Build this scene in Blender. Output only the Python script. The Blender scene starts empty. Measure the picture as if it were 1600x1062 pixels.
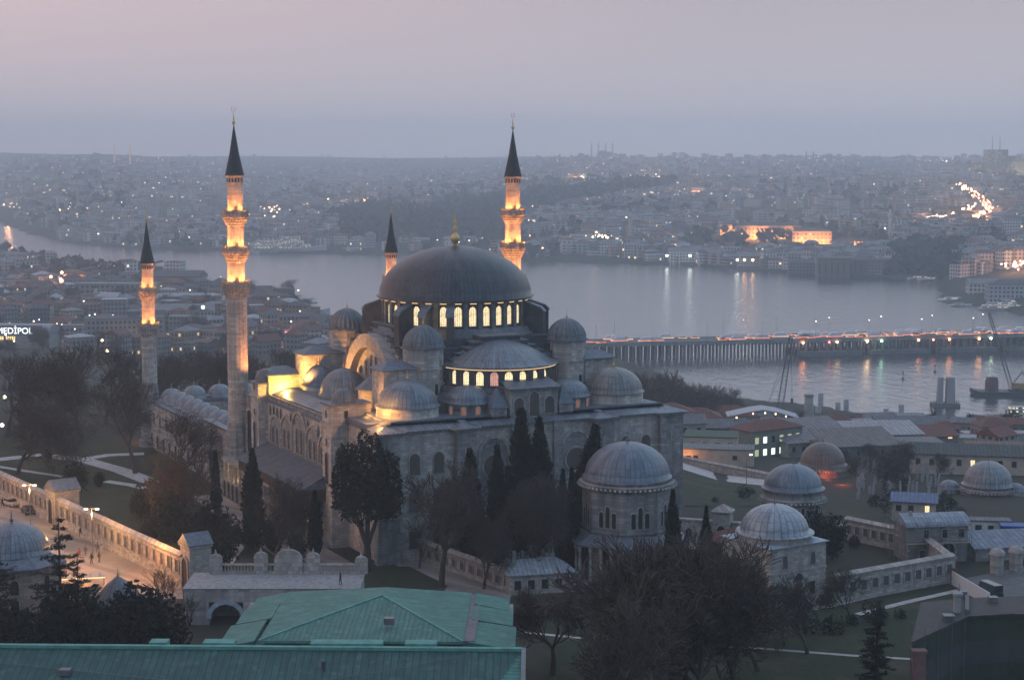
import bpy, math, random
from math import sin, cos, pi, radians, sqrt, atan2, tan, hypot
from mathutils import Vector, Matrix, noise
scene = bpy.context.scene
COL = scene.collection
random.seed(7)

# ------------------------------------------------------------------ camera
CAM_H, PITCH, F = 68.7, 0.107, 2753.0
cam_d = bpy.data.cameras.new("camera")
cam_d.sensor_width = 36.0
cam_d.lens = F / 1600.0 * 36.0
cam_d.clip_start, cam_d.clip_end = 1.0, 40000.0
cam = bpy.data.objects.new("camera", cam_d)
COL.objects.link(cam)
cam.location = (0, 0, CAM_H)
cam.rotation_euler = (pi / 2 - PITCH, 0, 0)
scene.camera = cam

# ------------------------------------------------------------------ sky, sun, exposure
SUN_EL, SUN_ROT = radians(2.0), radians(-70.0)
world = bpy.data.worlds.new("World")
scene.world = world
world.use_nodes = True
nt = world.node_tree
nt.nodes.clear()
w_out = nt.nodes.new("ShaderNodeOutputWorld")
bg = nt.nodes.new("ShaderNodeBackground")
sky = nt.nodes.new("ShaderNodeTexSky")
sky.sky_type = 'NISHITA'
sky.sun_disc = False
sky.sun_elevation, sky.sun_rotation = SUN_EL, SUN_ROT
sky.air_density, sky.dust_density, sky.ozone_density = 1.0, 3.0, 2.0
geo = nt.nodes.new("ShaderNodeTexCoord")
sep = nt.nodes.new("ShaderNodeSeparateXYZ")
nt.links.new(geo.outputs["Generated"], sep.inputs[0])
ramp = nt.nodes.new("ShaderNodeValToRGB")          # the dusk sky: lilac low down, grey blue overhead
nt.links.new(sep.outputs["Z"], ramp.inputs[0])
cr = ramp.color_ramp
cr.elements[0].position = 0.0; cr.elements[0].color = (0.660, 0.600, 0.630, 1)
cr.elements[1].position = 1.0; cr.elements[1].color = (0.560, 0.740, 1.000, 1)
e = cr.elements.new(0.035); e.color = (0.565, 0.510, 0.550, 1)
e = cr.elements.new(0.092); e.color = (0.470, 0.405, 0.455, 1)
e = cr.elements.new(0.20); e.color = (1.020, 1.060, 1.200, 1)
e = cr.elements.new(0.50); e.color = (0.800, 1.030, 1.300, 1)
warm = nt.nodes.new("ShaderNodeMapRange")          # a pink afterglow to the west (left)
warm.inputs["From Min"].default_value, warm.inputs["From Max"].default_value = 0.12, -0.50
warm.inputs["To Min"].default_value, warm.inputs["To Max"].default_value = 0.0, 1.0
nt.links.new(sep.outputs["X"], warm.inputs["Value"])
wmul = nt.nodes.new("ShaderNodeMapRange")
wmul.inputs["From Min"].default_value, wmul.inputs["From Max"].default_value = 0.0, 0.10
nt.links.new(sep.outputs["Z"], wmul.inputs["Value"])
wm = nt.nodes.new("ShaderNodeMath"); wm.operation = 'MULTIPLY'
nt.links.new(warm.outputs[0], wm.inputs[0]); nt.links.new(wmul.outputs[0], wm.inputs[1])
pink = nt.nodes.new("ShaderNodeMix"); pink.data_type = 'RGBA'
pink.inputs[7].default_value = (0.86, 0.60, 0.62, 1)
nt.links.new(wm.outputs[0], pink.inputs[0]); nt.links.new(ramp.outputs[0], pink.inputs[6])
add = nt.nodes.new("ShaderNodeMix"); add.data_type = 'RGBA'; add.blend_type = 'ADD'
add.inputs[0].default_value = 0.05
nt.links.new(pink.outputs[2], add.inputs[6]); nt.links.new(sky.outputs[0], add.inputs[7])
dusk = nt.nodes.new("ShaderNodeValToRGB")           # the southern sky behind the camera is already darker and bluer
yr = nt.nodes.new("ShaderNodeMapRange")
yr.inputs["From Min"].default_value, yr.inputs["From Max"].default_value = -1.0, 1.0
nt.links.new(sep.outputs["Y"], yr.inputs["Value"]); nt.links.new(yr.outputs[0], dusk.inputs[0])
dusk.color_ramp.elements[0].position = 0.1; dusk.color_ramp.elements[0].color = (0.42, 0.56, 0.67, 1)
dusk.color_ramp.elements[1].position = 0.9; dusk.color_ramp.elements[1].color = (1.0, 1.0, 1.0, 1)
south = nt.nodes.new("ShaderNodeMix"); south.data_type = 'RGBA'; south.blend_type = 'MULTIPLY'
south.inputs[0].default_value = 1.0
nt.links.new(add.outputs[2], south.inputs[6]); nt.links.new(dusk.outputs[0], south.inputs[7])
nt.links.new(south.outputs[2], bg.inputs[0])
bg.inputs[1].default_value = 1.0
nt.links.new(bg.outputs[0], w_out.inputs[0])

sun_d = bpy.data.lights.new("sun", 'SUN')          # the last light, through thick haze
sun_d.energy, sun_d.angle, sun_d.color = 0.34, radians(50), (1.0, 0.90, 0.86)
sun = bpy.data.objects.new("sun", sun_d)
COL.objects.link(sun)
sun.rotation_euler = (radians(62), 0, radians(-62))

scene.view_settings.view_transform = 'Standard'
scene.view_settings.look = 'None'
scene.view_settings.exposure = 0.0
scene.view_settings.gamma = 1.0
cy = scene.cycles
cy.use_denoising = True
cy.max_bounces = 5
cy.diffuse_bounces = 2
cy.glossy_bounces = 3
cy.volume_bounces = 1
cy.transparent_max_bounces = 6
cy.caustics_reflective = False
cy.caustics_refractive = False
cy.sample_clamp_indirect = 4.0

# ------------------------------------------------------------------ projection helpers (only used to read real positions off)
def at(px, py, z):
    """the point at height z that a 1600 px wide photograph shows at px, py"""
    dx, dy = (px - 800) / F, (531 - py) / F
    vy = cos(PITCH) + dy * sin(PITCH)
    vz = -sin(PITCH) + dy * cos(PITCH)
    k = (z - CAM_H) / vz
    return Vector((dx * k, vy * k, z))
def at_y(px, py, y):
    dx, dy = (px - 800) / F, (531 - py) / F
    vy = cos(PITCH) + dy * sin(PITCH)
    vz = -sin(PITCH) + dy * cos(PITCH)
    k = y / vy
    return Vector((dx * k, y, CAM_H + vz * k))
TH = radians(26.5)
MO = Vector((-54.5, 347.6, 0))
def M(a, b, z=0):
    return Vector((MO.x + a * cos(TH) - b * sin(TH), MO.y + a * sin(TH) + b * cos(TH), z))

# ------------------------------------------------------------------ materials
MAT = {}
class NG:
    """tiny node helper"""
    def __init__(s, name):
        s.m = bpy.data.materials.new(name); s.m.use_nodes = True
        s.t = s.m.node_tree; s.b = s.t.nodes["Principled BSDF"]
    def n(s, kind, **kw):
        x = s.t.nodes.new("ShaderNode" + kind)
        for k, v in kw.items(): setattr(x, k, v)
        return x
    def l(s, a, b): s.t.links.new(a, b)
    def math(s, op, a, b=None, c=None):
        x = s.n("Math", operation=op)
        for i, v in enumerate((a, b, c)):
            if v is None: continue
            if isinstance(v, (int, float)): x.inputs[i].default_value = v
            else: s.l(v, x.inputs[i])
        return x.outputs[0]
    def mix(s, fac, a, b, mode='MIX'):
        x = s.n("Mix", data_type='RGBA', blend_type=mode)
        for i, v in ((0, fac), (6, a), (7, b)):
            if isinstance(v, (int, float)): x.inputs[i].default_value = v
            elif isinstance(v, tuple): x.inputs[i].default_value = (*v, 1) if len(v) == 3 else v
            else: s.l(v, x.inputs[i])
        return x.outputs[2]
    def ramp(s, v, *stops):
        x = s.n("ValToRGB"); s.l(v, x.inputs[0]); r = x.color_ramp
        while len(r.elements) < len(stops): r.elements.new(0.5)
        for el, (p, c) in zip(r.elements, stops):
            el.position = p; el.color = (*c, 1) if isinstance(c, tuple) else (c, c, c, 1)
        return x.outputs[0]
    def co(s, scale=1.0, kind="Object"):
        tc = s.n("TexCoord"); mp = s.n("Mapping")
        mp.inputs["Scale"].default_value = (scale,) * 3 if isinstance(scale, (int, float)) else scale
        s.l(tc.outputs[kind], mp.inputs[0]); return mp.outputs[0]
    def noise(s, vec, scale, detail=5.0, rough=0.6):
        x = s.n("TexNoise"); s.l(vec, x.inputs["Vector"])
        x.inputs["Scale"].default_value = scale; x.inputs["Detail"].default_value = detail
        x.inputs["Roughness"].default_value = rough
        return x.outputs["Fac"]
    def bump(s, h, strength=0.5, dist=0.1):
        x = s.n("Bump"); x.inputs["Strength"].default_value = strength; x.inputs["Distance"].default_value = dist
        s.l(h, x.inputs["Height"]); s.l(x.outputs[0], s.b.inputs["Normal"])
    def col(s, c):
        if isinstance(c, tuple): s.b.inputs["Base Color"].default_value = (*c, 1)
        else: s.l(c, s.b.inputs["Base Color"])
    def set(s, rough=0.8, metal=0.0, spec=0.3):
        s.b.inputs["Roughness"].default_value = rough; s.b.inputs["Metallic"].default_value = metal
        s.b.inputs["Specular IOR Level"].default_value = spec

def rgb(c, k): return tuple(x * k for x in c)
def plain(name, c, rough=0.8, metal=0.0, vary=0.25, scale=1.2, spec=0.3, bump=0.0):
    if name in MAT: return MAT[name]
    g = NG(name); v = g.co()
    f = g.noise(v, scale)
    g.col(g.ramp(f, (0.3, rgb(c, 1 - vary)), (0.7, rgb(c, 1 + vary))))
    g.set(rough, metal, spec)
    if bump: g.bump(f, bump)
    MAT[name] = g.m; return g.m
def stone(name, c, bw=1.1, bh=0.5, stain=0.6, contrast=0.30):
    """coursed ashlar with mortar joints, stains running down and blotches"""
    if name in MAT: return MAT[name]
    g = NG(name); v = g.co()
    s = g.n("SeparateXYZ"); g.l(v, s.inputs[0])
    u = g.math('ADD', s.outputs[0], s.outputs[1])
    cmb = g.n("CombineXYZ"); g.l(u, cmb.inputs[0]); g.l(s.outputs[2], cmb.inputs[1])
    br = g.n("TexBrick"); g.l(cmb.outputs[0], br.inputs["Vector"])
    br.inputs["Scale"].default_value = 1.0
    br.inputs["Brick Width"].default_value = bw; br.inputs["Row Height"].default_value = bh
    br.inputs["Mortar Size"].default_value = 0.025
    br.inputs["Color1"].default_value = (*rgb(c, 1 - contrast), 1)
    br.inputs["Color2"].default_value = (*rgb(c, 1 + contrast), 1)
    br.inputs["Mortar"].default_value = (*rgb(c, 0.62), 1)
    st = g.noise(g.co((0.55, 0.55, 0.10)), 1.0, 8.0, 0.7)
    big = g.noise(v, 0.16, 6.0, 0.65)
    m1 = g.mix(g.ramp(st, (0.42, 0.0), (0.66, min(1, stain * 1.25))), br.outputs["Color"], rgb((c[0] * .9, c[1] * .95, c[2]), 0.38))
    m2 = g.mix(g.ramp(big, (0.35, 0.0), (0.75, 0.45)), m1, rgb((c[0] * .95, c[1], c[2] * 1.08), 0.6))
    g.col(m2); g.set(0.85, 0, 0.25)
    g.bump(br.outputs["Fac"], 0.35, -0.03)
    MAT[name] = g.m; return g.m
def lead(n, c=(0.122, 0.148, 0.182), name="lead_sheet", rows=0.9, seam_k=0.6):
    """lead sheet with raised seams: n meridian seams round the object's own axis; n = 0: straight seams"""
    key = "%s_%d" % (name, n)
    if key in MAT: return MAT[key]
    g = NG(key); v = g.co()
    s = g.n("SeparateXYZ"); g.l(v, s.inputs[0])
    if n:
        ang = g.math('ARCTAN2', s.outputs[1], s.outputs[0])
        ph = g.math('MULTIPLY', ang, n / (2 * pi))
    else:
        ph = g.math('MULTIPLY', g.math('ADD', s.outputs[0], g.math('MULTIPLY', s.outputs[1], 0.0)), 1.25)
    fr = g.math('FRACT', g.math('ADD', ph, 100.0))
    d = g.math('ABSOLUTE', g.math('SUBTRACT', fr, 0.5))
    seam = g.math('GREATER_THAN', d, 0.40)
    cell = g.math('FLOOR', g.math('ADD', ph, 100.0))
    wn = g.n("TexWhiteNoise", noise_dimensions='1D'); g.l(cell, wn.inputs["W"])
    zz = s.outputs[2] if n else s.outputs[1]
    row = g.math('ADD', g.math('MULTIPLY', zz, rows), g.math('MULTIPLY', wn.outputs["Value"], 0.35))
    rf = g.math('FRACT', g.math('ADD', row, 50.0))
    hs = g.math('GREATER_THAN', rf, 0.90)
    wn2 = g.n("TexWhiteNoise", noise_dimensions='2D')
    cb = g.n("CombineXYZ"); g.l(cell, cb.inputs[0]); g.l(g.math('FLOOR', row), cb.inputs[1]); g.l(cb.outputs[0], wn2.inputs["Vector"])
    f = g.noise(v, 0.9, 6, 0.65)
    base = g.mix(g.ramp(f, (0.3, 0.0), (0.72, 1.0)), rgb(c, 0.68), rgb((c[0] * 1.06, c[1], c[2] * .96), 1.32))
    tint = g.mix(g.math('MULTIPLY', wn2.outputs["Value"], 0.38), base, rgb(c, 0.55))
    sc_ = g.n("CombineXYZ"); g.l(g.math('MULTIPLY', ph, 0.55), sc_.inputs[0]); g.l(g.math('MULTIPLY', zz, 0.22), sc_.inputs[1])
    sk = g.noise(sc_.outputs[0], 1.0, 6, 0.7)
    tint = g.mix(g.ramp(sk, (0.42, 0.0), (0.66, 0.8)), tint, rgb((c[0] * 1.15, c[1] * 1.1, c[2] * 1.05), 1.45))
    tint = g.mix(g.ramp(sk, (0.30, 0.8), (0.45, 0.0)), tint, rgb(c, 0.4))
    lines = g.math('MAXIMUM', seam, g.math('MULTIPLY', hs, 0.7))
    g.col(g.mix(g.math('MULTIPLY', lines, seam_k), tint, rgb(c, 0.30)))
    g.set(0.42, 0.25, 0.5)
    g.bump(g.math('ADD', lines, g.math('MULTIPLY', f, 0.35)), 0.6, 0.08)
    MAT[key] = g.m; return g.m
def glow(name, c, strength, lattice=0.0, sample=False):
    """a lit pane or lamp, or a surface given light of its own; lattice > 0 lays a stucco grille of that cell size before the light"""
    if name in MAT: return MAT[name]
    g = NG(name); g.col((0.02, 0.02, 0.02)); g.set(0.6)
    g.b.inputs["Emission Color"].default_value = (*c, 1)
    if lattice:
        vo = g.n("TexVoronoi", feature='DISTANCE_TO_EDGE')
        g.l(g.co(1 / lattice), vo.inputs["Vector"]); vo.inputs["Scale"].default_value = 1.0
        vo.inputs["Randomness"].default_value = 0.25
        k = g.ramp(vo.outputs["Distance"], (0.08, 0.18), (0.17, 1.0))
        big = g.noise(g.co(), 0.7, 2)
        g.l(g.math('MULTIPLY', g.math('MULTIPLY', k, g.ramp(big, (0.3, 0.55), (0.7, 1.0))), strength), g.b.inputs["Emission Strength"])
    else:
        g.b.inputs["Emission Strength"].default_value = strength
    if not sample:
        try: g.m.cycles.emission_sampling = 'NONE'
        except Exception: pass
    MAT[name] = g.m; return g.m
def facade(name, c, roofc=None, fw=2.6, fh=3.1, lit=0.10, litc=(1.0, 0.72, 0.38), es=1.6, wx=0.55, wz=0.55):
    """plastered wall with rows of windows, some of them lit"""
    if name in MAT: return MAT[name]
    g = NG(name); v = g.co()
    s = g.n("SeparateXYZ"); g.l(v, s.inputs[0])
    oi = g.n("ObjectInfo")
    u = g.math('ADD', g.math('MULTIPLY', g.math('ADD', s.outputs[0], s.outputs[1]), 1 / fw), g.math('MULTIPLY', oi.outputs["Random"], 7.0))
    w = g.math('MULTIPLY', s.outputs[2], 1 / fh)
    fu = g.math('ABSOLUTE', g.math('SUBTRACT', g.math('FRACT', g.math('ADD', u, 200.0)), 0.5))
    fv = g.math('ABSOLUTE', g.math('SUBTRACT', g.math('FRACT', g.math('ADD', w, 200.0)), 0.5))
    win = g.math('MULTIPLY', g.math('LESS_THAN', fu, wx / 2), g.math('LESS_THAN', fv, wz / 2))
    gm = g.n("NewGeometry"); sn = g.n("SeparateXYZ"); g.l(gm.outputs["Normal"], sn.inputs[0])
    win = g.math('MULTIPLY', win, g.math('LESS_THAN', g.math('ABSOLUTE', sn.outputs[2]), 0.3))
    cb = g.n("CombineXYZ"); g.l(g.math('FLOOR', u), cb.inputs[0]); g.l(g.math('FLOOR', w), cb.inputs[1]); g.l(oi.outputs["Random"], cb.inputs[2])
    wn = g.n("TexWhiteNoise", noise_dimensions='3D'); g.l(cb.outputs[0], wn.inputs["Vector"])
    on = g.math('MULTIPLY', win, g.math('LESS_THAN', wn.outputs["Value"], lit))
    f = g.noise(v, 0.35, 6)
    wall = g.ramp(f, (0.3, rgb(c, 0.7)), (0.7, rgb(c, 1.15)))
    vary = g.mix(g.math('MULTIPLY', oi.outputs["Random"], 0.5), wall, rgb(c, 0.45))
    g.col(g.mix(win, vary, (0.035, 0.042, 0.05)))
    g.set(0.8, 0, 0.3)
    g.b.inputs["Emission Color"].default_value = (*litc, 1)
    g.l(g.math('MULTIPLY', on, es), g.b.inputs["Emission Strength"])
    try: g.m.cycles.emission_sampling = 'NONE'
    except Exception: pass
    MAT[name] = g.m; return g.m
def tiles(name, c, scale=1.0, axis=0):
    """ribbed or tiled roofing"""
    if name in MAT: return MAT[name]
    g = NG(name); v = g.co()
    s = g.n("SeparateXYZ"); g.l(v, s.inputs[0])
    fr = g.math('FRACT', g.math('ADD', g.math('MULTIPLY', s.outputs[axis], 1 / scale), 200.0))
    seam = g.math('GREATER_THAN', g.math('ABSOLUTE', g.math('SUBTRACT', fr, 0.5)), 0.40)
    f = g.noise(v, 0.5, 7, 0.7); f2 = g.noise(v, 3.0, 4, 0.7)
    base = g.mix(g.ramp(f, (0.32, 0.0), (0.7, 1.0)), rgb(c, 0.6), rgb(c, 1.25))
    base = g.mix(g.ramp(f2, (0.45, 0.0), (0.75, 0.5)), base, rgb((c[0] * 1.6, c[1], c[2] * .9), 0.5))
    st = (3.0, .22, .22) if axis == 0 else (.22, 3.0, .22)
    f3 = g.noise(g.co(st), 1.0, 5, 0.7)
    base = g.mix(g.ramp(f3, (0.40, 0.0), (0.68, 0.75)), base, rgb(c, 0.42))
    sid = g.n("TexWhiteNoise", noise_dimensions='2D'); sc2 = g.n("CombineXYZ")
    g.l(g.math('FLOOR', g.math('MULTIPLY', s.outputs[axis], 1 / scale)), sc2.inputs[0]); g.l(g.math('FLOOR', g.math('MULTIPLY', s.outputs[1 - axis], 0.21)), sc2.inputs[1]); g.l(sc2.outputs[0], sid.inputs["Vector"])
    base = g.mix(g.ramp(sid.outputs["Value"], (0.45, 0.0), (1.0, 0.40)), base, rgb(c, 0.5))
    f4 = g.noise(g.co((.8, .8, .8)), 1.0, 2, 0.5)
    base = g.mix(g.ramp(f4, (0.60, 0.0), (0.66, 0.35)), base, rgb((c[0] * 1.5 + .03, c[1] * 1.1 + .02, c[2] + .02), 1.1))
    g.col(g.mix(g.math('MULTIPLY', seam, 0.7), base, rgb(c, 0.32)))
    g.set(0.7, 0.0, 0.3); g.bump(g.math('ADD', seam, f2), 0.5, 0.05)
    MAT[name] = g.m; return g.m

STONE = stone("limestone", (0.455, 0.420, 0.385))
STONE_D = stone("weathered_limestone", (0.275, 0.268, 0.262), stain=0.75)
STONE_W = stone("pale_wall_stone", (0.39, 0.36, 0.325), bw=0.9, bh=0.4, stain=0.5)
STONE_T = stone("trim_stone", (0.37, 0.34, 0.315), bw=0.6, bh=0.6, stain=0.35)
DARK = plain("sooty_lead_wall", (0.060, 0.065, 0.075), 0.75, 0.1, 0.35, 0.8, bump=0.3)
LEAD0 = lead(0)
LEADTRIM = plain("lead_trim", (0.115, 0.135, 0.165), 0.55, 0.2, 0.3, 1.5)
CONE = plain("spire_lead", (0.030, 0.040, 0.046), 0.55, 0.15, 0.25, 1.0)
GOLD = plain("gilding", (0.60, 0.43, 0.17), 0.4, 0.35, 0.15, spec=0.6)
GREYMETAL = plain("grey_metal", (0.16, 0.17, 0.18), 0.5, 0.5)
HOLE = plain("dark_opening", (0.014, 0.015, 0.018), 0.6, 0, 0.2)
GRILLE = plain("window_grille", (0.075, 0.08, 0.09), 0.6, 0.2, 0.4, 6.0)
BARK = plain("bark", (0.060, 0.048, 0.040), 0.95, 0, 0.35, 3.0)
TWIG = plain("twigs", (0.058, 0.048, 0.041), 0.95, 0, 0.3, 0.6)
CYP = plain("cypress_needles", (0.013, 0.021, 0.015), 0.95, 0, 0.45, 0.9, spec=0.1)
PINE = plain("pine_needles", (0.013, 0.019, 0.016), 0.95, 0, 0.4, 0.9, spec=0.1)
COPPER_X = tiles("green_copper", (0.062, 0.205, 0.175), 0.62, 0)
COPPER_Y = tiles("green_copper_side", (0.072, 0.235, 0.200), 0.62, 1)
COPPER_P = plain("green_copper_plain", (0.085, 0.25, 0.215), 0.7, 0, 0.3, 0.7)
COPPER_D = tiles("dark_green_copper", (0.034, 0.112, 0.108), 0.80, 0)
REDTILE = tiles("red_roof_tiles", (0.150, 0.055, 0.042), 0.6, 0)
GREYROOF = tiles("grey_sheet_roof", (0.15, 0.165, 0.18), 0.9, 0)
PALEROOF = tiles("pale_sheet_roof", (0.33, 0.35, 0.37), 1.4, 0)
PAVE = stone("paving", (0.30, 0.27, 0.25), bw=1.4, bh=1.4, stain=0.3)
PATHM = plain("path_stone", (0.36, 0.35, 0.345), 0.85, 0, 0.25, 0.8)
def lawn():
    g = NG("lawn"); v = g.co()
    a, b = g.noise(v, 0.12, 6, 0.7), g.noise(v, 1.1, 6, 0.75)
    base = g.mix(g.ramp(b, (0.3, 0.0), (0.7, 1.0)), (0.020, 0.030, 0.018), (0.046, 0.056, 0.034))
    g.col(g.mix(g.ramp(a, (0.50, 0.0), (0.68, 0.85)), base, (0.080, 0.066, 0.050)))
    g.set(0.95, 0, 0.1); return g.m
GRASSM = lawn()
ASPH = plain("asphalt", (0.10, 0.105, 0.11), 0.85, 0, 0.25, 0.7)

# ------------------------------------------------------------------ mesh builder and object helpers
class MB:
    def __init__(s): s.v = []; s.f = []; s.mi = []; s.sm = []
    def face(s, pts, mi=0, smooth=False):
        k = len(s.v); s.v.extend([tuple(p) for p in pts]); s.f.append(tuple(range(k, k + len(pts)))); s.mi.append(mi); s.sm.append(smooth)
    def box(s, x0, x1, y0, y1, z0, z1, mi=0):
        k = len(s.v)
        s.v += [(x0, y0, z0), (x1, y0, z0), (x1, y1, z0), (x0, y1, z0), (x0, y0, z1), (x1, y0, z1), (x1, y1, z1), (x0, y1, z1)]
        for q in ((0, 3, 2, 1), (4, 5, 6, 7), (0, 1, 5, 4), (1, 2, 6, 5), (2, 3, 7, 6), (3, 0, 4, 7)):
            s.f.append(tuple(k + i for i in q)); s.mi.append(mi); s.sm.append(False)
        return s
    def prism(s, poly, z0, z1, mi=0):
        n = len(poly); k = len(s.v)
        s.v += [(p[0], p[1], z0) for p in poly] + [(p[0], p[1], z1) for p in poly]
        s.f.append(tuple(k + n - 1 - i for i in range(n))); s.f.append(tuple(k + n + i for i in range(n)))
        for i in range(n):
            j = (i + 1) % n; s.f.append((k + i, k + j, k + n + j, k + n + i))
        s.mi += [mi] * (n + 2); s.sm += [False] * (n + 2); return s
    def extrude(s, poly, axis, d0, d1, mi=0):
        """a polygon in (u, z) drawn out along x (axis 'x') or y (axis 'y')"""
        n = len(poly); k = len(s.v)
        mk = (lambda u, z, d: (d, u, z)) if axis == 'x' else (lambda u, z, d: (u, d, z))
        s.v += [mk(u, z, d0) for u, z in poly] + [mk(u, z, d1) for u, z in poly]
        s.f.append(tuple(k + n - 1 - i for i in range(n))); s.f.append(tuple(k + n + i for i in range(n)))
        for i in range(n):
            j = (i + 1) % n; s.f.append((k + i, k + j, k + n + j, k + n + i))
        s.mi += [mi] * (n + 2); s.sm += [False] * (n + 2); return s
    def lathe(s, prof, seg, cx=0, cy=0, a0=0.0, a1=2 * pi, mi=0, smooth=True, flute=0.0, nfl=0, cap=False):
        full = abs(a1 - a0 - 2 * pi) < 1e-6
        m = seg if full else seg + 1
        k = len(s.v)
        for r, z in prof:
            for i in range(m):
                a = a0 + (a1 - a0) * i / seg
                rr = r * (1 + flute * (abs(cos(nfl * a / 2)) - 0.6)) if flute else r
                s.v.append((cx + rr * cos(a), cy + rr * sin(a), z))
        for j in range(len(prof) - 1):
            for i in range(seg):
                i2 = (i + 1) % m
                s.f.append((k + j * m + i, k + j * m + i2, k + (j + 1) * m + i2, k + (j + 1) * m + i)); s.mi.append(mi); s.sm.append(smooth)
        if cap:
            s.f.append(tuple(k + (len(prof) - 1) * m + i for i in range(m))); s.mi.append(mi); s.sm.append(False)
        return s
    def tube(s, p, q, r0, r1, n=6, mi=0, cap=False):
        p, q = Vector(p), Vector(q); d = q - p
        if d.length < 1e-6: return s
        d.normalize()
        u = d.orthogonal().normalized(); w = d.cross(u)
        k = len(s.v)
        for c, r in ((p, r0), (q, r1)):
            for i in range(n):
                a = 2 * pi * i / n; t = c + (u * cos(a) + w * sin(a)) * r; s.v.append((t.x, t.y, t.z))
        for i in range(n):
            j = (i + 1) % n; s.f.append((k + i, k + j, k + n + j, k + n + i)); s.mi.append(mi); s.sm.append(n > 4)
        if cap:
            s.f.append(tuple(k + n - 1 - i for i in range(n))); s.f.append(tuple(k + n + i for i in range(n))); s.mi += [mi] * 2; s.sm += [False] * 2
        return s
    def beam(s, p, q, w, h, mi=0):
        """a bar of rectangular section from p to q"""
        p, q = Vector(p), Vector(q); d = (q - p).normalized()
        side = d.cross(Vector((0, 0, 1)))
        side = Vector((1, 0, 0)) if side.length < 1e-4 else side.normalized()
        up = side.cross(d)
        k = len(s.v)
        for c in (p, q):
            for a, b in ((-1, -1), (1, -1), (1, 1), (-1, 1)):
                t = c + side * (a * w / 2) + up * (b * h / 2); s.v.append((t.x, t.y, t.z))
        for qd in ((3, 2, 1, 0), (4, 5, 6, 7), (0, 1, 5, 4), (1, 2, 6, 5), (2, 3, 7, 6), (3, 0, 4, 7)):
            s.f.append(tuple(k + i for i in qd)); s.mi.append(mi); s.sm.append(False)
        return s
    def hip(s, x0, x1, y0, y1, z0, z1, ridge=0.0, mi=0, lip=0.15):
        """a hipped roof over a rectangle; ridge = length of the ridge along the longer side"""
        lx, ly = x1 - x0, y1 - y0; cx_, cy_ = (x0 + x1) / 2, (y0 + y1) / 2
        if lx >= ly: A, B = (cx_ - ridge / 2, cy_, z1), (cx_ + ridge / 2, cy_, z1)
        else: A, B = (cx_, cy_ - ridge / 2, z1), (cx_, cy_ + ridge / 2, z1)
        c = [(x0, y0, z0), (x1, y0, z0), (x1, y1, z0), (x0, y1, z0)]
        k = [(p[0], p[1], p[2] - lip) for p in c]
        if lx >= ly: fs = [(c[0], c[1], B, A), (c[1], c[2], B), (c[2], c[3], A, B), (c[3], c[0], A)]
        else: fs = [(c[0], c[1], A), (c[1], c[2], B, A), (c[2], c[3], B), (c[3], c[0], A, B)]
        for f in fs:
            g = []
            for p in f:
                if not g or (Vector(p) - Vector(g[-1])).length > 1e-4: g.append(p)
            if (Vector(g[0]) - Vector(g[-1])).length < 1e-4: g.pop()
            s.face(g, mi)
        for i in range(4):
            j = (i + 1) % 4; s.face((k[i], k[j], c[j], c[i]), mi)
        s.face(k[::-1], mi); return s
    def gable(s, x0, x1, y0, y1, z0, z1, along='x', mi=0, th=0.2):
        if along == 'x': s.extrude([(y0, z0), ((y0 + y1) / 2, z1), (y1, z0), (y1, z0 - th), (y0, z0 - th)], 'x', x0, x1, mi)
        else: s.extrude([(x0, z0), ((x0 + x1) / 2, z1), (x1, z0), (x1, z0 - th), (x0, z0 - th)], 'y', y0, y1, mi)
        return s
    def build(s, name, mats, parent=None, org=None, rot=None):
        if not isinstance(mats, (list, tuple)): mats = [mats]
        me = bpy.data.meshes.new(name)
        o_ = Vector(org) if org is not None else Vector((0, 0, 0))
        vs = [(x - o_.x, y - o_.y, z - o_.z) for x, y, z in s.v] if org is not None else s.v
        me.from_pydata(vs, [], s.f)
        for m in mats: me.materials.append(m)
        me.polygons.foreach_set("material_index", s.mi)
        me.polygons.foreach_set("use_smooth", s.sm)
        me.update()
        o = bpy.data.objects.new(name, me); COL.objects.link(o)
        if parent is not None: o.parent = parent
        o.location = o_
        if rot: o.rotation_euler = rot
        return o
def inst(src, parent=None, loc=None, rot=None, scale=None):
    """a copy that shares its mesh"""
    o = src.copy(); COL.objects.link(o); o.parent = parent
    if loc is not None: o.location = loc
    if rot is not None: o.rotation_euler = rot
    if scale is not None: o.scale = scale if isinstance(scale, (tuple, list)) else (scale,) * 3
    return o
def copy_tree(o, parent=None):
    c = o.copy(); COL.objects.link(c); c.parent = parent
    for ch in list(o.children): copy_tree(ch, c)
    return c
def tag(o, label, cat, group=None, kind=None):
    o["label"] = label; o["category"] = cat
    if group: o["group"] = group
    if kind: o["kind"] = kind
    return o
def thing(name, label, cat, loc=(0, 0, 0), rot=0.0, group=None):
    o = bpy.data.objects.new(name, None); COL.objects.link(o)
    o.empty_display_size = 0.5
    o.location = loc; o.rotation_euler = (0, 0, rot)
    return tag(o, label, cat, group)
def setting(name, mb, mat, label=None):
    o = mb.build(name, mat); o["kind"] = "structure"
    if label: o["label"] = label; o["category"] = name.replace("_", " ")
    return o
WARM = (1.0, 0.42, 0.10)
WARM2 = (1.0, 0.62, 0.25)
def lamp(parent, loc, energy, color=WARM, size=0.3, spot=None, aim=None):
    d = bpy.data.lights.new("floodlight", 'SPOT' if spot else 'POINT')
    d.energy, d.color, d.shadow_soft_size = energy, color, size
    o = bpy.data.objects.new("floodlight", d); COL.objects.link(o); o.parent = parent; o.location = loc
    if spot:
        d.spot_size, d.spot_blend = radians(spot), 0.6
        o.rotation_euler = (Vector(aim) - Vector(loc)).to_track_quat('-Z', 'Y').to_euler()
    return o
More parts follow.
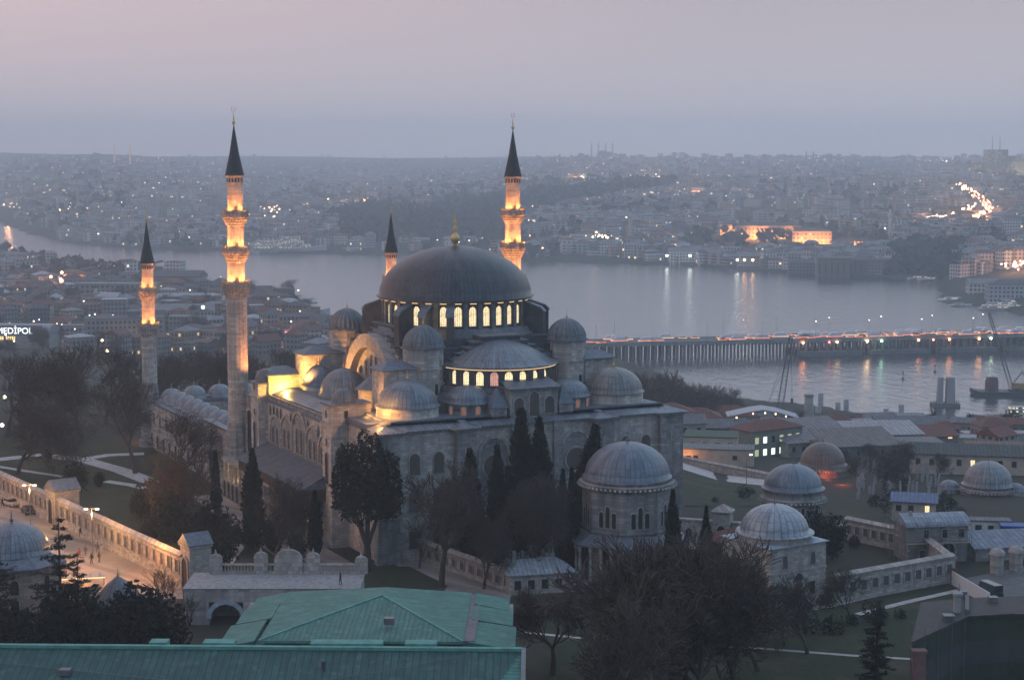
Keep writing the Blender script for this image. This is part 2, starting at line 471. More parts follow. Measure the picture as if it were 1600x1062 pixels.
def arch_pts(w, h, pointed=True, n=5):
    """outline of an arched opening, foot at z = 0, in (u, z)"""
    r = w / 2
    pts = [(-r, 0), (r, 0)]
    hs = h - (r * 1.12 if pointed else r)
    for i in range(n + 1):
        t = i / n
        a = t * pi / 2
        pts.append((r * cos(a), hs + (r * 1.12 if pointed else r) * sin(a)))
    for i in range(n - 1, -1, -1):
        a = i / n * pi / 2
        pts.append((-r * cos(a), hs + (r * 1.12 if pointed else r) * sin(a)))
    return pts
def window_mesh(w, h, pane, frame, arched=True, fr=0.18, proud=0.16):
    """a window in the x-z plane facing -y: pane near the wall, a stone frame standing proud of it"""
    mb = MB()
    p = arch_pts(w, h) if arched else [(-w / 2, 0), (w / 2, 0), (w / 2, h), (-w / 2, h)]
    mb.face([(u, -0.03, z) for u, z in p], 0)
    k = 1 + 2 * fr / w; kz = (h + fr) / h
    q = [(u * k, z * kz if z > 0 else -fr) for u, z in p]
    n = len(p)
    for i in range(n):
        j = (i + 1) % n
        a, b, c, d = p[i], p[j], q[j], q[i]
        mb.face([(a[0], -proud, a[1]), (b[0], -proud, b[1]), (c[0], -proud, c[1]), (d[0], -proud, d[1])], 1)
        mb.face([(a[0], -0.02, a[1]), (b[0], -0.02, b[1]), (b[0], -proud, b[1]), (a[0], -proud, a[1])], 1)
        mb.face([(d[0], -proud, d[1]), (c[0], -proud, c[1]), (c[0], 0.02, c[1]), (d[0], 0.02, d[1])], 1)
    return mb, [pane, frame]
WINS = {}
def window(parent, loc, face, w, h, pane, frame=None, arched=True, name="window", fr=0.18, proud=0.16):
    """face = direction (radians) the window looks towards, in the parent's frame"""
    key = (w, h, pane.name, (frame or STONE_T).name, arched, fr, proud)
    if key in WINS:
        return inst(WINS[key], parent, loc, (0, 0, face + pi / 2))
    mb, ms = window_mesh(w, h, pane, frame or STONE_T, arched, fr, proud)
    o = mb.build(name, ms, parent); o.location = loc; o.rotation_euler = (0, 0, face + pi / 2)
    WINS[key] = o; return o
DOMEN = {}
def dome_profile(R, H, z, n=10, eave=0.0, point=0.0):
    pr = []
    if eave: pr += [(R + eave, z - 0.12), (R + eave, z), (R, z + 0.12)]
    for i in range(n + 1):
        a = i / n * pi / 2
        r = R * cos(a); zz = z + 0.12 * bool(eave) + H * sin(a) + point * (sin(a) ** 6)
        pr.append((max(r, 0.01), zz))
    return pr
def finial_mb(h, r=None):
    r = r or h * 0.12; mb = MB()
    prof = [(r * .5, 0), (r * .5, h * .06), (r * 1.0, h * .12), (r * 1.25, h * .2), (r * 1.0, h * .29), (r * .3, h * .36), (r * .28, h * .4),
            (r * .7, h * .47), (r * .25, h * .55), (r * .22, h * .6), (r * .5, h * .66), (r * .18, h * .73), (r * .14, h * .8), (r * .3, h * .85), (r * .1, h * .9), (.01, h)]
    return mb.lathe(prof, 8)
def dome(parent, x, y, z, R, H, name="dome", seams=None, eave=0.35, fin=1.6, mat=None, flute=0.0, nfl=0, point=0.0, fmat=None):
    mb = MB(); seg = nfl * 4 if nfl else 48
    mb.lathe(dome_profile(R, H, 0, eave=eave, point=point), seg, flute=flute, nfl=nfl)
    n = seams or max(12, int(2 * pi * R / 0.75))
    o = mb.build(name, mat or lead(n), parent); o.location = (x, y, z)
    if fin:
        f = finial_mb(fin).build("finial", fmat or GOLD, o); f.location = (0, 0, H + point + 0.1)
    return o
# ------------------------------------------------------------------ terrain and water
WATER = -57.0
def lerp_table(t, x):
    if x <= t[0][0]: return t[0][1]
    for (a, va), (b, vb) in zip(t, t[1:]):
        if x <= b: return va + (vb - va) * (x - a) / (b - a)
    return t[-1][1]
def _shore(pts):
    r = []
    for px, py in pts:
        p = at(px, py, WATER); r.append((p.x / p.y, p.y))
    return r
NEAR_SHORE = _shore([(-300, 392), (0, 400), (32, 410), (123, 424), (182, 428), (247, 433), (300, 444), (351, 459), (422, 458), (468, 474), (487, 494), (530, 504),
                     (700, 530), (915, 556), (1000, 578), (1060, 600), (1130, 625), (1280, 640), (1420, 664), (1565, 676), (1900, 690)])
FAR_SHORE = _shore([(-300, 318), (0, 333), (22, 350), (98, 377), (202, 389), (358, 392), (540, 398), (756, 397), (813, 408), (1060, 414), (1296, 432), (1448, 436), (1478, 446), (1484, 474), (1517, 476), (1552, 484), (1600, 495), (1900, 520)])
LEFT_Z = [(0, 0), (470, 0), (560, -14), (700, -32), (850, -42), (1100, -51), (3000, -54.5)]
RIGHT_Z = [(0, 0), (318, 0), (335, -3), (400, -10), (450, -14), (550, -25), (700, -45), (775, -54), (3000, -54.5)]
RIDGE = [(0, 241), (190, 244), (330, 260), (560, 267), (740, 264), (820, 252), (940, 246), (1100, 250), (1350, 252), (1600, 251)]
RISE = [(0, 0), (40, .01), (250, .19), (750, .40), (1350, .58), (2150, .75), (3050, .90), (3700, 1.0)]
FAR_Z = [(0, -55), (40, -54), (250, -33), (750, -11), (1350, 10), (2150, 29), (3050, 43), (4000, 53), (6000, 58), (20000, 60)]
def height(x, y):
    y = max(y, 1.0); t = x / y
    ns, fs = lerp_table(NEAR_SHORE, t), lerp_table(FAR_SHORE, t)
    if y <= ns:
        w = min(1, max(0, (t + 0.03) / 0.15))
        z = lerp_table(LEFT_Z, y) * (1 - w) + lerp_table(RIGHT_Z, y) * w
        return max(z, -54.5) if y < ns - 6 else -54.5
    if y < fs: return -61.0
    s = y - fs
    zr = 68.7 - 5500 * tan(0.107 + (lerp_table(RIDGE, 800 + t * F * 0.995) - 531) / F)
    z = -55 + (zr + 55) * lerp_table(RISE, s)
    if s > 3700: z += (40 - z) * min(1, (s - 3700) / 1500)
    k = min(1, s / 1200)
    z += k * (9 * noise.noise(Vector((x / 900, y / 1300, 3.1))) + 4 * noise.noise(Vector((x / 330, y / 400, 7.7))))
    return z
def ground_hit(px, py, zoff=0.0):
    """first point of the terrain seen at px, py"""
    dx, dy = (px - 800) / F, (531 - py) / F
    vy = cos(PITCH) + dy * sin(PITCH); vz = -sin(PITCH) + dy * cos(PITCH)
    y = 150.0
    if vz < 0: y = max(y, min(8500.0, (CAM_H - (1.0 if dy < -0.0 and py > 440 else 66.0)) / -vz * vy))
    prev = y
    while y < 7900:
        k = y / vy; z = CAM_H + vz * k
        if z <= height(dx * k, y) + zoff:
            lo, hi = prev, y
            for _ in range(7):
                mid = (lo + hi) / 2; k = mid / vy
                if CAM_H + vz * k <= height(dx * k, mid) + zoff: hi = mid
                else: lo = mid
            k = hi / vy; return Vector((dx * k, hi, height(dx * k, hi)))
        prev = y; y *= 1.013
    return Vector((dx * k, y, height(dx * k, y)))
def grid_lines(stops):
    r = []
    for a, b, st in stops:
        n = max(1, int(round((b - a) / st))); r += [a + (b - a) * i / n for i in range(n)]
    return r + [stops[-1][1]]
gx = grid_lines([(-6000, -2000, 250), (-2000, -700, 45), (-700, -250, 18), (-250, 300, 7), (300, 700, 16), (700, 2400, 50), (2400, 6000, 250)])
gy = grid_lines([(-200, 140, 34), (140, 900, 7), (900, 1300, 11), (1300, 2300, 22), (2300, 3600, 60), (3600, 8000, 200)])
mb = MB()
for y in gy:
    for x in gx: mb.v.append((x, y, height(x, y)))
nx = len(gx)
for j in range(len(gy) - 1):
    for i in range(nx - 1):
        mb.f.append((j * nx + i, j * nx + i + 1, (j + 1) * nx + i + 1, (j + 1) * nx + i)); mb.mi.append(0); mb.sm.append(True)
g = NG("earth"); v = g.co()
f1 = g.noise(v, 0.02, 8, 0.7); f2 = g.noise(v, 0.25, 6, 0.7)
g.col(g.mix(g.ramp(f2, (0.35, 0.0), (0.7, 1.0)), g.ramp(f1, (0.35, (0.030, 0.036, 0.026)), (0.65, (0.055, 0.052, 0.045))), (0.038, 0.042, 0.030)))
g.set(0.95, 0, 0.1)
setting("ground", mb, g.m)

g = NG("channel_water"); v = g.co((1, 0.55, 1))
w1 = g.noise(v, 0.16, 4, 0.6); w2 = g.noise(v, 0.9, 3, 0.6); w3 = g.noise(v, 0.010, 3, 0.5)
g.col((0.030, 0.040, 0.050)); g.set(0.10, 0, 0.5)
hh = g.math('ADD', g.math('MULTIPLY', w1, 1.0), g.math('MULTIPLY', w2, 0.25))
g.bump(hh, 0.75, 0.8)
g.l(g.ramp(w3, (0.35, 0.07), (0.65, 0.12)), g.b.inputs["Roughness"])
mb = MB()
mb.face([(-5900, 600, WATER), (5900, 600, WATER), (5900, 6500, WATER), (-5900, 6500, WATER)])
setting("water", mb, g.m)
# ------------------------------------------------------------------ the great mosque (its own frame: a runs along the qibla wall, b away from the camera)
LIT = glow("lit_drum_window", (1.0, 0.80, 0.46), 2.1, 0.34)
LIT2 = glow("lit_window", (1.0, 0.82, 0.48), 2.3, 0.30)
LITP = glow("pink_window", (1.0, 0.50, 0.42), 1.25, 0.30)
DIM = glow("stucco_grille_window", (0.42, 0.46, 0.52), 0.055, 0.40)  # unlit panes: their pale grey tone is put in as a faint glow
STRIP = glow("lamp_strip", (1.0, 0.66, 0.34), 1.1, sample=True)
mosque = thing("great_mosque", "great domed stone mosque with a dark lead main dome above glowing windows", "mosque", MO, TH)
L0, L1, B0, B1, ZC = 3.0, 60.7, -67.0, -3.0, 22.0
CA, CB = 32.0, -34.0

# walls: one body with corner and intermediate buttresses along the qibla wall
mb = MB()
mb.box(L0, L1, B0, B1, -3, ZC)
mb.build("hall_walls", STONE, mosque)
for a0, a1, pr in ((2.2, 6.2, 1.0), (16.5, 20.0, 1.6), (43.2, 46.8, 1.6), (56.8, 61.5, 1.0), (27.2, 29.0, 0.7), (35.4, 37.2, 0.7)):
    m = MB(); m.box(a0, a1, B0 - pr, B0 + 0.5, -3, ZC - 0.02)
    m.box(a0 - 0.25, a1 + 0.25, B0 - pr - 0.25, B0 + 0.4, -3, 5.0)
    m.build("buttress", STONE_D, mosque)
# eaves: lead lipped roof edge that follows the buttresses
def eave_outline(d):
    p = [(2.2 - d, B0 - 1.0 - d), (6.2 + d, B0 - 1.0 - d), (6.2 + d + .4, B0 - d), (16.5 - d - .4, B0 - d), (16.5 - d, B0 - 1.6 - d), (20 + d, B0 - 1.6 - d), (20.4 + d, B0 - d),
         (42.8 - d, B0 - d), (43.2 - d, B0 - 1.6 - d), (46.8 + d, B0 - 1.6 - d), (47.2 + d, B0 - d), (56.4 - d, B0 - d), (56.8 - d, B0 - 1 - d), (61.5 + d, B0 - 1 - d), (61.5 + d, B1), (3.2 - d, B1), (3.2 - d, B0 + 2.0), (2.2 - d, B0 + 1.6)]
    return p
m = MB(); m.prism(eave_outline(0.25), ZC - 0.45, ZC - 0.05); m.build("cornice", STONE_T, mosque)
o_, i_ = eave_outline(0.75), eave_outline(-2.6)
m = MB(); m.prism(o_, ZC - 0.05, ZC + 0.12)
n = len(o_)
for i in range(n):
    j = (i + 1) % n
    m.face([(*o_[i], ZC + 0.124), (*o_[j], ZC + 0.124), (*i_[j], ZC + 1.1), (*i_[i], ZC + 1.1)])
m.face([(p[0], p[1], ZC + 1.1) for p in i_])
m.build("roof_edge", LEAD0, mosque)
# low terraces under the domes
m = MB()
m.box(6.0, 25.5, -64.5, -50.0, ZC + 0.3, ZC + 1.4); m.box(39.5, 58.5, -64.5, -50.0, ZC + 0.3, ZC + 1.4)
m.box(5.6, 18.0, -50.0, -10.0, ZC + 0.3, ZC + 1.0); m.box(46, 58.6, -50, -6, ZC + 0.3, ZC + 1.2)
m.build("terrace", LEADTRIM, mosque)
m = MB(); m.box(16.5, 47.5, -52.5, -13.0, ZC, 31.0); m.build("dome_base", DARK, mosque)
m = MB()                                                   # stepped lead shoulders up to the drum
for k, (ins, z0, z1) in enumerate(((0.6, 31, 32.4), (1.5, 32.4, 33.7), (2.6, 33.7, 35.0))):
    m.box(16.5 + ins, 47.5 - ins, -52.5 + ins, -13.0 - ins - 1.5, z0, z1)
m.build("stepped_shoulder", DARK, mosque)

# main drum, windows, buttresses, dome
RD = 13.3
m = MB(); m.lathe([(15.6, 34.6), (15.6, 35.4), (14.9, 35.5), (14.7, 36.2), (RD, 36.5), (RD, 41.2), (RD + 1.15, 41.3), (RD + 1.15, 41.75), (RD, 41.9)], 96, CA, CB)
DRUMG = plain("drum_lead_cladding", (0.135, 0.145, 0.160), 0.7, 0.1, 0.35, 0.8, bump=0.3)  # lead made lighter: light from the windows is put into its colour
drum = m.build("drum", DRUMG, mosque)
for k in range(32):
    a = 2 * pi * (k + 1.0) / 32
    window(drum, (CA + (RD + .02) * cos(a), CB + (RD + .02) * sin(a), 37.0), a, 1.35, 3.5, LIT, DARK, fr=0.16, proud=0.25)
    s = MB(); s.box(-0.62, 0.62, -0.12, 0.0, -0.08, 0.05)
    if k == 0: strip0 = s.build("lamp_strip", STRIP, drum)
    else: strip0 = inst(strip0, drum)
    strip0.location = (CA + (RD + .72) * cos(a), CB + (RD + .72) * sin(a), 41.12); strip0.rotation_euler = (0, 0, a + pi / 2)
    a = 2 * pi * (k + .5) / 32
    s = MB(); s.box(-0.40, 0.40, -0.6, 0.4, 0, 4.95)
    s.face([(-.5, -1.2, 4.85), (.5, -1.2, 4.85), (.5, .3, 5.9), (-.5, .3, 5.9)]); s.face([(-.5, -1.2, 4.85), (-.5, .3, 5.9), (-.5, .3, 4.85)]); s.face([(.5, -1.2, 4.85), (.5, .3, 4.85), (.5, .3, 5.9)]); s.face([(-.5, -1.2, 4.80), (.5, -1.2, 4.80), (.5, -1.2, 4.85), (-.5, -1.2, 4.85)])
    if k == 0: pil0 = s.build("drum_pier", DRUMG, drum)
    else: pil0 = inst(pil0, drum)
    pil0.location = (CA + RD * cos(a), CB + RD * sin(a), 36.4); pil0.rotation_euler = (0, 0, a + pi / 2)
MAIN = lead(110, (0.036, 0.045, 0.057), "old_dark_lead", 0.55)
dome(mosque, CA, CB, 41.7, 14.4, 8.9, "main_dome", mat=MAIN, eave=0.5, fin=6.6, point=0.25)
for q in range(4):                                          # leaning buttress walls, three to a corner
    for da in (-17, 0, 17):
        if q == 3 and da < 0: continue
        a = pi / 4 + q * pi / 2 + radians(da)
        m = MB()
        m.extrude([(13.4, 33.5), (17.6, 33.5), (17.6, 38.9), (17.0, 39.6), (13.4, 40.9)], 'y', -0.6, 0.6)
        m.extrude([(17.75, 38.9), (17.8, 39.1), (17.1, 39.9), (13.4, 41.15), (13.4, 40.91), (17.0, 39.62)], 'y', -0.75, 0.75, 1)
        o = m.build("drum_buttress", [DARK, LEADTRIM], mosque, rot=(0, 0, a)); o.location = (CA, CB, 0)

# great arches: stepped lead extrados towards the qibla, a bright stone arch with its tympanum on the side
def steps(c, half, ztop, dz, n, p0, p1, axis, name, mat):
    m = MB()
    for k in range(n):
        w = half * (1 - k / (n + 1.5))
        z0, z1 = ztop - (n - k) * dz, ztop - (n - k - 1) * dz
        if axis == 'a': m.box(c - w, c + w, p0, p1, z0, z1, 0); m.box(c - w - .12, c + w + .12, p0 - .14, p1, z1 - 0.06, z1 + 0.18, 1)
        else: m.box(p0, p1, c - w, c + w, z0, z1, 0); m.box(p0 - .14, p1, c - w - .12, c + w + .12, z1 - 0.06, z1 + 0.18, 1)
    m.build(name, mat, mosque)
steps(CA + 0.2, 14.5, 35.6, 0.95, 8, -53.2, -49.5, 'a', "stepped_arch", [DARK, LEADTRIM])
steps(CB + 0.6, 15.5, 34.9, 0.95, 7, 16.3, 20.0, 'b', "stepped_arch", [STONE, LEADTRIM])
steps(CB + 0.6, 18.2, 36.6, 1.15, 7, 17.6, 21.0, 'b', "stepped_arch", [DARK, LEADTRIM])
def arch_band(c, zc, r0, r1, x0, x1, n=24):
    m = MB()
    for i in range(n):
        a, b = pi * i / n, pi * (i + 1) / n
        P = lambda r, t, x: (x, c + r * cos(t), zc + r * 1.06 * sin(t))
        for x, fl in ((x0, 0), (x1, 1)):
            m.face([P(r0, a, x), P(r1, a, x), P(r1, b, x), P(r0, b, x)])
        m.face([P(r1, a, x0), P(r1, a, x1), P(r1, b, x1), P(r1, b, x0)]); m.face([P(r0, a, x0), P(r0, a, x1), P(r0, b, x1), P(r0, b, x0)])
    return m
arch_band(CB + 0.6, ZC - 0.3, 10.2, 12.6, 14.2, 16.6).build("side_arch", STONE_T, mosque)
m = MB(); pts = [(CB + .6 + 10.3 * cos(pi * i / 20), ZC - .3 + 10.9 * sin(pi * i / 20)) for i in range(21)]
m.extrude(pts, 'x', 15.6, 16.4); tymp = m.build("tympanum", STONE, mosque)
for db, z, h in ((-3.6, 27.0, 3.0), (-1.2, 27.0, 3.9), (1.2, 27.0, 3.9), (3.6, 27, 3.0), (-7, 23.3, 2.2), (-4.6, 23.3, 2.2), (-2.2, 23.3, 2.2), (2.2, 23.3, 2.2), (4.6, 23.3, 2.2), (7, 23.3, 2.2), (6.4, 27, 1.4), (-6.4, 27, 1.4)):
    window(tymp, (15.58, CB + .6 + db, z), pi, 0.95, h, DIM, STONE_T, proud=0.12)

# qibla half dome with its glowing drum
HA, HB = 32.0, -51.5
RH = 10.4
m = MB(); m.lathe([(12.6, 26.6), (12.3, 27.4), (RH, 27.6), (RH, 30.7), (RH + .5, 30.75), (RH + .5, 31.0), (RH, 31.1)], 64, HA, HB, pi, 2 * pi)
hd = m.build("half_dome_drum", DARK, mosque)
NW = 13
for k in range(NW):
    a = pi + pi * (k + 0.5) / NW
    window(hd, (HA + (RH + .02) * cos(a), HB + (RH + .02) * sin(a), 27.85), a, 1.4, 2.45, LITP if k == 4 else LIT2, DARK, fr=0.14, proud=0.2)
    a = pi + pi * k / NW
    s = MB(); s.box(-0.5, 0.5, -0.85, 0.3, 0, 2.95)
    pl0 = s.build("drum_pier", DARK, hd) if k == 0 else inst(pl0, hd)
    pl0.location = (HA + RH * cos(a), HB + RH * sin(a), 27.5); pl0.rotation_euler = (0, 0, a + pi / 2)
m = MB()
for i in range(40):
    a, b = pi + pi * i / 40, pi + pi * (i + 1) / 40
    P = lambda r, t, z: (HA + r * cos(t), HB + r * sin(t), z)
    m.face([P(RH + .45, a, 30.52), P(RH + .45, b, 30.52), P(RH + .45, b, 30.66), P(RH + .45, a, 30.66)])
m.build("lamp_strip", STRIP, hd)
m = MB(); pr = [(RH + 0.9, 30.85), (RH + .9, 31.0)] + [(max(.01, RH * (1 - t / 12)), 31.1 + 4.1 * (1 - (1 - t / 12) ** 1.75)) for t in range(13)]
m.lathe([(r, z) for r, z in pr], 56, HA, HB, pi - 0.0, 2 * pi)
m.build("half_dome", lead(96), mosque, org=(HA, HB, 0))
m = MB(); m.lathe([(13.6, 25.0), (12.4, 26.7)], 40, HA, HB, pi, 2 * pi); m.build("skirt_roof", LEADTRIM, mosque)
m = MB(); m.lathe([(13.4, 22), (13.4, 25.0)], 40, HA, HB, pi, 2 * pi); m.build("half_dome_wall", STONE_D, mosque)
# exedra half domes either side of the central block
for ea in (22.6, 42.2):
    m = MB(); m.lathe([(4.0, 22.8), (4.0, 25.0), (4.3, 25.05), (4.3, 25.3)], 32, ea, -59.6); ex = m.build("exedra", STONE_D, mosque)
    for k in range(5):
        a = -pi / 2 + (k - 2) * 0.62
        window(ex, (ea + 4.02 * cos(a), -59.6 + 4.02 * sin(a), 23.2), a, 0.75, 1.6, glow("faint_window", (0.9, .42, .30), 0.22), STONE_T, proud=0.1)
    dome(mosque, ea, -59.6, 25.3, 4.0, 2.7, "exedra_dome", fin=0)
m = MB(); m.box(27.9, 37.1, -65.6, -58, ZC, 27.8); cb = m.build("qibla_block", STONE_D, mosque)
m = MB(); m.face([(27.5, -66.1, 27.85), (37.5, -66.1, 27.85), (37.5, -61, 29.0), (27.5, -61, 29.0)]); m.box(27.5, 37.5, -66.1, -58, 27.6, 27.84); m.build("block_roof", LEADTRIM, mosque)
for da, h, z in ((-3.0, 3.0, 23.2), (0, 4.2, 22.9), (3.0, 3.0, 23.2)):
    window(cb, (32.5 + da, -65.62, z), -pi / 2, 1.9, h, DIM, STONE_T)
for pa in (26.0, 39.0):
    m = MB(); m.box(pa - 1.4, pa + 1.4, -65.3, -62.5, ZC, 24.6, 1); m.hip(pa - 1.6, pa + 1.6, -65.5, -62.3, 24.65, 28.0, 0, 0); m.build("pinnacle", [LEADTRIM, STONE_D], mosque)

# weight towers at the corners of the dome
def octo(R, z0, z1, x, y, rot=pi / 8):
    return [(x + R * cos(rot + k * pi / 4), y + R * sin(rot + k * pi / 4)) for k in range(8)]
for ta, tb in ((17.8, -51.2), (46.6, -51.2), (17.8, -14.2), (46.6, -14.2)):
    m = MB(); m.prism(octo(3.75, 0, 0, ta, tb), ZC, 30.4); m.prism(octo(3.95, 0, 0, ta, tb), 30.4, 30.65); m.prism(octo(3.6, 0, 0, ta, tb), 30.65, 34.0); m.prism(octo(4.0, 0, 0, ta, tb), 34.0, 34.3, 1)
    tw = m.build("weight_tower", [STONE, LEADTRIM], mosque)
    window(tw, (ta + 1.0, tb - 3.48, 26.0), -pi / 2, 0.55, 1.9, HOLE, STONE, arched=False, fr=.08, proud=.05)
    dome(tw, ta, tb, 34.3, 3.55, 3.5, "tower_dome", mat=lead(24, (0.095, 0.118, 0.140), "ribbed_lead"), nfl=24, flute=0.10, eave=0.1, fin=1.5, point=0.25)
# buttress blocks that run out from the towers over the aisles
for a0, a1, b0, b1, zt in ((9.0, 15.4, -54.0, -48.8, 30.6), (49, 55, -54, -48.8, 30.6), (8.0, 15.6, -17.0, -11.6, 29.6), (49, 55.5, -17, -11.6, 29.6), (1.8, 8.8, -13.5, -7.6, 25.6)):
    m = MB(); m.box(a0, a1, b0, b1, ZC - .5, zt); m.hip(a0 - .5, a1 + .5, b0 - .5, b1 + .5, zt + .17, zt + 1.5, 2.5, 1); m.build("buttress_block", [STONE, LEADTRIM], mosque)
# aisle domes and corner domes on their drums
def drum_dome(x, y, R, z0, z1, H, name, oct_=False, fin=1.8, base=0.8, mat=None):
    m = MB()
    if oct_: m.prism(octo(R + .1, 0, 0, x, y), z0, z1)
    else: m.lathe([(R + base, z0), (R + base, z0 + 1.0), (R + .1, z0 + 1.5), (R + .1, z1)], 40, x, y)
    d = m.build(name + "_drum", STONE, mosque)
    if not oct_:
        for k in range(8):
            a = k * pi / 4 + 0.2
            window(d, (x + (R + .1) * cos(a), y + (R + .1) * sin(a), z0 + 1.4), a, 0.6, (z1 - z0) - 1.7, HOLE, STONE, proud=.06, fr=.1) if z1 - z0 > 3.4 else None
    dome(mosque, x, y, z1, R, H, name, fin=fin, mat=mat)
drum_dome(11.6, -58.5, 5.3, ZC, 25.2, 4.2, "corner_dome")
drum_dome(52.4, -58.5, 5.3, ZC, 25.2, 4.2, "corner_dome", mat=lead(44, (0.135, 0.145, 0.152), "dull_lead"))
drum_dome(11.3, -29.0, 4.5, ZC - .5, 23.5, 4.7, "aisle_dome")
drum_dome(10.6, -17.6, 3.1, ZC - .5, 24.0, 3.5, "aisle_dome", fin=1.8)
drum_dome(53, -30.0, 4.5, ZC - .5, 23.5, 4.7, "aisle_dome")
drum_dome(52.5, -9.5, 4.6, ZC - .5, 23.5, 4.4, "aisle_dome")
m = MB(); m.prism(octo(2.5, 0, 0, 11.3, -43.0), ZC, 26.2); m.build("octagon_turret", STONE, mosque)
m = MB(); m.lathe([(3.0, 26.05), (3.0, 26.25), (1.8, 27.2), (0.7, 28.2), (0.02, 29.0)], 8, 11.3, -43.0, pi / 8, 2 * pi + pi / 8, smooth=False); m.build("turret_roof", LEADTRIM, mosque)
m = MB(); m.box(2.6, 9.0, -62, -52, ZC + .1, 22.9); m.build("side_terrace", LEADTRIM, mosque)

# stair towers on the near side and the galleried wall between them
def stair_tower(b0, b1, deep, zt):
    m = MB(); m.box(-0.2, deep, b0, b1, -3, zt); m.box(-0.5, deep + .1, b0 - .3, b1 + .3, ZC - 0.6, ZC - 0.25); m.box(-0.5, deep + .3, b0 - .3, b1 + .3, zt, zt + .3, 1)
    t = m.build("stair_tower", [STONE, LEADTRIM], mosque)
    window(t, (2.6, b0 - .02, ZC + 0.7), -pi / 2, 0.75, 1.3, HOLE, STONE, arched=False, fr=.12, proud=.06)
    window(t, (-.22, (b0 + b1) / 2, ZC + 0.7), pi, 0.75, 1.3, HOLE, STONE, arched=False, fr=.12, proud=.06)
    window(t, (-.22, (b0 + b1) / 2, ZC - 4.2), pi, 0.75, 1.3, HOLE, STONE, arched=False, fr=.12, proud=.06)
    window(t, (-.22, (b0 + b1) / 2, 11.0), pi, 1.5, 5.6, HOLE, STONE, fr=.2, proud=.1)
    return t
t = stair_tower(-52.6, -48.2, 7.2, 24.9)
dome(t, 3.0, -50.4, 25.2, 2.1, 2.3, "turret_dome", mat=lead(20, (.10, .11, .125), "turret_lead"), fin=1.2, fmat=GREYMETAL)
t = stair_tower(-13.2, -8.6, 4.4, 24.0)
dome(t, 2.1, -10.9, 24.3, 2.1, 2.4, "turret_dome", mat=lead(20, (.10, .11, .125), "turret_lead"), fin=0.0)
m = MB(); m.box(1.6, 3.2, -48.2, -13.2, -3, 21.0); m.box(1.3, 3.3, -48.2, -13.2, 20.7, 21.1, 1); gal = m.build("gallery_wall", [STONE, LEADTRIM], mosque)
m = MB()
for k in range(66): m.box(1.75, 1.9, -48 + k * .53, -47.85 + k * .53, 21.1, 21.9)
m.box(1.7, 1.95, -48.2, -13.2, 21.9, 22.05); m.box(1.7, 1.95, -48.2, -13.2, 21.1, 21.2); m.build("balustrade", STONE_T, mosque)
for b, w, h, z in ((-18.0, 5.0, 5.6, 12.8), (-24.5, 6.0, 6.4, 12.8), (-31.5, 7.6, 8.0, 12.8), (-38.5, 6.0, 6.4, 12.8), (-44.6, 5.0, 5.6, 12.8)):
    window(gal, (1.58, b, z), pi, w, h, STONE_D, STONE_T, name="blind_arch", fr=.4, proud=.3)
    for d in (-1.2, 1.2):
        window(gal, (1.5, b + d, z + .5), pi, 1.2, h * .56, DIM, STONE_T, fr=.16, proud=.12)
for b in (-15.2, -17.2, -19.2, -21.2, -41.6, -43.8, -45.8, -27, -28.8, -34.4, -36.2):
    window(gal, (1.57, b, 18.4 if b > -40 else 18.0), pi, 0.9, 1.8, HOLE, STONE_T, fr=.12, proud=.1)
# the two-storey side gallery: lead lean-to roof, wooden screen, arcade below
m = MB()
m.face([(-5.0, -50.2, 10.2), (-5.0, -13.0, 10.2), (1.6, -13.4, 12.9), (1.6, -49.0, 12.9)])
m.face([(-5.0, -50.2, 10.0), (1.6, -49.0, 12.7), (1.6, -13.4, 12.7), (-5.0, -13.0, 10.0)])
m.face([(-5.0, -50.2, 10.0), (-5.0, -13, 10.0), (-5, -13, 10.2), (-5, -50.2, 10.2)])
m.face([(-5.0, -50.2, 10.2), (1.6, -49, 12.9), (1.6, -50.2, 10.2)]); m.face([(-5.0, -50.2, 10.0), (1.6, -50.2, 10.0), (1.6, -50.2, 10.2), (-5, -50.2, 10.2)])
m.build("gallery_roof", tiles("gallery_lead", (0.105, 0.120, 0.142), 1.1, 1), mosque)
WOOD = tiles("wooden_boards", (0.115, 0.080, 0.055), 0.55, 1)
m = MB(); m.box(-4.4, -4.25, -49.6, -13.4, 8.0, 10.0); m.box(-4.4, 1.5, -49.75, -49.6, 8.0, 10.0); m.build("wooden_screen", WOOD, mosque)
m = MB(); m.box(-4.0, 1.5, -49.0, -13.6, 4.6, 5.1); m.box(-4.1, -3.6, -49.0, -13.6, 7.2, 8.0); m.build("gallery_floor", STONE_T, mosque)
m = MB(); m.box(-4.0, 1.5, -49, -13.6, -2, 0.9); m.build("gallery_plinth", STONE_D, mosque)
for k in range(15):
    b = -48.4 + k * 2.44
    m = MB(); m.lathe([(.3, 0), (.3, .2), (.2, .3), (.18, 2.4), (.32, 2.75), (.32, 2.9)], 8, cap=True)
    if k == 0: col0 = m.build("column", STONE_T, mosque)
    else: col0 = inst(col0, mosque)
    col0.location = (-3.8, b, 5.1)
    c2 = inst(col0, mosque); c2.location = (-3.8, b, .9); c2.scale = (1.15, 1.15, 1.28)
    if k < 14:
        window(gal, (1.56, b + 1.22, 5.2), pi, 1.7, 2.3, HOLE, STONE_T, fr=.2, proud=.14)
        window(gal, (1.56, b + 1.22, 0.9), pi, 1.9, 3.2, HOLE, STONE_T, fr=.2, proud=.14)
        lm = MB(); lm.lathe([(.02, -.22), (.16, -.15), (.2, 0), (.1, .15), (.02, .2)], 8)
        if k == 0: lm0 = lm.build("hanging_lamp", glow("gallery_lamp", (1, .62, .28), 4.0), mosque)
        else: lm0 = inst(lm0, mosque)
        lm0.location = (-2.6, b + 1.22, 4.2)
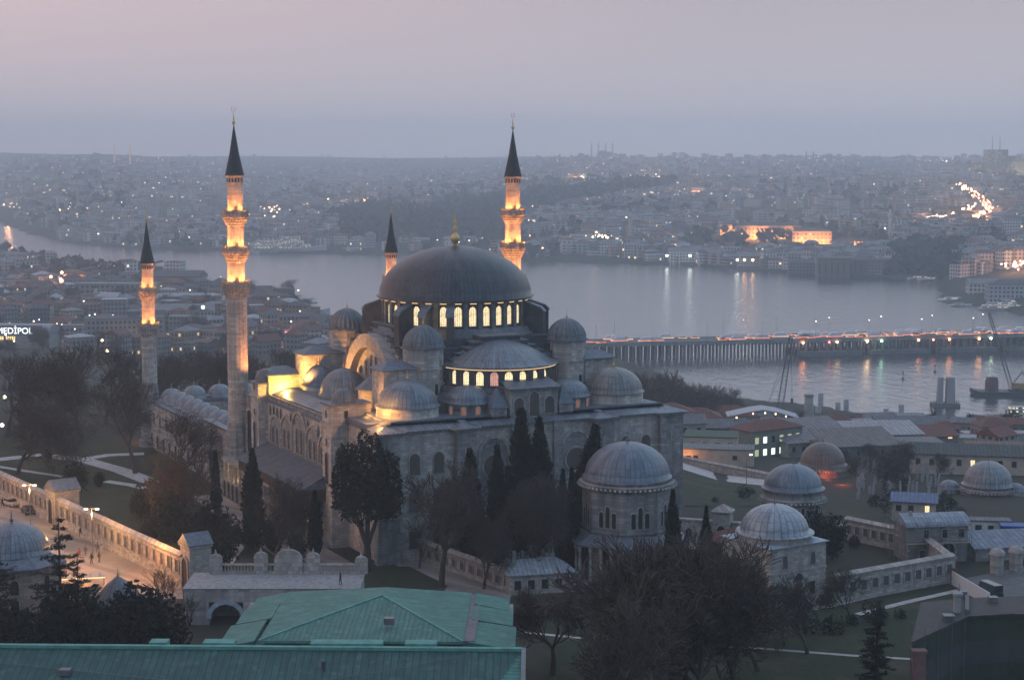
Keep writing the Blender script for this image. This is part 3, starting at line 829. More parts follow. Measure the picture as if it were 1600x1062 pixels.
for k in range(4): lamp(mosque, (-2.2, -45 + k * 9.5, 3.9), 60, WARM2, 0.3)
# arched bay between the stair tower and the minaret, with small lit arches
m = MB(); m.box(0.8, 3.2, -8.6, -2.0, -3, 20.5); m.box(.5, 3.4, -8.6, -2, 20.5, 20.9, 1); bay = m.build("portal_bay", [STONE_D, LEADTRIM], mosque)
window(bay, (.78, -5.2, 6.5), pi, 3.6, 11.5, HOLE, STONE_T, name="portal_arch", fr=.4, proud=.3)
m = MB(); m.box(-4.2, .8, -12.5, -1.5, 8.0, 8.5); m.box(-4, .8, -12.3, -1.7, -2, 4.4, 0); pb = m.build("side_porch", [STONE_T], mosque)
for k in range(4): window(pb, (-4.02, -11.0 + k * 2.6, 4.4 - 3.6), pi, 1.7, 3.4, HOLE, STONE_T, fr=.2, proud=.15)
for k in range(5):
    c2 = inst(col0, mosque); c2.location = (-3.8, -12.1 + k * 2.5, 4.4); c2.scale = (1, 1, 1.25)
lamp(mosque, (-1.8, -6.5, 6.2), 260, WARM2, .3)
# qibla wall openings

def qwin(a, z, w, h, pane=DIM, **k): window(mosque, (a, B0 - .02, z), -pi / 2, w, h, pane, STONE_T, **k)
for a in (9.2, 13.6, 50, 54.2):
    qwin(a, 14.6, 1.9, 3.6); qwin(a, 8.2, 2.2, 4.0); qwin(a, 2.0, 2.2, 3.0, HOLE, arched=False)
for a in (24.0, 40.0, 32.1):
    window(mosque, (a, B0 - .02, 11.2), -pi / 2, 5.2, 8.6, STONE_D, STONE_T, name="blind_arch", fr=.45, proud=.3)
    m = MB(); m.lathe([(0.02, 0), (1.95, 0.0)], 28, 0, 0, mi=0); m.lathe([(1.95, -.02), (2.0, .2), (2.35, .2), (2.4, 0)], 28, mi=1)
    o = m.build("round_window", [glow("round_grille", (.42, .46, .52), .055, .45), STONE_T], mosque); o.location = (a, B0 - .06, 14.9); o.rotation_euler = (pi / 2, 0, 0)  # no light behind this grille; a faint glow gives its grey tone
    for d in (-1.5, 1.5): qwin(a + d, 3.0, 1.4, 3.2, HOLE, arched=False)
for a in (5.2, 18.2, 45, 59.2): window(mosque, (a, B0 - (1.02 if a in (5.2, 59.2) else 1.62), 15.8), -pi / 2, .5, 3.0, STONE_D, STONE_T, name="niche", fr=.1, proud=.1)
for b in (-56.5, -63): window(mosque, (2.98, b, 12.5), pi, 1.6, 3.4, DIM, STONE_T)
# floodlights on the roofs
lamp(mosque, (4.4, -15.6, 22.9), 5200, (1.0, 0.56, 0.10), .35)
lamp(mosque, (6.5, -20.5, 22.6), 1400, WARM, .3)
lamp(mosque, (6.0, -24.5, 26.0), 9000, WARM, .4, 85, (16, -26, 33))
lamp(mosque, (6.4, -19.5, 25.5), 7000, WARM, .4, 100, (16, -12, 31))
lamp(mosque, (4.4, -62.4, 25.2), 2200, (1.0, .42, .10), .25)
lamp(mosque, (4.0, -54.4, 24.6), 3600, WARM, .3, 130, (12, -58, 25))
lamp(mosque, (5.2, -46.5, 23.2), 3000, WARM, .3, 110, (11, -43, 26))
lamp(mosque, (6.5, -36, 22.9), 900, WARM, .3)
lamp(mosque, (58.8, -52, 23.4), 5000, (1, .45, .1), .3)
lamp(mosque, (59.5, -38, 23.4), 1600, WARM, .3)
lamp(mosque, (23.0, -53.2, 28.2), 1400, WARM2, .3, 100, (18, -51, 30))
lamp(mosque, (41.6, -53.2, 28.2), 1800, WARM2, .3, 110, (46.6, -51, 30))
lamp(mosque, (20.5, -48.6, 38.2), 240, WARM2, .2)
lamp(mosque, (5.4, -5.6, 23.6), 11000, (1.0, .36, .10), .5, 80, (0.6, 0, 33))

# ------------------------------------------------------------------ minarets
def ring(r, z0, z1, n, w, mb_, mi=0):
    for k in range(n):
        a = 2 * pi * k / n
        mb_.beam((r * cos(a), r * sin(a), z0), (r * cos(a), r * sin(a), z1), w, w, mi)
def minaret(name, label, pos, cone, tip, rails, radii, rb, group, dz=0.0, base=2.6):
    t = thing(name, label, "minaret", pos, TH, group)
    zb = 14.0
    m = MB(); m.lathe([(base + .8, -3), (base + .8, 1.5), (base + .3, 1.8), (base + .3, 9.5), (base, 10), (base, zb - 1.5), (radii[0], zb + 1)], 12, smooth=False); m.build("pedestal", STONE_D, t)
    zs = [zb + 1] + [r - 1.0 for r in rails[::-1]] + [cone]
    for k in range(len(zs) - 1):
        m = MB(); r = radii[k]; m.lathe([(r, zs[k] + dz * (k > 0)), (r, zs[k + 1] + dz - (2.2 if k < len(zs) - 2 else 0))], 16, smooth=False)
        if k == len(zs) - 2:
            m.lathe([(r + .03, cone + dz - 1.5), (r + .12, cone + dz - 1.42), (r + .12, cone + dz - .3), (r + .3, cone + dz)], 16, smooth=False)
        s = m.build("shaft", STONE, t)
        if k == len(zs) - 2:
            for q in range(16):
                a = 2 * pi * (q + .5) / 16
                window(s, ((r + .11) * cos(a), (r + .11) * sin(a), cone + dz - 1.25), a, .3, .75, HOLE, STONE, fr=.05, proud=.04)
        if k:
            a = radians(-75) - TH
            window(s, (r * .985 * cos(a), r * .985 * sin(a), zs[k] + dz), a, .7, 1.75, HOLE, STONE, fr=.1, proud=.08)
    for k, zr in enumerate(rails[::-1]):
        z = zr + dz; r0, r1 = radii[k], rb[k]
        m = MB(); prof = [(r0, z - 3.2)]
        for q in range(4):
            f = (q + 1) / 4; rr = r0 + (r1 - r0) * f
            prof += [(rr - .05, z - 3.2 + q * .54 + .12), (rr, z - 3.2 + q * .54 + .2), (rr, z - 3.2 + q * .54 + .5)]
        prof += [(r1 + .08, z - 1.0), (r1 + .08, z - .9), (r0, z - .9)]
        m.lathe(prof, 48, smooth=False, flute=.07, nfl=24)
        bl = m.build("balcony", STONE_T, t)
        m = MB(); ring(r1 - .05, z - .9, z, 24, .16, m)
        m.lathe([(r1 - .1, z - .12), (r1 + .06, z - .12), (r1 + .06, z + .05), (r1 - .1, z + .05)], 32, smooth=False); m.lathe([(r1 - .04, z - .9), (r1 - .04, z - .25)], 32)
        m.build("parapet", STONE_T, bl)
        for q in range(8):
            a = 2 * pi * q / 8 - TH + radians(-90 + 22.5)
            lamp(bl, ((r1 - .22) * cos(a), (r1 - .22) * sin(a), z - .6), (1500 if len(rails) == 3 else 1100), (1.0, .33, .075), .15, 95, (r0 * .2 * cos(a), r0 * .2 * sin(a), z + 7.5))
        for q in range(6):
            a = 2 * pi * q / 6 - TH + radians(-90); lamp(bl, ((r1 - .2) * cos(a), (r1 - .2) * sin(a), z - .5), 1700, (1.0, .31, .07), .15, 38, (r0 * .75 * cos(a), r0 * .75 * sin(a), z + 5.5))
        for q in range(4):
            a = 2 * pi * q / 4 - TH + radians(-45); lamp(bl, ((r0 + .32) * cos(a), (r0 + .32) * sin(a), z - .3), 130, (1.0, .42, .10), .1)
        if k > 0 or True:
            for q in range(4):
                a = 2 * pi * q / 4 - TH + radians(-45)
                if k > 0: lamp(bl, ((r0 + 1.6) * cos(a), (r0 + 1.6) * sin(a), z - 4.3), 200, (1.0, .36, .10), .2)  # added mid-air lamps, for the warm light reflected onto the corbels
    m = MB(); m.lathe([(radii[-1] + .38, cone + dz - .05), (radii[-1] + .38, cone + dz + .1), (radii[-1] * .62, cone + dz + (tip - cone) * .45), (.06, tip + dz)], 24)
    c = m.build("spire", CONE, t)
    fm = finial_mb(2.6, .3)
    pts = [(.42 * cos(q * pi / 10), 0, 2.7 + .42 + .42 * sin(q * pi / 10)) for q in range(-4 + 10, 25)]
    for p, q in zip(pts, pts[1:]): fm.tube(p, q, .06, .06, 4)
    f = fm.build("finial", GOLD, c); f.location = (0, 0, tip + dz - .1)
    return t
TALL = dict(cone=63.5, tip=73.4, rails=[56.8, 49.7, 42.8], radii=[2.02, 1.72, 1.62, 1.48], rb=[2.85, 2.72, 2.55])
SHORT = dict(cone=42.8, tip=52.4, rails=[37.3, 29.0], radii=[1.75, 1.45, 1.30], rb=[2.45, 2.25], base=2.1)
minaret("minaret", "tall three-balcony minaret standing apart left of the mosque's domes, its whole shaft in view", M(0, 0), group="tall minarets of the mosque", dz=.3, **TALL)
minaret("minaret", "tall three-balcony minaret rising behind the right shoulder of the main dome", M(61.1, 0), group="tall minarets of the mosque", dz=-.3, **TALL)
minaret("minaret", "shorter two-balcony minaret at the far left corner of the courtyard, above bare trees", M(0, 67.3), group="short minarets of the courtyard", **SHORT)
minaret("minaret", "shorter minaret showing only its top beside the left edge of the main dome", M(61.1, 67.3), group="short minarets of the courtyard", dz=.9, **SHORT)

# ------------------------------------------------------------------ courtyard
cyard = thing("mosque_courtyard", "stone courtyard arcade with rows of small lead domes beyond the tall left minaret", "courtyard", MO, TH)
def ring_wall(x0, x1, y0, y1, z0, z1, th, name, mat):
    m = MB(); m.box(x0, x1, y0, y0 + th, z0, z1); m.box(x0, x1, y1 - th, y1, z0, z1); m.box(x0, x0 + th, y0 + th, y1 - th, z0, z1); m.box(x1 - th, x1, y0 + th, y1 - th, z0, z1)
    return m.build(name, mat, cyard)
cw = ring_wall(-0.5, 61.5, 2.0, 69.0, -3, 10.6, 1.0, "wall", STONE)
ring_wall(-0.9, 61.9, 1.9, 69.4, 10.6, 11.0, 1.6, "cornice", LEADTRIM)
m = MB(); m.box(.3, 6.8, 2.5, 68, 10.2, 10.9); m.box(54, 60.8, 2.5, 68, 10.2, 10.9); m.box(6.8, 54, 61.5, 68, 10.2, 10.9); m.box(6.8, 54, 2.5, 9, 10.2, 12.8)
m.build("arcade_roof", LEADTRIM, cyard)
m = MB(); m.box(6.8, 7.4, 9, 61.5, -1, 10.2); m.box(53.4, 54, 9, 61.5, -1, 10.2); m.box(6.8, 54, 61.5, 62.1, -1, 10.2); m.build("arcade", STONE_T, cyard)
m = MB(); m.box(-1.3, 0.0, 2.5, 19.5, -3, 12.6); m.box(-1.6, .2, 2.3, 19.7, 12.6, 13.0, 1); pb2 = m.build("side_block", [STONE, LEADTRIM], cyard)
window(pb2, (-1.32, 14.5, 1.0), pi, 2.6, 6.5, HOLE, STONE_T, name="side_door", fr=.4, proud=.3)
window(pb2, (-1.32, 14.5, 8.6), pi, 2.6, 2.6, STONE_D, STONE_T, arched=False, name="panel", fr=.3, proud=.15)
CD = lead(36, (0.150, 0.185, 0.220))
dm = MB(); dm.lathe([(2.95, 0), (2.95, .5), (2.75, .6)] + [(max(.02, 2.75 * cos(i * pi / 18)), .6 + 2.5 * sin(i * pi / 18)) for i in range(10)], 36)
cdo = None
spots = [(3.6, 5.6 + 6.25 * k) for k in range(10)] + [(57.4, 5.6 + 6.25 * k) for k in range(10)] + [(9.8 + 6.1 * k, 64.6) for k in range(7)]
for k, (x, y) in enumerate(spots):
    if cdo is None: cdo = dm.build("dome", CD, cyard); cf = finial_mb(1.5, .17).build("finial", STONE_W, cdo); cf.location = (0, 0, 3.05); o = cdo
    else: o = inst(cdo, cyard); f = inst(cf, o); f.location = (0, 0, 3.05)
    o.location = (x, y, 10.9)
for k, (x, R) in enumerate(((8, 3.3), (15.5, 3.3), (23, 3.3), (31, 3.9), (39, 3.3), (46.5, 3.3), (54, 3.3))):
    o = inst(cdo, cyard); o.location = (x, 5.6, 12.8); o.scale = (R / 2.75,) * 3
    f = inst(cf, o); f.location = (0, 0, 3.05)
for k in range(9):
    y = 22 + k * 5.0
    window(cw, (-.52, y, 5.8), pi, .9, 2.6, DIM, STONE_T, fr=.14, proud=.12)
    window(cw, (-.52, y + 2.4, 0.6), pi, 1.5, 2.8, HOLE, STONE_T, arched=False, fr=.2, proud=.12)
lamp(cyard, (4.2, 69.5, 11.4), 700, (1, .8, .45), .3); lamp(cyard, (1.2, 3.0, 14.0), 500, (1, .8, .45), .3)
lamp(cyard, (28, 62, 10.5), 900, (1, .85, .55), .3)
# ------------------------------------------------------------------ trees
def gp(px, Y, z=None):
    """ground point at depth Y under photo column px"""
    X = 0
    for _ in range(4):
        zz = height(X, Y) if z is None else z
        X = (px - 800) / F * (Y * cos(PITCH) - (zz - CAM_H) * sin(PITCH))
    return Vector((X, Y, height(X, Y) if z is None else z))
rnd = random.Random(11)
def rv(k=1.0): return Vector((rnd.gauss(0, k), rnd.gauss(0, k), rnd.gauss(0, k)))
def bare_tree_proto(H, spread, maxlev, seed, up=0.10, kids=(2, 4), twig=0.022, lean=0.0, first=0.28):
    rnd.seed(seed); tm, cm = MB(), MB()
    def grow(p, d, L, r, lev):
        n = 3 if lev < 3 else 2
        r1 = max(r * 0.62, twig)
        for i in range(n):
            d = (d + rv(0.13 + 0.03 * lev) + Vector((0, 0, up))).normalized()
            q = p + d * (L / n)
            ra, rb = r + (r1 - r) * i / n, r + (r1 - r) * (i + 1) / n
            (tm if lev < 2 else cm).tube(p, q, ra, rb, 7 if lev == 0 else (5 if lev == 1 else 3))
            p = q
            if lev < maxlev and i < n - 1 and (lev > 0 or i == n - 2) and rnd.random() < 0.8: child(p, d, L, rb, lev)
        if lev < maxlev:
            for _ in range(rnd.randint(*kids)): child(p, d, L, r1, lev)
    def child(p, d, L, r, lev):
        side = d.orthogonal().normalized(); side.rotate(Matrix.Rotation(rnd.random() * 2 * pi, 3, d))
        nd = (d * 1.0 + side * spread * (0.55 + rnd.random() * 0.9)).normalized()
        grow(p, nd, L * (0.64 + rnd.random() * 0.24), r * (0.62 + rnd.random() * .2), lev + 1)
    grow(Vector((0, 0, -0.3)), Vector((lean, 0, 1)).normalized(), H * first, H * 0.019, 0)
    top = max(v[2] for v in cm.v)
    for m in (tm, cm): m.v = [(x * H / top, y * H / top, z * H / top) for x, y, z in m.v]
    return tm, cm
def leaves(mb, c, rx, ry, rz, n, size, inner=0.35):
    """leaf clumps scattered through an uneven ellipsoid"""
    for _ in range(n):
        while True:
            p = Vector((rnd.uniform(-1, 1), rnd.uniform(-1, 1), rnd.uniform(-1, 1)))
            if inner < p.length < 1: break
        wob = 1 + 0.28 * noise.noise(p * 2.3 + Vector(c) * 0.37)
        q = Vector((c[0] + p.x * rx * wob, c[1] + p.y * ry * wob, c[2] + p.z * rz * wob))
        u = rv().normalized() * size * rnd.uniform(.5, 1.3); w = rv().normalized() * size * rnd.uniform(.3, .8)
        mb.face([q - u, q + w, q + u, q - w])
def cypress_proto(H, R, seed, spiky=1.0, n=2600):
    rnd.seed(seed); tm, cm = MB(), MB()
    tm.tube((0, 0, -.5), (0, 0, H * .85), R * .13, .04, 6)
    for _ in range(n):
        t = rnd.random() ** 0.85
        a = rnd.random() * 2 * pi
        env = R * min(1.0, (t / 0.22) ** .6 if t < .22 else 1) * (1 - max(0, (t - .22) / .78) ** (1.5 / spiky)) + .15
        env *= 0.82 + 0.36 * noise.noise(Vector((cos(a) * 1.4, sin(a) * 1.4, t * H * .42 + seed)))
        rr = env * rnd.uniform(.55, 1.05)
        q = Vector((rr * cos(a), rr * sin(a), H * (.03 + .97 * t)))
        s = rnd.uniform(.25, .62)
        u = Vector((cos(a) * .5, sin(a) * .5, 1.0)).normalized() * s + rv(.12); w = rv().normalized() * s * .6
        cm.face([q - u, q + w, q + u, q - w])
    m2 = []                                       # dense inside
    prof = [(R * .5 * (1 - k / 10) ** .7 * (1 if k else .6) + .02, H * (.06 + .086 * k)) for k in range(11)]
    cm.lathe(prof, 9)
    return tm, cm
def blob_tree_proto(lobes, trunk, n, size, seed):
    rnd.seed(seed); tm, cm = MB(), MB()
    for p, q, r0, r1 in trunk: tm.tube(p, q, r0, r1, 7)
    for (x, y, z, rx, ry, rz) in lobes: leaves(cm, (x, y, z), rx, ry, rz, int(n * rx * rz / 9), size, .2)
    return tm, cm
def cedar_proto(H, R, seed, tiers=11, droop=.12):
    rnd.seed(seed); tm, cm = MB(), MB()
    tm.tube((0, 0, -.5), (0, 0, H * .97), H * .02, .05, 7)
    for k in range(tiers):
        t = (k + .5) / tiers; z = H * (.14 + .84 * t); L = R * (1 - t) ** .8 + .25
        for j in range(5 if k < tiers - 2 else 3):
            a = rnd.random() * 2 * pi; l = L * rnd.uniform(.55, 1.15)
            e = Vector((l * cos(a), l * sin(a), z + l * rnd.uniform(-droop, droop * 1.6)))
            tm.tube((0, 0, z), e, .09, .03, 4)
            for _ in range(int(26 * l / R * 3) + 8):
                f = rnd.uniform(.2, 1.05); q = Vector((0, 0, z)).lerp(e, f) + Vector((rnd.gauss(0, .34) * (1.2 - f * .5), rnd.gauss(0, .34) * (1.2 - f * .5), rnd.gauss(-.03, .13)))
                u = Vector((rnd.gauss(0, 1), rnd.gauss(0, 1), rnd.gauss(0, .25))).normalized() * rnd.uniform(.2, .5); w = Vector((-u.y, u.x, 0)) * .45
                cm.face([q - u, q + w, q + u, q - w])
    return tm, cm
PROTO = {}
def tree(kind, pos, scale, label, rot=None, name=None, cat="tree", group=None, sx=1.0, tilt=0.0):
    tm, cm, h, tmat, cmat, nm = PROTO[kind]
    t = thing(name or nm, label, cat, pos, 0, group)
    t.rotation_euler = (0, tilt, rnd.uniform(0, 6.28) if rot is None else rot)
    t.scale = (scale * sx, scale * sx, scale)
    if isinstance(tm, MB):
        a = tm.build("trunk", tmat, t); b = cm.build("crown", cmat, t)
        PROTO[kind] = (a, b, h, tmat, cmat, nm)
    else:
        inst(tm, t); inst(cm, t)
    return t
def defproto(kind, h, pair, nm, tmat=BARK, cmat=TWIG): PROTO[kind] = (pair[0], pair[1], h, tmat, cmat, nm)
defproto("plane", 24, bare_tree_proto(24, .62, 6, 3, kids=(2, 3), twig=.042, first=.20), "bare_tree")
defproto("plane2", 20, bare_tree_proto(20, .72, 5, 5, kids=(3, 4), twig=.042, first=.20), "bare_tree")
defproto("fork", 20, bare_tree_proto(20, .55, 5, 8, kids=(3, 4), twig=.03, lean=.15, first=.22), "bare_tree")
defproto("twiggy", 20, bare_tree_proto(20, .78, 5, 21, kids=(3, 5), twig=.042, first=.17, up=.12), "bare_tree")
defproto("twiggy2", 20, bare_tree_proto(20, .70, 5, 29, kids=(3, 5), twig=.042, first=.19, up=.10), "bare_tree")
defproto("sapling", 8, bare_tree_proto(8, .5, 4, 31, kids=(2, 4), twig=.018), "bare_tree")
defproto("cypress", 20, cypress_proto(20, 2.7, 4), "cypress_tree", cmat=CYP)
defproto("cypress2", 20, cypress_proto(20, 2.2, 9, .8), "cypress_tree", cmat=CYP)
defproto("cypress3", 12, cypress_proto(12, 1.15, 14, 1.3, 1100), "cypress_tree", cmat=CYP)
rnd.seed(50)
defproto("stonepine", 23, blob_tree_proto([(-3.0, 0, 14, 2.9, 3, 5.0), (.2, .5, 17.5, 2.9, 3, 5.2), (3.0, -.3, 14.5, 2.7, 3, 5.4), (-1.0, -1.2, 11.5, 4.0, 3, 3.4), (3.2, .4, 11, 2.9, 2.6, 3.0), (-3.2, .2, 18.0, 1.9, 2, 3.0)],
         [((0, 0, -.5), (0, 0, 4), .75, .55), ((0, 0, 4), (-2, 0, 10), .45, .3), ((0, 0, 4), (.3, .3, 14), .45, .25), ((0, 0, 4), (2.5, 0, 11), .4, .25), ((-2, 0, 10), (-2.8, 0, 16), .3, .1), ((2.5, 0, 11), (3, 0, 16), .25, .1)], 900, .42, 61), "evergreen_tree", cmat=CYP)
defproto("bushy", 8, blob_tree_proto([(0, 0, 4.4, 3.2, 3.2, 3.6), (1.6, .8, 3.2, 2.4, 2.4, 2.6), (-1.7, -.6, 3.4, 2.3, 2.3, 2.9)], [((0, 0, -.4), (0, 0, 4), .3, .15)], 620, .40, 63), "evergreen_tree", cmat=PINE)
defproto("shrub", 3, blob_tree_proto([(0, 0, 1.3, 1.7, 1.7, 1.5), (1.1, .3, 1.0, 1.1, 1.1, 1.1)], [((0, 0, -.3), (0, 0, 1), .1, .05)], 900, .24, 65), "shrub", cmat=PINE)
defproto("cedar", 17, cedar_proto(17, 5.2, 71), "cedar_tree", cmat=PINE)
defproto("spruce", 18, cedar_proto(18, 4.2, 77, 16, .2), "conifer_tree", cmat=PINE)
rnd.seed(99)
def T(kind, px, Y, top, label, **k):
    """a tree at depth Y whose top reaches row top of the photo"""
    p = gp(px, Y); zt = at_y(px, top, Y).z
    return tree(kind, p, (zt - p.z) / PROTO[kind][2], label, **k)
# cypresses and evergreens round the mosque
T("cypress", 814, 293, 640, "tallest dark cypress, front one of the pair before the middle of the qibla wall", sx=1.1)
T("cypress2", 842, 295, 655, "dark cypress standing close behind the tallest one, its tip a little lower to the right", sx=1.1)
T("cypress", 735, 285, 703, "broad rounded cypress between the twiggy grey tree and the round grille window", sx=1.15)
T("cypress2", 777, 284, 698, "slim pointed cypress just right of the round window niche", sx=.95)
T("cypress", 900, 290, 664, "leaning dark cypress against the wall behind the large tomb dome", sx=1.2, tilt=.14, rot=0)
T("cypress2", 879, 281, 735, "narrow cypress at the left flank of the large domed tomb, farther from its wall", sx=.8)
T("cypress2", 893, 279, 733, "narrow cypress touching the left edge of the large domed tomb", sx=.85)
T("cypress2", 1050, 272, 766, "small cypress at the right flank of the large domed tomb", sx=.9)
T("cypress2", 1102, 270, 792, "small cypress between the large tomb and the red tiled roof", sx=.8)
T("cypress3", 338, 330, 706, "thin columnar cypress against the courtyard wall beside the minaret foot")
T("cypress2", 396, 303, 702, "spire-shaped cypress with a wide skirt before the side porch", sx=1.15)
T("bushy", 398, 298, 800, "dark rounded evergreen at the foot of the spire-shaped cypress", sx=.75)
T("cypress2", 493, 292, 767, "small dark cypress before the side gallery's arcade", sx=1.1)
T("stonepine", 574, 284, 671, "big dark evergreen with forked trunk at the mosque's near corner", rot=.2)
# bare trees
T("twiggy", 690, 274, 722, "grey twiggy bare tree before the left half of the qibla wall", sx=.78)
T("twiggy2", 833, 276, 735, "brown twiggy bare tree in front of the pair of tallest cypresses", sx=.72)
T("sapling", 655, 286, 800, "slight bare sapling left of the grey twiggy tree")
T("twiggy2", 756, 272, 805, "low dark bare tree over the graveyard stones", sx=.8)
for px, Y, top, kd in ((905, 216, 872, "plane2"), (968, 207, 850, "twiggy"), (1035, 213, 828, "twiggy2"), (1095, 203, 846, "plane2"), (1152, 216, 862, "twiggy2"), (1185, 228, 890, "fork"), (862, 226, 915, "twiggy"), (1010, 192, 915, "plane")):
    T(kd, px, Y, top, "large dark brown bare tree in the thicket at the bottom centre of the view", group="bare trees of the front thicket", sx=1.0)
T("plane2", 1262, 236, 905, "bare tree before the small domed school, its trunk on the lawn")
T("fork", 1330, 252, 880, "bare tree in front of the windowed wall right of the small domed school")
T("sapling", 1225, 240, 905, "thin bare sapling close to the school's corner")
T("spruce", 1368, 216, 932, "dark conifer at the bottom edge left of the netted building", sx=1.0)
T("spruce", 1384, 345, 735, "tall thin dark conifer among the tombs above the walled garden", sx=.55)
T("bushy", 1300, 292, 800, "dark evergreen right behind the small domed school", sx=.75)
T("bushy", 1335, 300, 835, "low dark evergreen inside the walled garden behind the school", sx=.9)
T("bushy", 1272, 300, 790, "dark evergreen between the two domed tombs at right", sx=.6)
# the park at left
T("plane", 128, 412, 527, "widest bare tree in the park, its crown filling the gap left of the short minaret")
T("plane", 165, 440, 535, "bare tree standing behind the widest one towards the short minaret")
T("plane2", 78, 425, 560, "bare tree in the park just left of the widest one")
T("plane", 12, 420, 545, "bare tree cut by the left edge of the view above the park")
T("plane2", 28, 372, 610, "gnarled bare tree on the lawn behind the left end of the lit wall")
T("fork", 212, 372, 585, "bare tree with several rising stems beside the forking path")
T("fork", 265, 352, 640, "bare tree in front of the courtyard wall", sx=1.1)
T("plane2", 292, 318, 690, "bare tree with pale trunk between courtyard and lit wall", sx=.9)
T("fork", 425, 286, 735, "slender bare tree before the side gallery roof", sx=.7)
T("plane2", 450, 300, 760, "bare tree whose branches cross the wooden screen", sx=.7)
for px, Y, top in ((262, 478, 548), (300, 500, 540), (335, 470, 548), (405, 500, 545), (440, 530, 540), (225, 500, 560), (380, 520, 550)):
    T("plane2" if px % 2 else "plane", px, Y, top, "bare tree in the grove behind the courtyard's far domes", group="grove behind the courtyard")
T("cypress", 42, 430, 592, "dark pointed evergreen among the bare trees at the park's far side", sx=1.5)
for k, (px, Y, top, s) in enumerate(((240, 322, 745, .9), (215, 330, 770, .9), (262, 306, 770, .9), (330, 306, 780, .9), (355, 296, 800, .8), (300, 300, 800, 1.0), (430, 296, 800, .8), (465, 290, 830, .7), (232, 306, 810, .9), (345, 280, 830, .9))):
    T("bushy", px, Y, top, "dark evergreen shrub tree in the belt between the lit wall and the mosque", group="shrub belt beside the lit wall", sx=s)
for px, Y, top in ((155, 356, 735), (118, 350, 720), (75, 385, 700)):
    T("bushy", px, Y, top, "dark evergreen on the park lawn beyond the lit wall", group="evergreens on the park lawn", sx=.8)
T("cedar", 96, 247, 800, "layered cedar before the pink domed building on the plaza", sx=.95)
T("cedar", -4, 236, 845, "dark layered cedar at the left edge of the view", sx=1.2)
T("cedar", 124, 243, 858, "dark layered cedar right of the one before the pink building", sx=.9)
for px, Y, top in ((215, 232, 905), (120, 232, 905), (60, 226, 945), (20, 230, 945), (180, 228, 935), (245, 229, 925), (100, 232, 935)):
    T("bushy", px, Y, top, "dark evergreen in the row below the lit plaza", group="evergreens below the plaza", sx=.9)
T("sapling", 250, 261, 880, "bare sapling on the plaza in front of the lit wall")
T("sapling", 265, 258, 895, "smaller bare sapling at the plaza's lower right corner")
T("sapling", 295, 246, 925, "bare sapling before the stone terrace's arched wall")
T("shrub", 300, 305, 850, "reddish brown shrub under the lit wall's far side")

# ------------------------------------------------------------------ lawns, paths, paving round the mosque
def sheet(name, pts, z, mat, flat=True):
    m = MB()
    m.face([(p.x, p.y, z) for p in pts]); o = m.build(name, mat); o["kind"] = "structure"; return o
def strip(name, pts, w, z, mat, dz=0.0):
    """a path of width w that follows the ground"""
    m = MB(); L, R = [], []
    dense = []
    for a, b in zip(pts, pts[1:]):
        n = max(1, int((b - a).length / 4))
        dense += [a.lerp(b, i / n) for i in range(n)]
    dense.append(pts[-1])
    for i, p in enumerate(dense):
        d = (dense[min(i + 1, len(dense) - 1)] - dense[max(i - 1, 0)]); d.z = 0; d.normalize()
        s = Vector((-d.y, d.x, 0)) * w / 2
        zz = lambda q: max(height(q.x, q.y), height(p.x, p.y)) + z
        L.append((*(p + s).xy, zz(p + s))); R.append((*(p - s).xy, zz(p - s)))
    for i in range(len(dense) - 1): m.face([R[i], R[i + 1], L[i + 1], L[i]])
    o = m.build(name, mat); o["kind"] = "structure"; return o
A0 = lambda px, py: at(px, py, 0)
sheet("lawn", [A0(-60, 690), A0(235, 690), A0(300, 790), A0(330, 880), A0(-60, 745)], .03, GRASSM)
strip("path", [A0(-40, 722), A0(60, 711), A0(130, 718), A0(190, 735), A0(242, 755)], 4.2, .06, PATHM)
strip("path", [A0(125, 718), A0(170, 711), A0(225, 709)], 3.4, .075, PATHM)
strip("path", [A0(-40, 723), A0(40, 736), A0(100, 745)], 1.6, .09, PATHM)
strip("path", [A0(165, 752), A0(205, 758), A0(240, 766)], 2.4, .10, PATHM)
strip("path", [A0(350, 880), A0(372, 850)], 3.0, .06, PATHM)
sheet("paving", [M(-9, 4), M(-1, 4), M(-1, -72), M(70, -72), M(70, -84), M(-12, -84)], .025, PAVE)
sheet("lawn", [A0(540, 920), A0(575, 885), A0(640, 885), A0(700, 915), A0(690, 928), A0(560, 928)], .06, GRASSM)
sheet("paving", [A0(590, 868), A0(640, 862), A0(800, 926), A0(790, 960), A0(700, 925)], .045, PAVE)
# lawns and paths at right
sheet("lawn", [A0(850, 935), A0(1180, 935), A0(1290, 940), A0(1500, 905), A0(1560, 960), A0(1560, 1120), A0(850, 1120)], .03, GRASSM)
strip("path", [A0(820, 988), A0(900, 996), A0(1100, 1008), A0(1200, 1014), A0(1330, 1024), A0(1430, 1030)], .9, .07, PATHM)
strip("path", [A0(1100, 978), A0(1200, 962), A0(1290, 948), A0(1400, 922), A0(1490, 905)], 1.5, .07, PATHM)
strip("path", [A0(1340, 960), A0(1420, 940), A0(1500, 922)], 1.3, .09, PATHM)
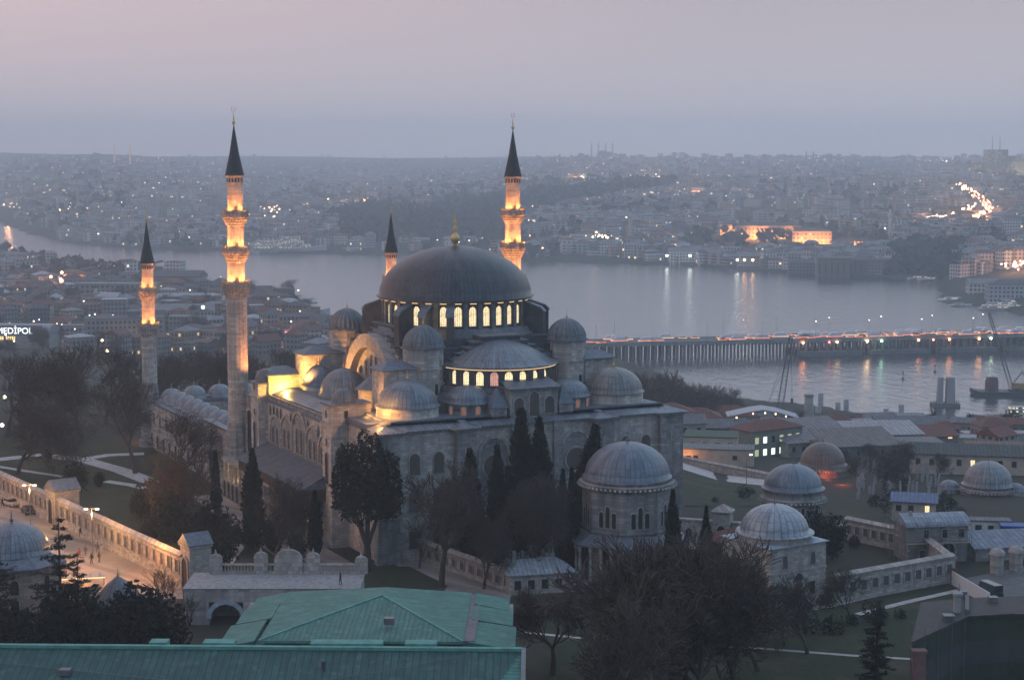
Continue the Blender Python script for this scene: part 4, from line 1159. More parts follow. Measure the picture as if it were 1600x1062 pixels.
# ------------------------------------------------------------------ walls with windows
def wall_run(name, label, cat, p, q, h, wins, win=(1.3, 2.0, 1.9), th=0.9, mat=STONE_W, sill=True, lips=True, group=None, barred=True):
    """a garden wall from p to q, its windows facing the right hand side of p -> q"""
    p, q = Vector(p), Vector(q); d = q - p; L = d.length
    t = thing(name, label, cat, (p.x, p.y, p.z), atan2(d.y, d.x), group)
    m = MB(); m.box(0, L, 0, th, -1.5, h); m.box(0, L, -.12, th + .12, .0, .55); m.build("wall", mat, t)
    m = MB(); m.extrude([(-.35, h), (-.35, h + .18), (th / 2, h + .6), (th + .35, h + .18), (th + .35, h)], 'x', 0, L); m.build("coping", STONE_T, t)
    m = MB(); m.box(0, L, -.1, 0.02, h - .9, h - .7); m.build("string_course", STONE_T, t)
    w, hh, z = win
    for k in range(wins):
        x = L * (k + .5) / wins
        window(t, (x, -.005, z), -pi / 2, w, hh, GRILLE if barred else HOLE, STONE_T, arched=False, fr=.2, proud=.16)
    return t
WB0, WB1, WB2 = A0(-90, 734), A0(84, 817), A0(284, 914)
wall_run("garden_wall", "orange-lit stone wall with windows running from the left edge to the capped gatehouse", "wall", WB0, WB1, 4.7, 26)
wall_run("garden_wall", "orange-lit stone wall with windows between the capped gatehouse and the end gateway", "wall", WB1, WB2, 4.7, 19)
def gatehouse(label, pos, rot, w, d, h, aw, ah):
    t = thing("gatehouse", label, "gatehouse", pos, rot)
    m = MB(); m.box(-w / 2, w / 2, -.5, d, -1, h); m.box(-w / 2 - .2, w / 2 + .2, -.7, d + .2, h, h + .3); m.build("wall", STONE_W, t)
    m = MB(); m.gable(-w / 2 - .3, w / 2 + .3, -.8, d + .3, h + .5, h + 2.2, 'y', 0, .2); m.build("roof", LEADTRIM if d > 3 else STONE_T, t)
    m = MB(); m.extrude([(-w / 2, h + .3), (0, h + 2.0), (w / 2, h + .3)], 'y', -.5, d); m.build("gable_wall", STONE_W, t)
    window(t, (0, -.52, 0), -pi / 2, aw, ah, HOLE, STONE_T, name="gateway", fr=.35, proud=.2)
    return t
wang = atan2((WB2 - WB1).y, (WB2 - WB1).x)
gatehouse("small capped gatehouse in the middle of the orange-lit wall", WB1, wang, 4.6, 4.2, 6.0, 2.2, 4.6)
gatehouse("gateway block ending the orange-lit wall beside the stone terrace", WB2 + Vector((1.2, -.6, 0)), wang, 3.6, 3.2, 6.4, 2.0, 4.6)
WP = stone("plaza_paving", (0.25, 0.22, 0.20), bw=2.0, bh=2.0, stain=.25)
o = sheet("plaza", [WB0 + Vector((0, .2, 0)), WB1 + Vector((0, .2, 0)), WB2, A0(286, 935), A0(150, 938), A0(-90, 930)], .035, WP)

# street lamps on the plaza
def street_lamp(pos, label, h=8.5, energy=4200, rot=0.0, twin=True, group=None, col=(1.0, .50, .17), glowm=None):
    t = thing("street_lamp", label, "street lamp", pos, rot, group)
    m = MB(); m.tube((0, 0, 0), (0, 0, .9), .16, .13, 8); m.tube((0, 0, .9), (0, 0, h), .09, .06, 8); m.tube((-.95 if twin else 0, 0, h + .1), (.95, 0, h + .1), .04, .04, 6); m.build("pole", GREYMETAL, t)
    for sx in ((-.95, .95) if twin else (.95,)):
        m = MB(); m.lathe([(.05, .1), (.34, .05), (.36, -.05), (.30, -.16), (.02, -.22)], 10); o = m.build("lamp_head", glowm or glow("street_lamp_glow", (1.0, .80, .55), 4.0), t); o.location = (sx, 0, h + .05)
    if energy: lamp(t, (0, -.1, h - .9), energy, col, .25)
    return t
for px, py, lb in ((145, 872, "twin-headed street lamp on the plaza between the two cars and the walkers"), (48, 830, "twin-headed street lamp by the parked cars on the plaza"),
                   (-55, 800, None), (235, 918, None)):
    if lb: street_lamp(A0(px, py), lb)
for px, py in ((-60, 802), (232, 905), (95, 905), (190, 850)):
    lamp(None, A0(px, py) + Vector((0, 0, 7.5)), 4600, (1.0, .42, .14), .4)
lamp(None, A0(66, 902) + Vector((0, 0, 5)), 1500, (1.0, .42, .16), .4)  # added lamp without a post, to brighten the pink building's walls
# pink domed building on the plaza and the low onion dome
PINKW = stone("pink_masonry", (0.36, 0.27, 0.23), bw=1.2, bh=.5, stain=.4)
t = thing("domed_building", "pinkish octagonal building with a blue grey lead dome at the plaza's left end", "domed building", gp(22, 262), .3)
m = MB(); m.prism(octo(7.2, 0, 0, 0, 0), -1, 7.0); w0 = m.build("wall", PINKW, t)
m = MB(); m.lathe([(8.4, 6.9), (8.4, 7.15), (5.6, 8.6)], 8, 0, 0, pi / 8, 2 * pi + pi / 8, smooth=False); m.build("eave_roof", LEADTRIM, t)
dome(t, 0, 0, 8.5, 5.5, 4.2, eave=.3, fin=2.0, fmat=LEADTRIM)
for k in range(8):
    a = k * pi / 4 - .0
    window(w0, (6.66 * cos(a), 6.66 * sin(a), 3.2), a, 1.2, 2.2, HOLE, STONE_T, fr=.15, proud=.1)
    window(w0, (6.66 * cos(a), 6.66 * sin(a), .4), a, 1.2, 1.9, HOLE, STONE_T, arched=False, fr=.15, proud=.1)
t = thing("domed_kiosk", "low kiosk under a pointed lead dome below the lit wall", "kiosk", gp(186, 252))
m = MB(); m.prism(octo(3.3, 0, 0, 0, 0), -1, 2.6); m.build("wall", PINKW, t)
m = MB(); m.lathe([(3.9, 2.5), (3.9, 2.7), (3.5, 3.5), (2.8, 4.8), (1.7, 6.0), (.7, 6.7), (.02, 7.1)], 24); m.build("roof", lead(24, (.10, .11, .13), "kiosk_lead"), t)
m = finial_mb(1.6, .18); o = m.build("finial", GOLD, t); o.location = (0, 0, 7.0)
# lit kiosk roof edge and stalls on the plaza
t = thing("market_stall", "low stall with a bright lit roof edge left of the pointed kiosk", "stall", A0(128, 925), .22)
m = MB(); m.box(-3.6, 3.6, -1.6, 1.6, 2.5, 2.7); m.build("roof", PALEROOF, t)
m = MB(); m.box(-3.6, 3.6, -1.64, -1.61, 2.52, 2.68); m.build("lamp_strip", glow("stall_light", (1.0, .62, .28), 2.0), t)
m = MB(); m.box(-3.2, 3.2, -1.2, 1.4, 0, 1.1); m.build("counter", PINKW, t)
for sx in (-3.4, 3.4):
    for sy in (-1.4, 1.4):
        m = MB(); m.tube((sx, sy, 0), (sx, sy, 2.5), .06, .06, 6); m.build("post", GREYMETAL, t)
lamp(t, (0, -.5, 2.2), 220, (1, .6, .25), .2)
# cars and people
TYRE = plain("tyre_rubber", (.02, .02, .02), .9); GLASSD = plain("car_glass", (.02, .025, .03), .15, 0, .1, spec=.6)
CHROME = plain("wheel_rim", (.4, .4, .42), .35, .8, .1)
HEADL = glow("car_headlight", (1, .92, .75), .8); TAILL = glow("car_taillight", (1, .08, .05), .9)
def car(label, pos, rot, paint, group=None, van=False, lights=False):
    t = thing("van" if van else "parked_car", label, "van" if van else "car", pos, rot, group)
    H = 2.3 if van else 1.45
    prof = [(-2.15, .32), (2.15, .32), (2.2, .62), (2.1, .82), (1.1, .95), (-1.75, .98), (-2.15, .86), (-2.2, .6)] if not van else [(-2.5, .35), (2.5, .35), (2.55, .8), (2.2, 1.15), (-2.5, 1.2)]
    m = MB(); m.extrude(prof, 'y', -.86, .86); b = m.build("body", paint, t)
    cab = [(1.05, .93), (.35, H - .02), (-1.1, H), (-1.8, .96)] if not van else [(2.15, 1.13), (1.6, H - .05), (-2.45, H), (-2.5, 1.18)]
    m = MB(); m.extrude([(x * .99, z) for x, z in cab], 'y', -.76, .76); m.build("glasshouse", GLASSD, t)
    m = MB(); m.box(cab[2][0] + .05, cab[1][0] - .02, -.72, .72, H - .03, H + .03); m.build("roof", paint, t)
    bev = b.modifiers.new("bevel", 'BEVEL'); bev.width = .08; bev.segments = 2
    for sx in (-1.35, 1.35):
        for sy in (-.82, .82):
            m = MB(); m.lathe([(.01, -.1), (.33, -.1), (.34, 0), (.33, .1), (.01, .1)], 14); w = m.build("wheel", TYRE, t); w.location = (sx, sy, .34); w.rotation_euler = (pi / 2, 0, 0)
            m = MB(); m.lathe([(.01, 0), (.2, 0)], 10); r = m.build("rim", CHROME, w); r.location = (0, 0, .105 if sy < 0 else -.105)
    for sy in (-.6, .6):
        m = MB(); m.box(2.14, 2.2, sy - .16, sy + .16, .6, .74); m.build("headlight", HEADL if lights else CHROME, t)
        m = MB(); m.box(-2.22, -2.14, sy - .16, sy + .16, .66, .82); m.build("tail_light", TAILL if lights else plain("red_lens", (.25, .02, .02), .3), t)
    return t
SILVER = plain("silver_paint", (.42, .41, .40), .3, .4, .05, spec=.6); BLACKP = plain("black_paint", (.015, .016, .02), .25, .1, .1, spec=.6)
car("silver car parked by the lit wall near the left edge", A0(17, 790), wang + .15, SILVER)
car("black car parked beside the silver one on the plaza", A0(44, 802), wang - .1, BLACKP)
def person_mesh(stride, seed):
    """a clothed walking figure grown over a skeleton"""
    rr = random.Random(seed); me = bpy.data.meshes.new("person")
    s = stride; ar = s * .8
    V = [(0, 0, .95), (0, 0, 1.2), (0, .01, 1.42), (0, .02, 1.53), (0, .03, 1.66), (0, .03, 1.74),
         (-.1, 0, .92), (-.11, s * .5, .50), (-.11, s * .55 - .05, .08), (-.11, s * .55 + .10, .04),
         (.1, 0, .92), (.11, -s * .35, .50), (.11, -s * .8, .10), (.11, -s * .8 + .15, .04),
         (-.2, 0, 1.42), (-.25, -ar * .4, 1.14), (-.24, -ar * .5 + .08, .88), (-.24, -ar * .5 + .11, .80),
         (.2, 0, 1.42), (.25, ar * .3, 1.14), (.24, ar * .6 + .06, .90), (.24, ar * .6 + .10, .82)]
    E = [(0, 1), (1, 2), (2, 3), (3, 4), (4, 5), (0, 6), (6, 7), (7, 8), (8, 9), (0, 10), (10, 11), (11, 12), (12, 13), (2, 14), (14, 15), (15, 16), (16, 17), (2, 18), (18, 19), (19, 20), (20, 21)]
    Rr = [.15, .15, .16, .06, .105, .08, .1, .075, .05, .045, .1, .075, .05, .045, .075, .055, .04, .04, .075, .055, .04, .04]
    me.from_pydata(V, E, [])
    return me, Rr
PM = {}
def person(label, pos, rot, coat, stride=.45, group=None, seed=1):
    key = stride
    cm_ = plain("coat_%s" % coat[0], coat[1], .9, 0, .2); 
    me, Rr = person_mesh(stride, seed)
    o = bpy.data.objects.new("person", me); COL.objects.link(o)
    sk = o.modifiers.new("skin", 'SKIN')
    for i, r in enumerate(Rr): me.skin_vertices[0].data[i].radius = (r, r * .8)
    me.skin_vertices[0].data[0].use_root = True
    o.modifiers.new("smooth", 'SUBSURF').levels = 1
    me.materials.append(cm_); o.location = pos; o.rotation_euler = (0, 0, rot)
    tag(o, label, "person", group)
    hm = MB(); hm.lathe([(.02, 1.80), (.08, 1.785), (.115, 1.73), (.118, 1.67), (.10, 1.6)], 10, 0, .015); hm.build("hair", plain("dark_hair", (.02, .016, .013), .9), o)
    fm = MB(); fm.lathe([(.02, 1.56), (.07, 1.575), (.085, 1.65), (.07, 1.71), (.02, 1.73)], 8, 0, .07); fm.build("face", plain("skin_tone", (.36, .22, .16), .7), o)
    return o
COATS = [("grey", (.09, .09, .10)), ("brown", (.09, .06, .045)), ("black", (.02, .02, .025)), ("red", (.28, .06, .05)), ("pale", (.35, .33, .32))]
for (px, py, lb, c, r) in ((126, 838, "lone walker in a dark coat close to the lit wall", 2, .6), (143, 880, "walker in a dark coat just left of the lamp pole's foot", 2, 2.4), (155, 878, "walker in a brown coat right of the lamp pole", 1, -.5),
                           (153, 862, "walker in a grey coat farther right of the lamp pole", 0, 2.0), (159, 866, "walker in a pale coat beside the grey-coated one", 4, 2.2), (124, 872, "walker in a red coat left of the lamp pole", 3, .4),
                           (134, 868, "walker in a grey coat between the red coat and the lamp pole", 0, 3.0), (4, 792, "walker in a black coat at the left edge near the silver car", 2, 1.0)):
    person(lb, A0(px, py), r, COATS[c])
person("person in a black coat on the stone terrace by the balustrade", at(532, 913, 5.45), 1.2, COATS[2], .2)
# ------------------------------------------------------------------ stone terrace with balustrade
t = thing("stone_terrace", "pale stone terrace over an arched passage, with a crested balustrade along its back", "terrace", at(288, 976, 0))
x0 = t.location.x; y0 = t.location.y
LX = at(557, 930, 5.4).x - x0
PALES = stone("pale_terrace_stone", (0.40, 0.38, 0.375), bw=1.6, bh=.7, stain=.6)
m = MB(); m.box(0, 3.6, 0, 9.5, -1, 5.4); m.box(8.6, LX, 0, 9.5, -1, 5.4); m.box(3.6, 8.6, 0, 9.5, 3.4, 5.4); m.box(3.6, 8.6, 5, 9.5, -1, 3.4)
m.build("wall", PALES, t)
m = MB(); m.box(-.2, LX + .2, -.2, 9.7, 5.4, 5.46); m.build("deck", plain("terrace_deck", (.23, .23, .235), .9, 0, .35, 1.6), t)
m = MB(); n = 12
for i in range(n):
    a, b = pi * i / n, pi * (i + 1) / n
    P = lambda r, q, y: (6.1 + r * cos(q), y, 1.0 + r * .95 * sin(q))
    for y in (-.1,): m.face([P(2.2, a, y), P(2.9, a, y), P(2.9, b, y), P(2.2, b, y)])
    m.face([P(2.2, a, -.1), P(2.2, b, -.1), P(2.2, b, 1.5), P(2.2, a, 1.5)]); m.face([P(2.9, a, -.1), P(2.9, a, .05), P(2.9, b, .05), P(2.9, b, -.1)])
m.build("arch_trim", plain("blue_grey_stone", (.30, .36, .42), .8), t)
bx0, bx1 = 3.2, LX - .4
bal = MB(); bal.box(bx0, bx1, 8.9, 9.3, 6.7, 6.95); bal.box(bx0, bx1, 8.85, 9.35, 5.46, 5.75)
bal.build("balustrade_rail", STONE_T, t)
bo = None
for k in range(44):
    x = bx0 + .4 + k * (bx1 - bx0 - .8) / 43
    if bo is None: bm_ = MB(); bm_.lathe([(.1, 0), (.16, .25), (.08, .5), (.1, .95)], 8); bo = bm_.build("baluster", STONE_T, t)
    else: bo = inst(bo, t)
    bo.location = (x, 9.1, 5.75)
for f, w, h in ((0, 1.9, 2.3), (.31, 2.0, 2.6), (.5, 4.2, 2.2), (.67, 2.0, 2.5), (1, 1.9, 2.0)):
    x = bx0 + f * (bx1 - bx0)
    m = MB(); m.box(x - w / 2, x + w / 2, 8.7, 9.5, 5.46, 5.46 + h)
    pts = [(x + w / 2 * cos(pi * i / 10), 5.46 + h + w * .36 * sin(pi * i / 10)) for i in range(11)]; m.extrude(pts, 'y', 8.8, 9.4)
    m.tube((x, 9.1, 5.46 + h + w * .3), (x, 9.1, 5.46 + h + w * .3 + .8), .25, .05, 8)
    m.build("pedestal", STONE_T, t)
# graveyard wall, hut with lead roof, forecourt steps
G0, G1 = A0(640, 868), A0(799, 926)
wall_run("graveyard_wall", "stone wall with barred windows running down to the lead-roofed hut", "wall", G0, G1, 3.0, 12, (1.15, 1.6, .9))
wall_run("graveyard_wall", "short pale wall piece with a doorway beside the big evergreen's trunk", "wall", A0(582, 846), G0, 3.6, 4, (1.1, 2.0, .6))
t = thing("stone_hut", "small stone hut with a hipped lead roof at the end of the graveyard wall", "hut", A0(797, 930), radians(14))
m = MB(); m.box(0, 10.5, 0, 6, -1, 3.0); w0 = m.build("wall", STONE_W, t)
m = MB(); m.hip(-.4, 10.9, -.4, 6.4, 3.2, 5.0, 6.0); m.build("roof", tiles("pale_lead_roof", (.28, .33, .38), .7, 0), t)
m = MB(); m.box(1.2, 1.7, 3.2, 3.7, 3.5, 6.2); m.build("chimney", STONE_T, t)
for x in (1.2, 3.4, 5.6, 7.8): window(w0, (x, -.01, .8), -pi / 2, 1.1, 1.5, HOLE, STONE_T, arched=False, fr=.15, proud=.1)
t = thing("stone_steps", "short flight of stone steps leading up to the mosque's side arcade", "steps", A0(492, 858), TH)
m = MB()
for k in range(6): m.box(k * .0, 5.0, k * .45, 3.4, k * .18, k * .18 + .18)
m.build("treads", STONE_T, t)
# gravestones under the cypresses
gs = []
for v in range(3):
    m = MB(); w = (.2, .26, .16)[v]; h = (1.5, 1.2, 1.8)[v]
    m.box(-w, w, -.08, .08, -.2, h); m.extrude([(-w, h), (w, h), (w * .6, h + .25), (0, h + .38), (-w * .6, h + .25)], 'y', -.08, .08)
    if v != 1: m.lathe([(.02, h + .3), (.16, h + .4), (.2, h + .52), (.12, h + .68), (.02, h + .72)], 8)
    gs.append(m)
GST = stone("gravestone_marble", (.36, .37, .38), bw=3, bh=3, stain=.7)
gso = [None] * 3; rr = random.Random(5)
for k in range(96):
    px, py = rr.uniform(700, 905), rr.uniform(838, 905)
    p = A0(px, py)
    if py > 872 + (px - 660) * .36 - 8: continue
    v = rr.randrange(3)
    if gso[v] is None: gso[v] = gs[v].build("gravestone", GST); o = gso[v]
    else: o = inst(gso[v])
    o.location = p; o.rotation_euler = (rr.gauss(0, .06), rr.gauss(0, .06), .46 + rr.gauss(0, .2))
    tag(o, "thin upright gravestone under the cypresses behind the windowed graveyard wall", "gravestone", "gravestones under the cypresses")
# ------------------------------------------------------------------ green copper roofs in front
t = thing("copper_roofed_hall", "hall under a low green copper pyramid roof flanked by stepped side roofs", "building", (at(585, 960, 13).x, 211, 0), radians(-1.2))
m = MB(); m.box(-12, 12.5, -10.5, 10.5, -2, 12.0); m.box(-17, -12, -10, 9.5, -2, 11.2); m.box(12.5, 16.6, -9.5, 9.5, -2, 11.2); m.build("wall", STONE_D, t)
ex0, ex1, ey0, ey1, ez, tz = -12.6, 11.2, -11.3, 11.5, 12.1, 13.2
m = MB(); ap = (0.2, 5.6, tz)
m.face([(ex0, ey0, ez), (ex1, ey0, ez), ap]); m.build("roof", COPPER_X, t)
m = MB(); m.face([(ex1, ey0, ez), (ex1, ey1, ez), (.2, ey1, tz - .4), ap]); m.face([(ex0, ey1, ez), (ex0, ey0, ez), ap, (.2, ey1, tz - .4)]); m.build("roof", COPPER_Y, t)
m = MB(); m.face([(ex1, ey1, ez), (ex0, ey1, ez), (.2, ey1, tz - .4)]); m.box(ex0, ex1, ey0, ey1, ez - .3, ez - .02); m.build("eaves", COPPER_P, t)
for sx, x0, x1 in ((-1, -17.6, -13.2), (1, 11.8, 17.2)):
    m = MB()
    for y0, y1, dx in ((-11.0, -1.5, 0), (-1.3, 5.5, .5), (5.7, 11.2, 1.1)):
        a, b = (x0 + dx * (1 if sx < 0 else 0), x1 + dx * (1 if sx < 0 else 0)) if sx < 0 else (x0, x1 - dx)
        hi = 12.0 + .12 * y0 * .1
        if sx < 0: m.extrude([(a, hi - .7), (b, hi + .1), (b, hi - .4), (a, hi - 1.0)], 'y', y0, y1)
        else: m.extrude([(a, hi + .1), (b, hi - .7), (b, hi - 1.0), (a, hi - .4)], 'y', y0, y1)
    m.build("side_roof", COPPER_Y, t)
m = MB(); m.box(1.6, 2.8, -7.2, -6.2, 12.9, 13.7); m.build("roof_vent", GREYMETAL, t)
for s, e in ((ap, (ex0, ey0, ez)), (ap, (ex1, ey0, ez))):
    m = MB(); m.beam(Vector(s) + Vector((0, 0, .05)), Vector(e) + Vector((0, 0, .05)), .3, .18); m.build("hip_rib", COPPER_P, t)
t = thing("copper_roofed_wing", "long wing under a dark green ribbed copper roof along the bottom edge", "building", (at(400, 1010, 14).x, 190.5, 0), radians(-.9))
m = MB(); m.box(-38, 28.6, -12, 9, -2, 10.5); m.build("wall", STONE_D, t)
m = MB(); RZ = 14.0
m.face([(-40, -14, 9.6), (24, -14, 9.6), (29.4, -.0, RZ - .2), (-40, 0, RZ)]); m.build("roof", COPPER_D, t)
m = MB(); m.face([(24, -14, 9.6), (29.6, -14, 9.4), (29.6, .1, 13.7), (29.4, 0, RZ - .2)]); m.build("roof", COPPER_Y, t)
m = MB(); m.face([(-40, 0, RZ), (29.5, 0, RZ - .2), (29.5, 9, 11), (-40, 9, 11)]); m.build("roof", COPPER_D, t)
m = MB(); m.beam((-40, 0, RZ + .12), (29.5, 0, RZ - .08), .7, .35); m.build("ridge_cap", COPPER_P, t)
m = MB(); m.beam((29.7, -14, 9.4), (29.7, .1, 13.9), .5, .5); m.build("verge", GREYMETAL, t)
for x, y in ((-20.5, -5), (17, -8)):
    m = MB(); zz = RZ + y * 4.4 / 14; m.box(x, x + 1.2, y - .5, y + .5, zz - .1, zz + .55); m.build("roof_vent", GREYMETAL, t)
for x0, x1 in ((-12, -10), (-6, -2.5), (6, 14), (16.5, 20)):
    m = MB(); m.box(x0, x1, .5, 2.2, RZ - .3, RZ + .35); m.build("ridge_box", COPPER_P, t)

for x, y, h in ((-30, -3, .5), (-4, -9, .5), (8, -4, .4), (22, -11, .5)):
    m = MB(); zz = RZ + y * 4.4 / 14; m.lathe([(.22, zz - .2), (.22, zz + h + .4), (.34, zz + h + .42), (.05, zz + h + .8)], 10, x, y); m.build("vent_pipe", GREYMETAL, t)
m = MB(); pts = [(-36, -2.0), (-20, -4.4), (-6, -6.6), (4, -7.2), (16, -4.0), (24, -1.2)]
for (xa, ya), (xb, yb) in zip(pts, pts[1:]): m.tube((xa, ya, RZ + ya * .314 + .12), (xb, yb, RZ + yb * .314 + .12), .035, .035, 4)
m.build("conductor_cable", GREYMETAL, t)
# ------------------------------------------------------------------ tombs, school and gardens at right
TL = lead(52, (0.100, 0.130, 0.168), "blue_lead", .8, .4)
def tomb(label, pos, R, zw, z0, apex, rot, mat, colon=False, name="domed_tomb", cat="tomb", oct_=True, wins=True, eave=.5, wm=STONE_D):
    """an octagonal tomb: z0 rim of the dome, zw foot of the drum"""
    t = thing(name, label, cat, pos, rot)
    m = MB(); m.prism(octo(R * 1.06, 0, 0, 0, 0), -2, zw); m.prism(octo(R * 1.10, 0, 0, 0, 0), zw * .52, zw * .52 + .3); m.prism(octo(R * 1.14, 0, 0, 0, 0), zw - .5, zw)
    w0 = m.build("wall", wm, t)
    m = MB(); m.lathe([(R * 1.12, zw + .004), (R * 1.02, zw + .3), (R * 1.02, z0 - .4), (R * 1.07, z0 - .35), (R * 1.07, z0)], 48); m.build("drum", wm, t)
    m = MB()
    nb = int(R * 9)
    for k in range(nb):
        a = 2 * pi * k / nb; c, s_ = cos(a), sin(a)
        m.beam((R * 1.02 * c, R * 1.02 * s_, zw - .75), (R * 1.17 * c, R * 1.17 * s_, zw - .25), .28, .4)
    m.build("corbels", STONE_T, t)
    dome(t, 0, 0, z0, R, apex - z0, mat=mat, eave=eave, fin=R * .27, fmat=GREYMETAL)
    if wins:
        ap = R * 1.06 * cos(pi / 8)
        for k in range(8):
            a = k * pi / 4; tx, ty = -sin(a), cos(a)
            for d, h in ((-1.15, zw * .16), (0, zw * .22), (1.15, zw * .16)):
                window(w0, ((ap + .01) * cos(a) + tx * d * R / 7, (ap + .01) * sin(a) + ty * d * R / 7, zw * .58), a, .75 * R / 7, h, HOLE, STONE_T, fr=.14, proud=.1)
            window(w0, ((ap + .012) * cos(a), (ap + .012) * sin(a), zw * .1), a, 1.6 * R / 7, zw * .26, HOLE, STONE_T, arched=False, fr=.2, proud=.12)
    if colon:
        m = MB(); m.lathe([(R * 1.50, zw * .40), (R * 1.50, zw * .42), (R * 1.1, zw * .50)], 8, 0, 0, pi / 8, 2 * pi + pi / 8, smooth=False); m.build("colonnade_roof", LEADTRIM, t)
        c0 = None
        for k in range(32):
            a = 2 * pi * k / 32; rr = R * 1.43 * cos(pi / 8) / cos((a + pi / 8) % (pi / 4) - pi / 8)
            if c0 is None:
                m = MB(); m.lathe([(.3, 0), (.22, .3), (.2, zw * .32), (.35, zw * .38), (.35, zw * .4)], 8); c0 = m.build("column", STONE_T, t); c = c0
            else: c = inst(c0, t)
            c.location = (rr * cos(a), rr * sin(a), 0)
        m = MB(); m.prism(octo(R * 1.55, 0, 0, 0, 0), -2, .25); m.build("platform", STONE_T, t)
    return t
tomb("large octagonal tomb with a wide blue grey lead dome before the qibla wall", gp(979, 281), 6.9, 15.7, 16.5, 21.9, .25, TL, colon=True, eave=.35)
tomb("smaller domed tomb with a two-tier drum right behind the small domed school", gp(1238, 322), 5.4, 5.6, 7.4, 11.6, .2, lead(44, (0.105, 0.140, 0.180), "blue_lead", .9, .4))
tomb("domed bath house with a brownish dome and red light at its foot", gp(1285, 440), 5.7, 2.6, 3.1, 8.6, .1, lead(40, (0.085, 0.075, 0.070), "brown_lead"), name="domed_bath", cat="bath house", wins=False)
tomb("low domed building with a grey ribbed dome at the far right, small domes beside it", gp(1543, 398), 5.5, 1.6, 2.6, 7.8, .1, lead(34, (0.140, 0.165, 0.185), "grey_lead"), name="domed_hall", cat="domed building", wins=False)
lamp(None, gp(1292, 432) + Vector((0, 0, .7)), 420, (1.0, .16, .05), .4)
lamp(None, gp(1316, 420) + Vector((0, 0, .8)), 500, (1.0, .16, .05), .4)
for px, Y, R, lb in ((1483, 402, 2.3, "small low dome beside the grey ribbed dome at far right"), (1587, 396, 2.0, "small low dome on the far side of the grey ribbed dome")):
    t = thing("small_dome", lb, "dome", gp(px, Y))
    m = MB(); m.lathe([(R + .2, -2), (R + .2, 1.2), (R, 1.3)], 24); m.build("drum", STONE_D, t); dome(t, 0, 0, 1.3, R, R * .75, fin=.8, fmat=GREYMETAL, mat=lead(20))
def house(name, label, cat, pos, rot, w, d, h, wm, rk, rm, rh=2.5, group=None, ov=.5, base=3.0):
    t = thing(name, label, cat, pos, rot, group)
    m = MB(); m.box(-w / 2, w / 2, -d / 2, d / 2, -base, h); wall = m.build("wall", wm, t)
    m = MB()
    if rk == 'hip': m.hip(-w / 2 - ov, w / 2 + ov, -d / 2 - ov, d / 2 + ov, h + .2, h + rh, max(0, abs(w - d) * .8))
    elif rk == 'gable': m.gable(-w / 2 - ov, w / 2 + ov, -d / 2 - ov, d / 2 + ov, h + .2, h + rh, 'x')
    elif rk == 'shed':
        m.extrude([(-d / 2 - ov, h + .1), (d / 2 + ov, h + rh), (d / 2 + ov, h + rh - .25), (-d / 2 - ov, h - .15)], 'x', -w / 2 - ov, w / 2 + ov)
    else:
        m.box(-w / 2 - .15, w / 2 + .15, -d / 2 - .15, d / 2 + .15, h + .01, h + .3)
    m.build("roof", rm, t)
    return t, wall
def winrow(wall, xs, y, z, w, h, pane, face=-pi / 2, frame=None):
    for x in xs: window(wall, (x, y, z) if abs(face + pi / 2) < .1 else (y, x, z), face, w, h, pane, frame or STONE_T, arched=False, fr=.1, proud=.08)
# the small domed school
c = A0(1203, 951); ang = radians(33)
t = thing("domed_school", "square pale stone school under a pale ribbed lead dome above the lower garden", "school", c, ang)
S = 11.2
m = MB(); m.box(0, S, 0, S, -1.5, 9.0); m.box(-.15, S + .15, -.15, S + .15, 5.0, 5.25); w0 = m.build("wall", STONE_W, t)
m = MB(); m.hip(-.35, S + .35, -.35, S + .35, 9.2, 10.1); m.build("shoulder_roof", plain("pale_lead", (.24, .29, .34), .5, .2, .25), t)
m = MB(); m.prism(octo(6.0, 0, 0, S / 2, S / 2), 9.0, 10.2); m.build("drum", STONE_W, t)
dome(t, S / 2, S / 2, 10.3, 5.3, 4.1, mat=lead(30, (.20, .24, .28), "pale_ribbed_lead", .8, .6), eave=.85, fin=1.4, fmat=GREYMETAL)
for x in (2.8, 8.4):
    window(w0, (x, -.01, 5.8), -pi / 2, 1.0, 2.0, GRILLE, STONE_T, fr=.15, proud=.12); window(w0, (-.01, x, 5.8), pi, 1.0, 2.0, GRILLE, STONE_T, fr=.15, proud=.12)
    window(w0, (x, -.01, 1.2), -pi / 2, 1.2, 2.0, HOLE, STONE_T, arched=False, fr=.18, proud=.12); window(w0, (-.01, x, 1.2), pi, 1.2, 2.0, HOLE, STONE_T, arched=False, fr=.18, proud=.12)
window(w0, (5.6, -.012, .7), -pi / 2, 1.3, 2.6, plain("brown_door", (.10, .045, .03), .7), STONE_T, arched=False, name="door", fr=.22, proud=.14)
window(w0, (5.6, -.012, 3.7), -pi / 2, 1.6, 1.1, HOLE, STONE_T, fr=.15, proud=.14)
m = MB(); m.box(4.2, 7.2, -2.2, 0, -.2, .6); m.box(3.7, 7.7, -2.9, -2.2, -.2, .3); m.build("steps", STONE_T, t)
m = MB(); m.prism([(0, -5), (3, -6), (3, 0), (0, 0)], -.5, 1.8); m.build("retaining_wall", STONE_D, t)
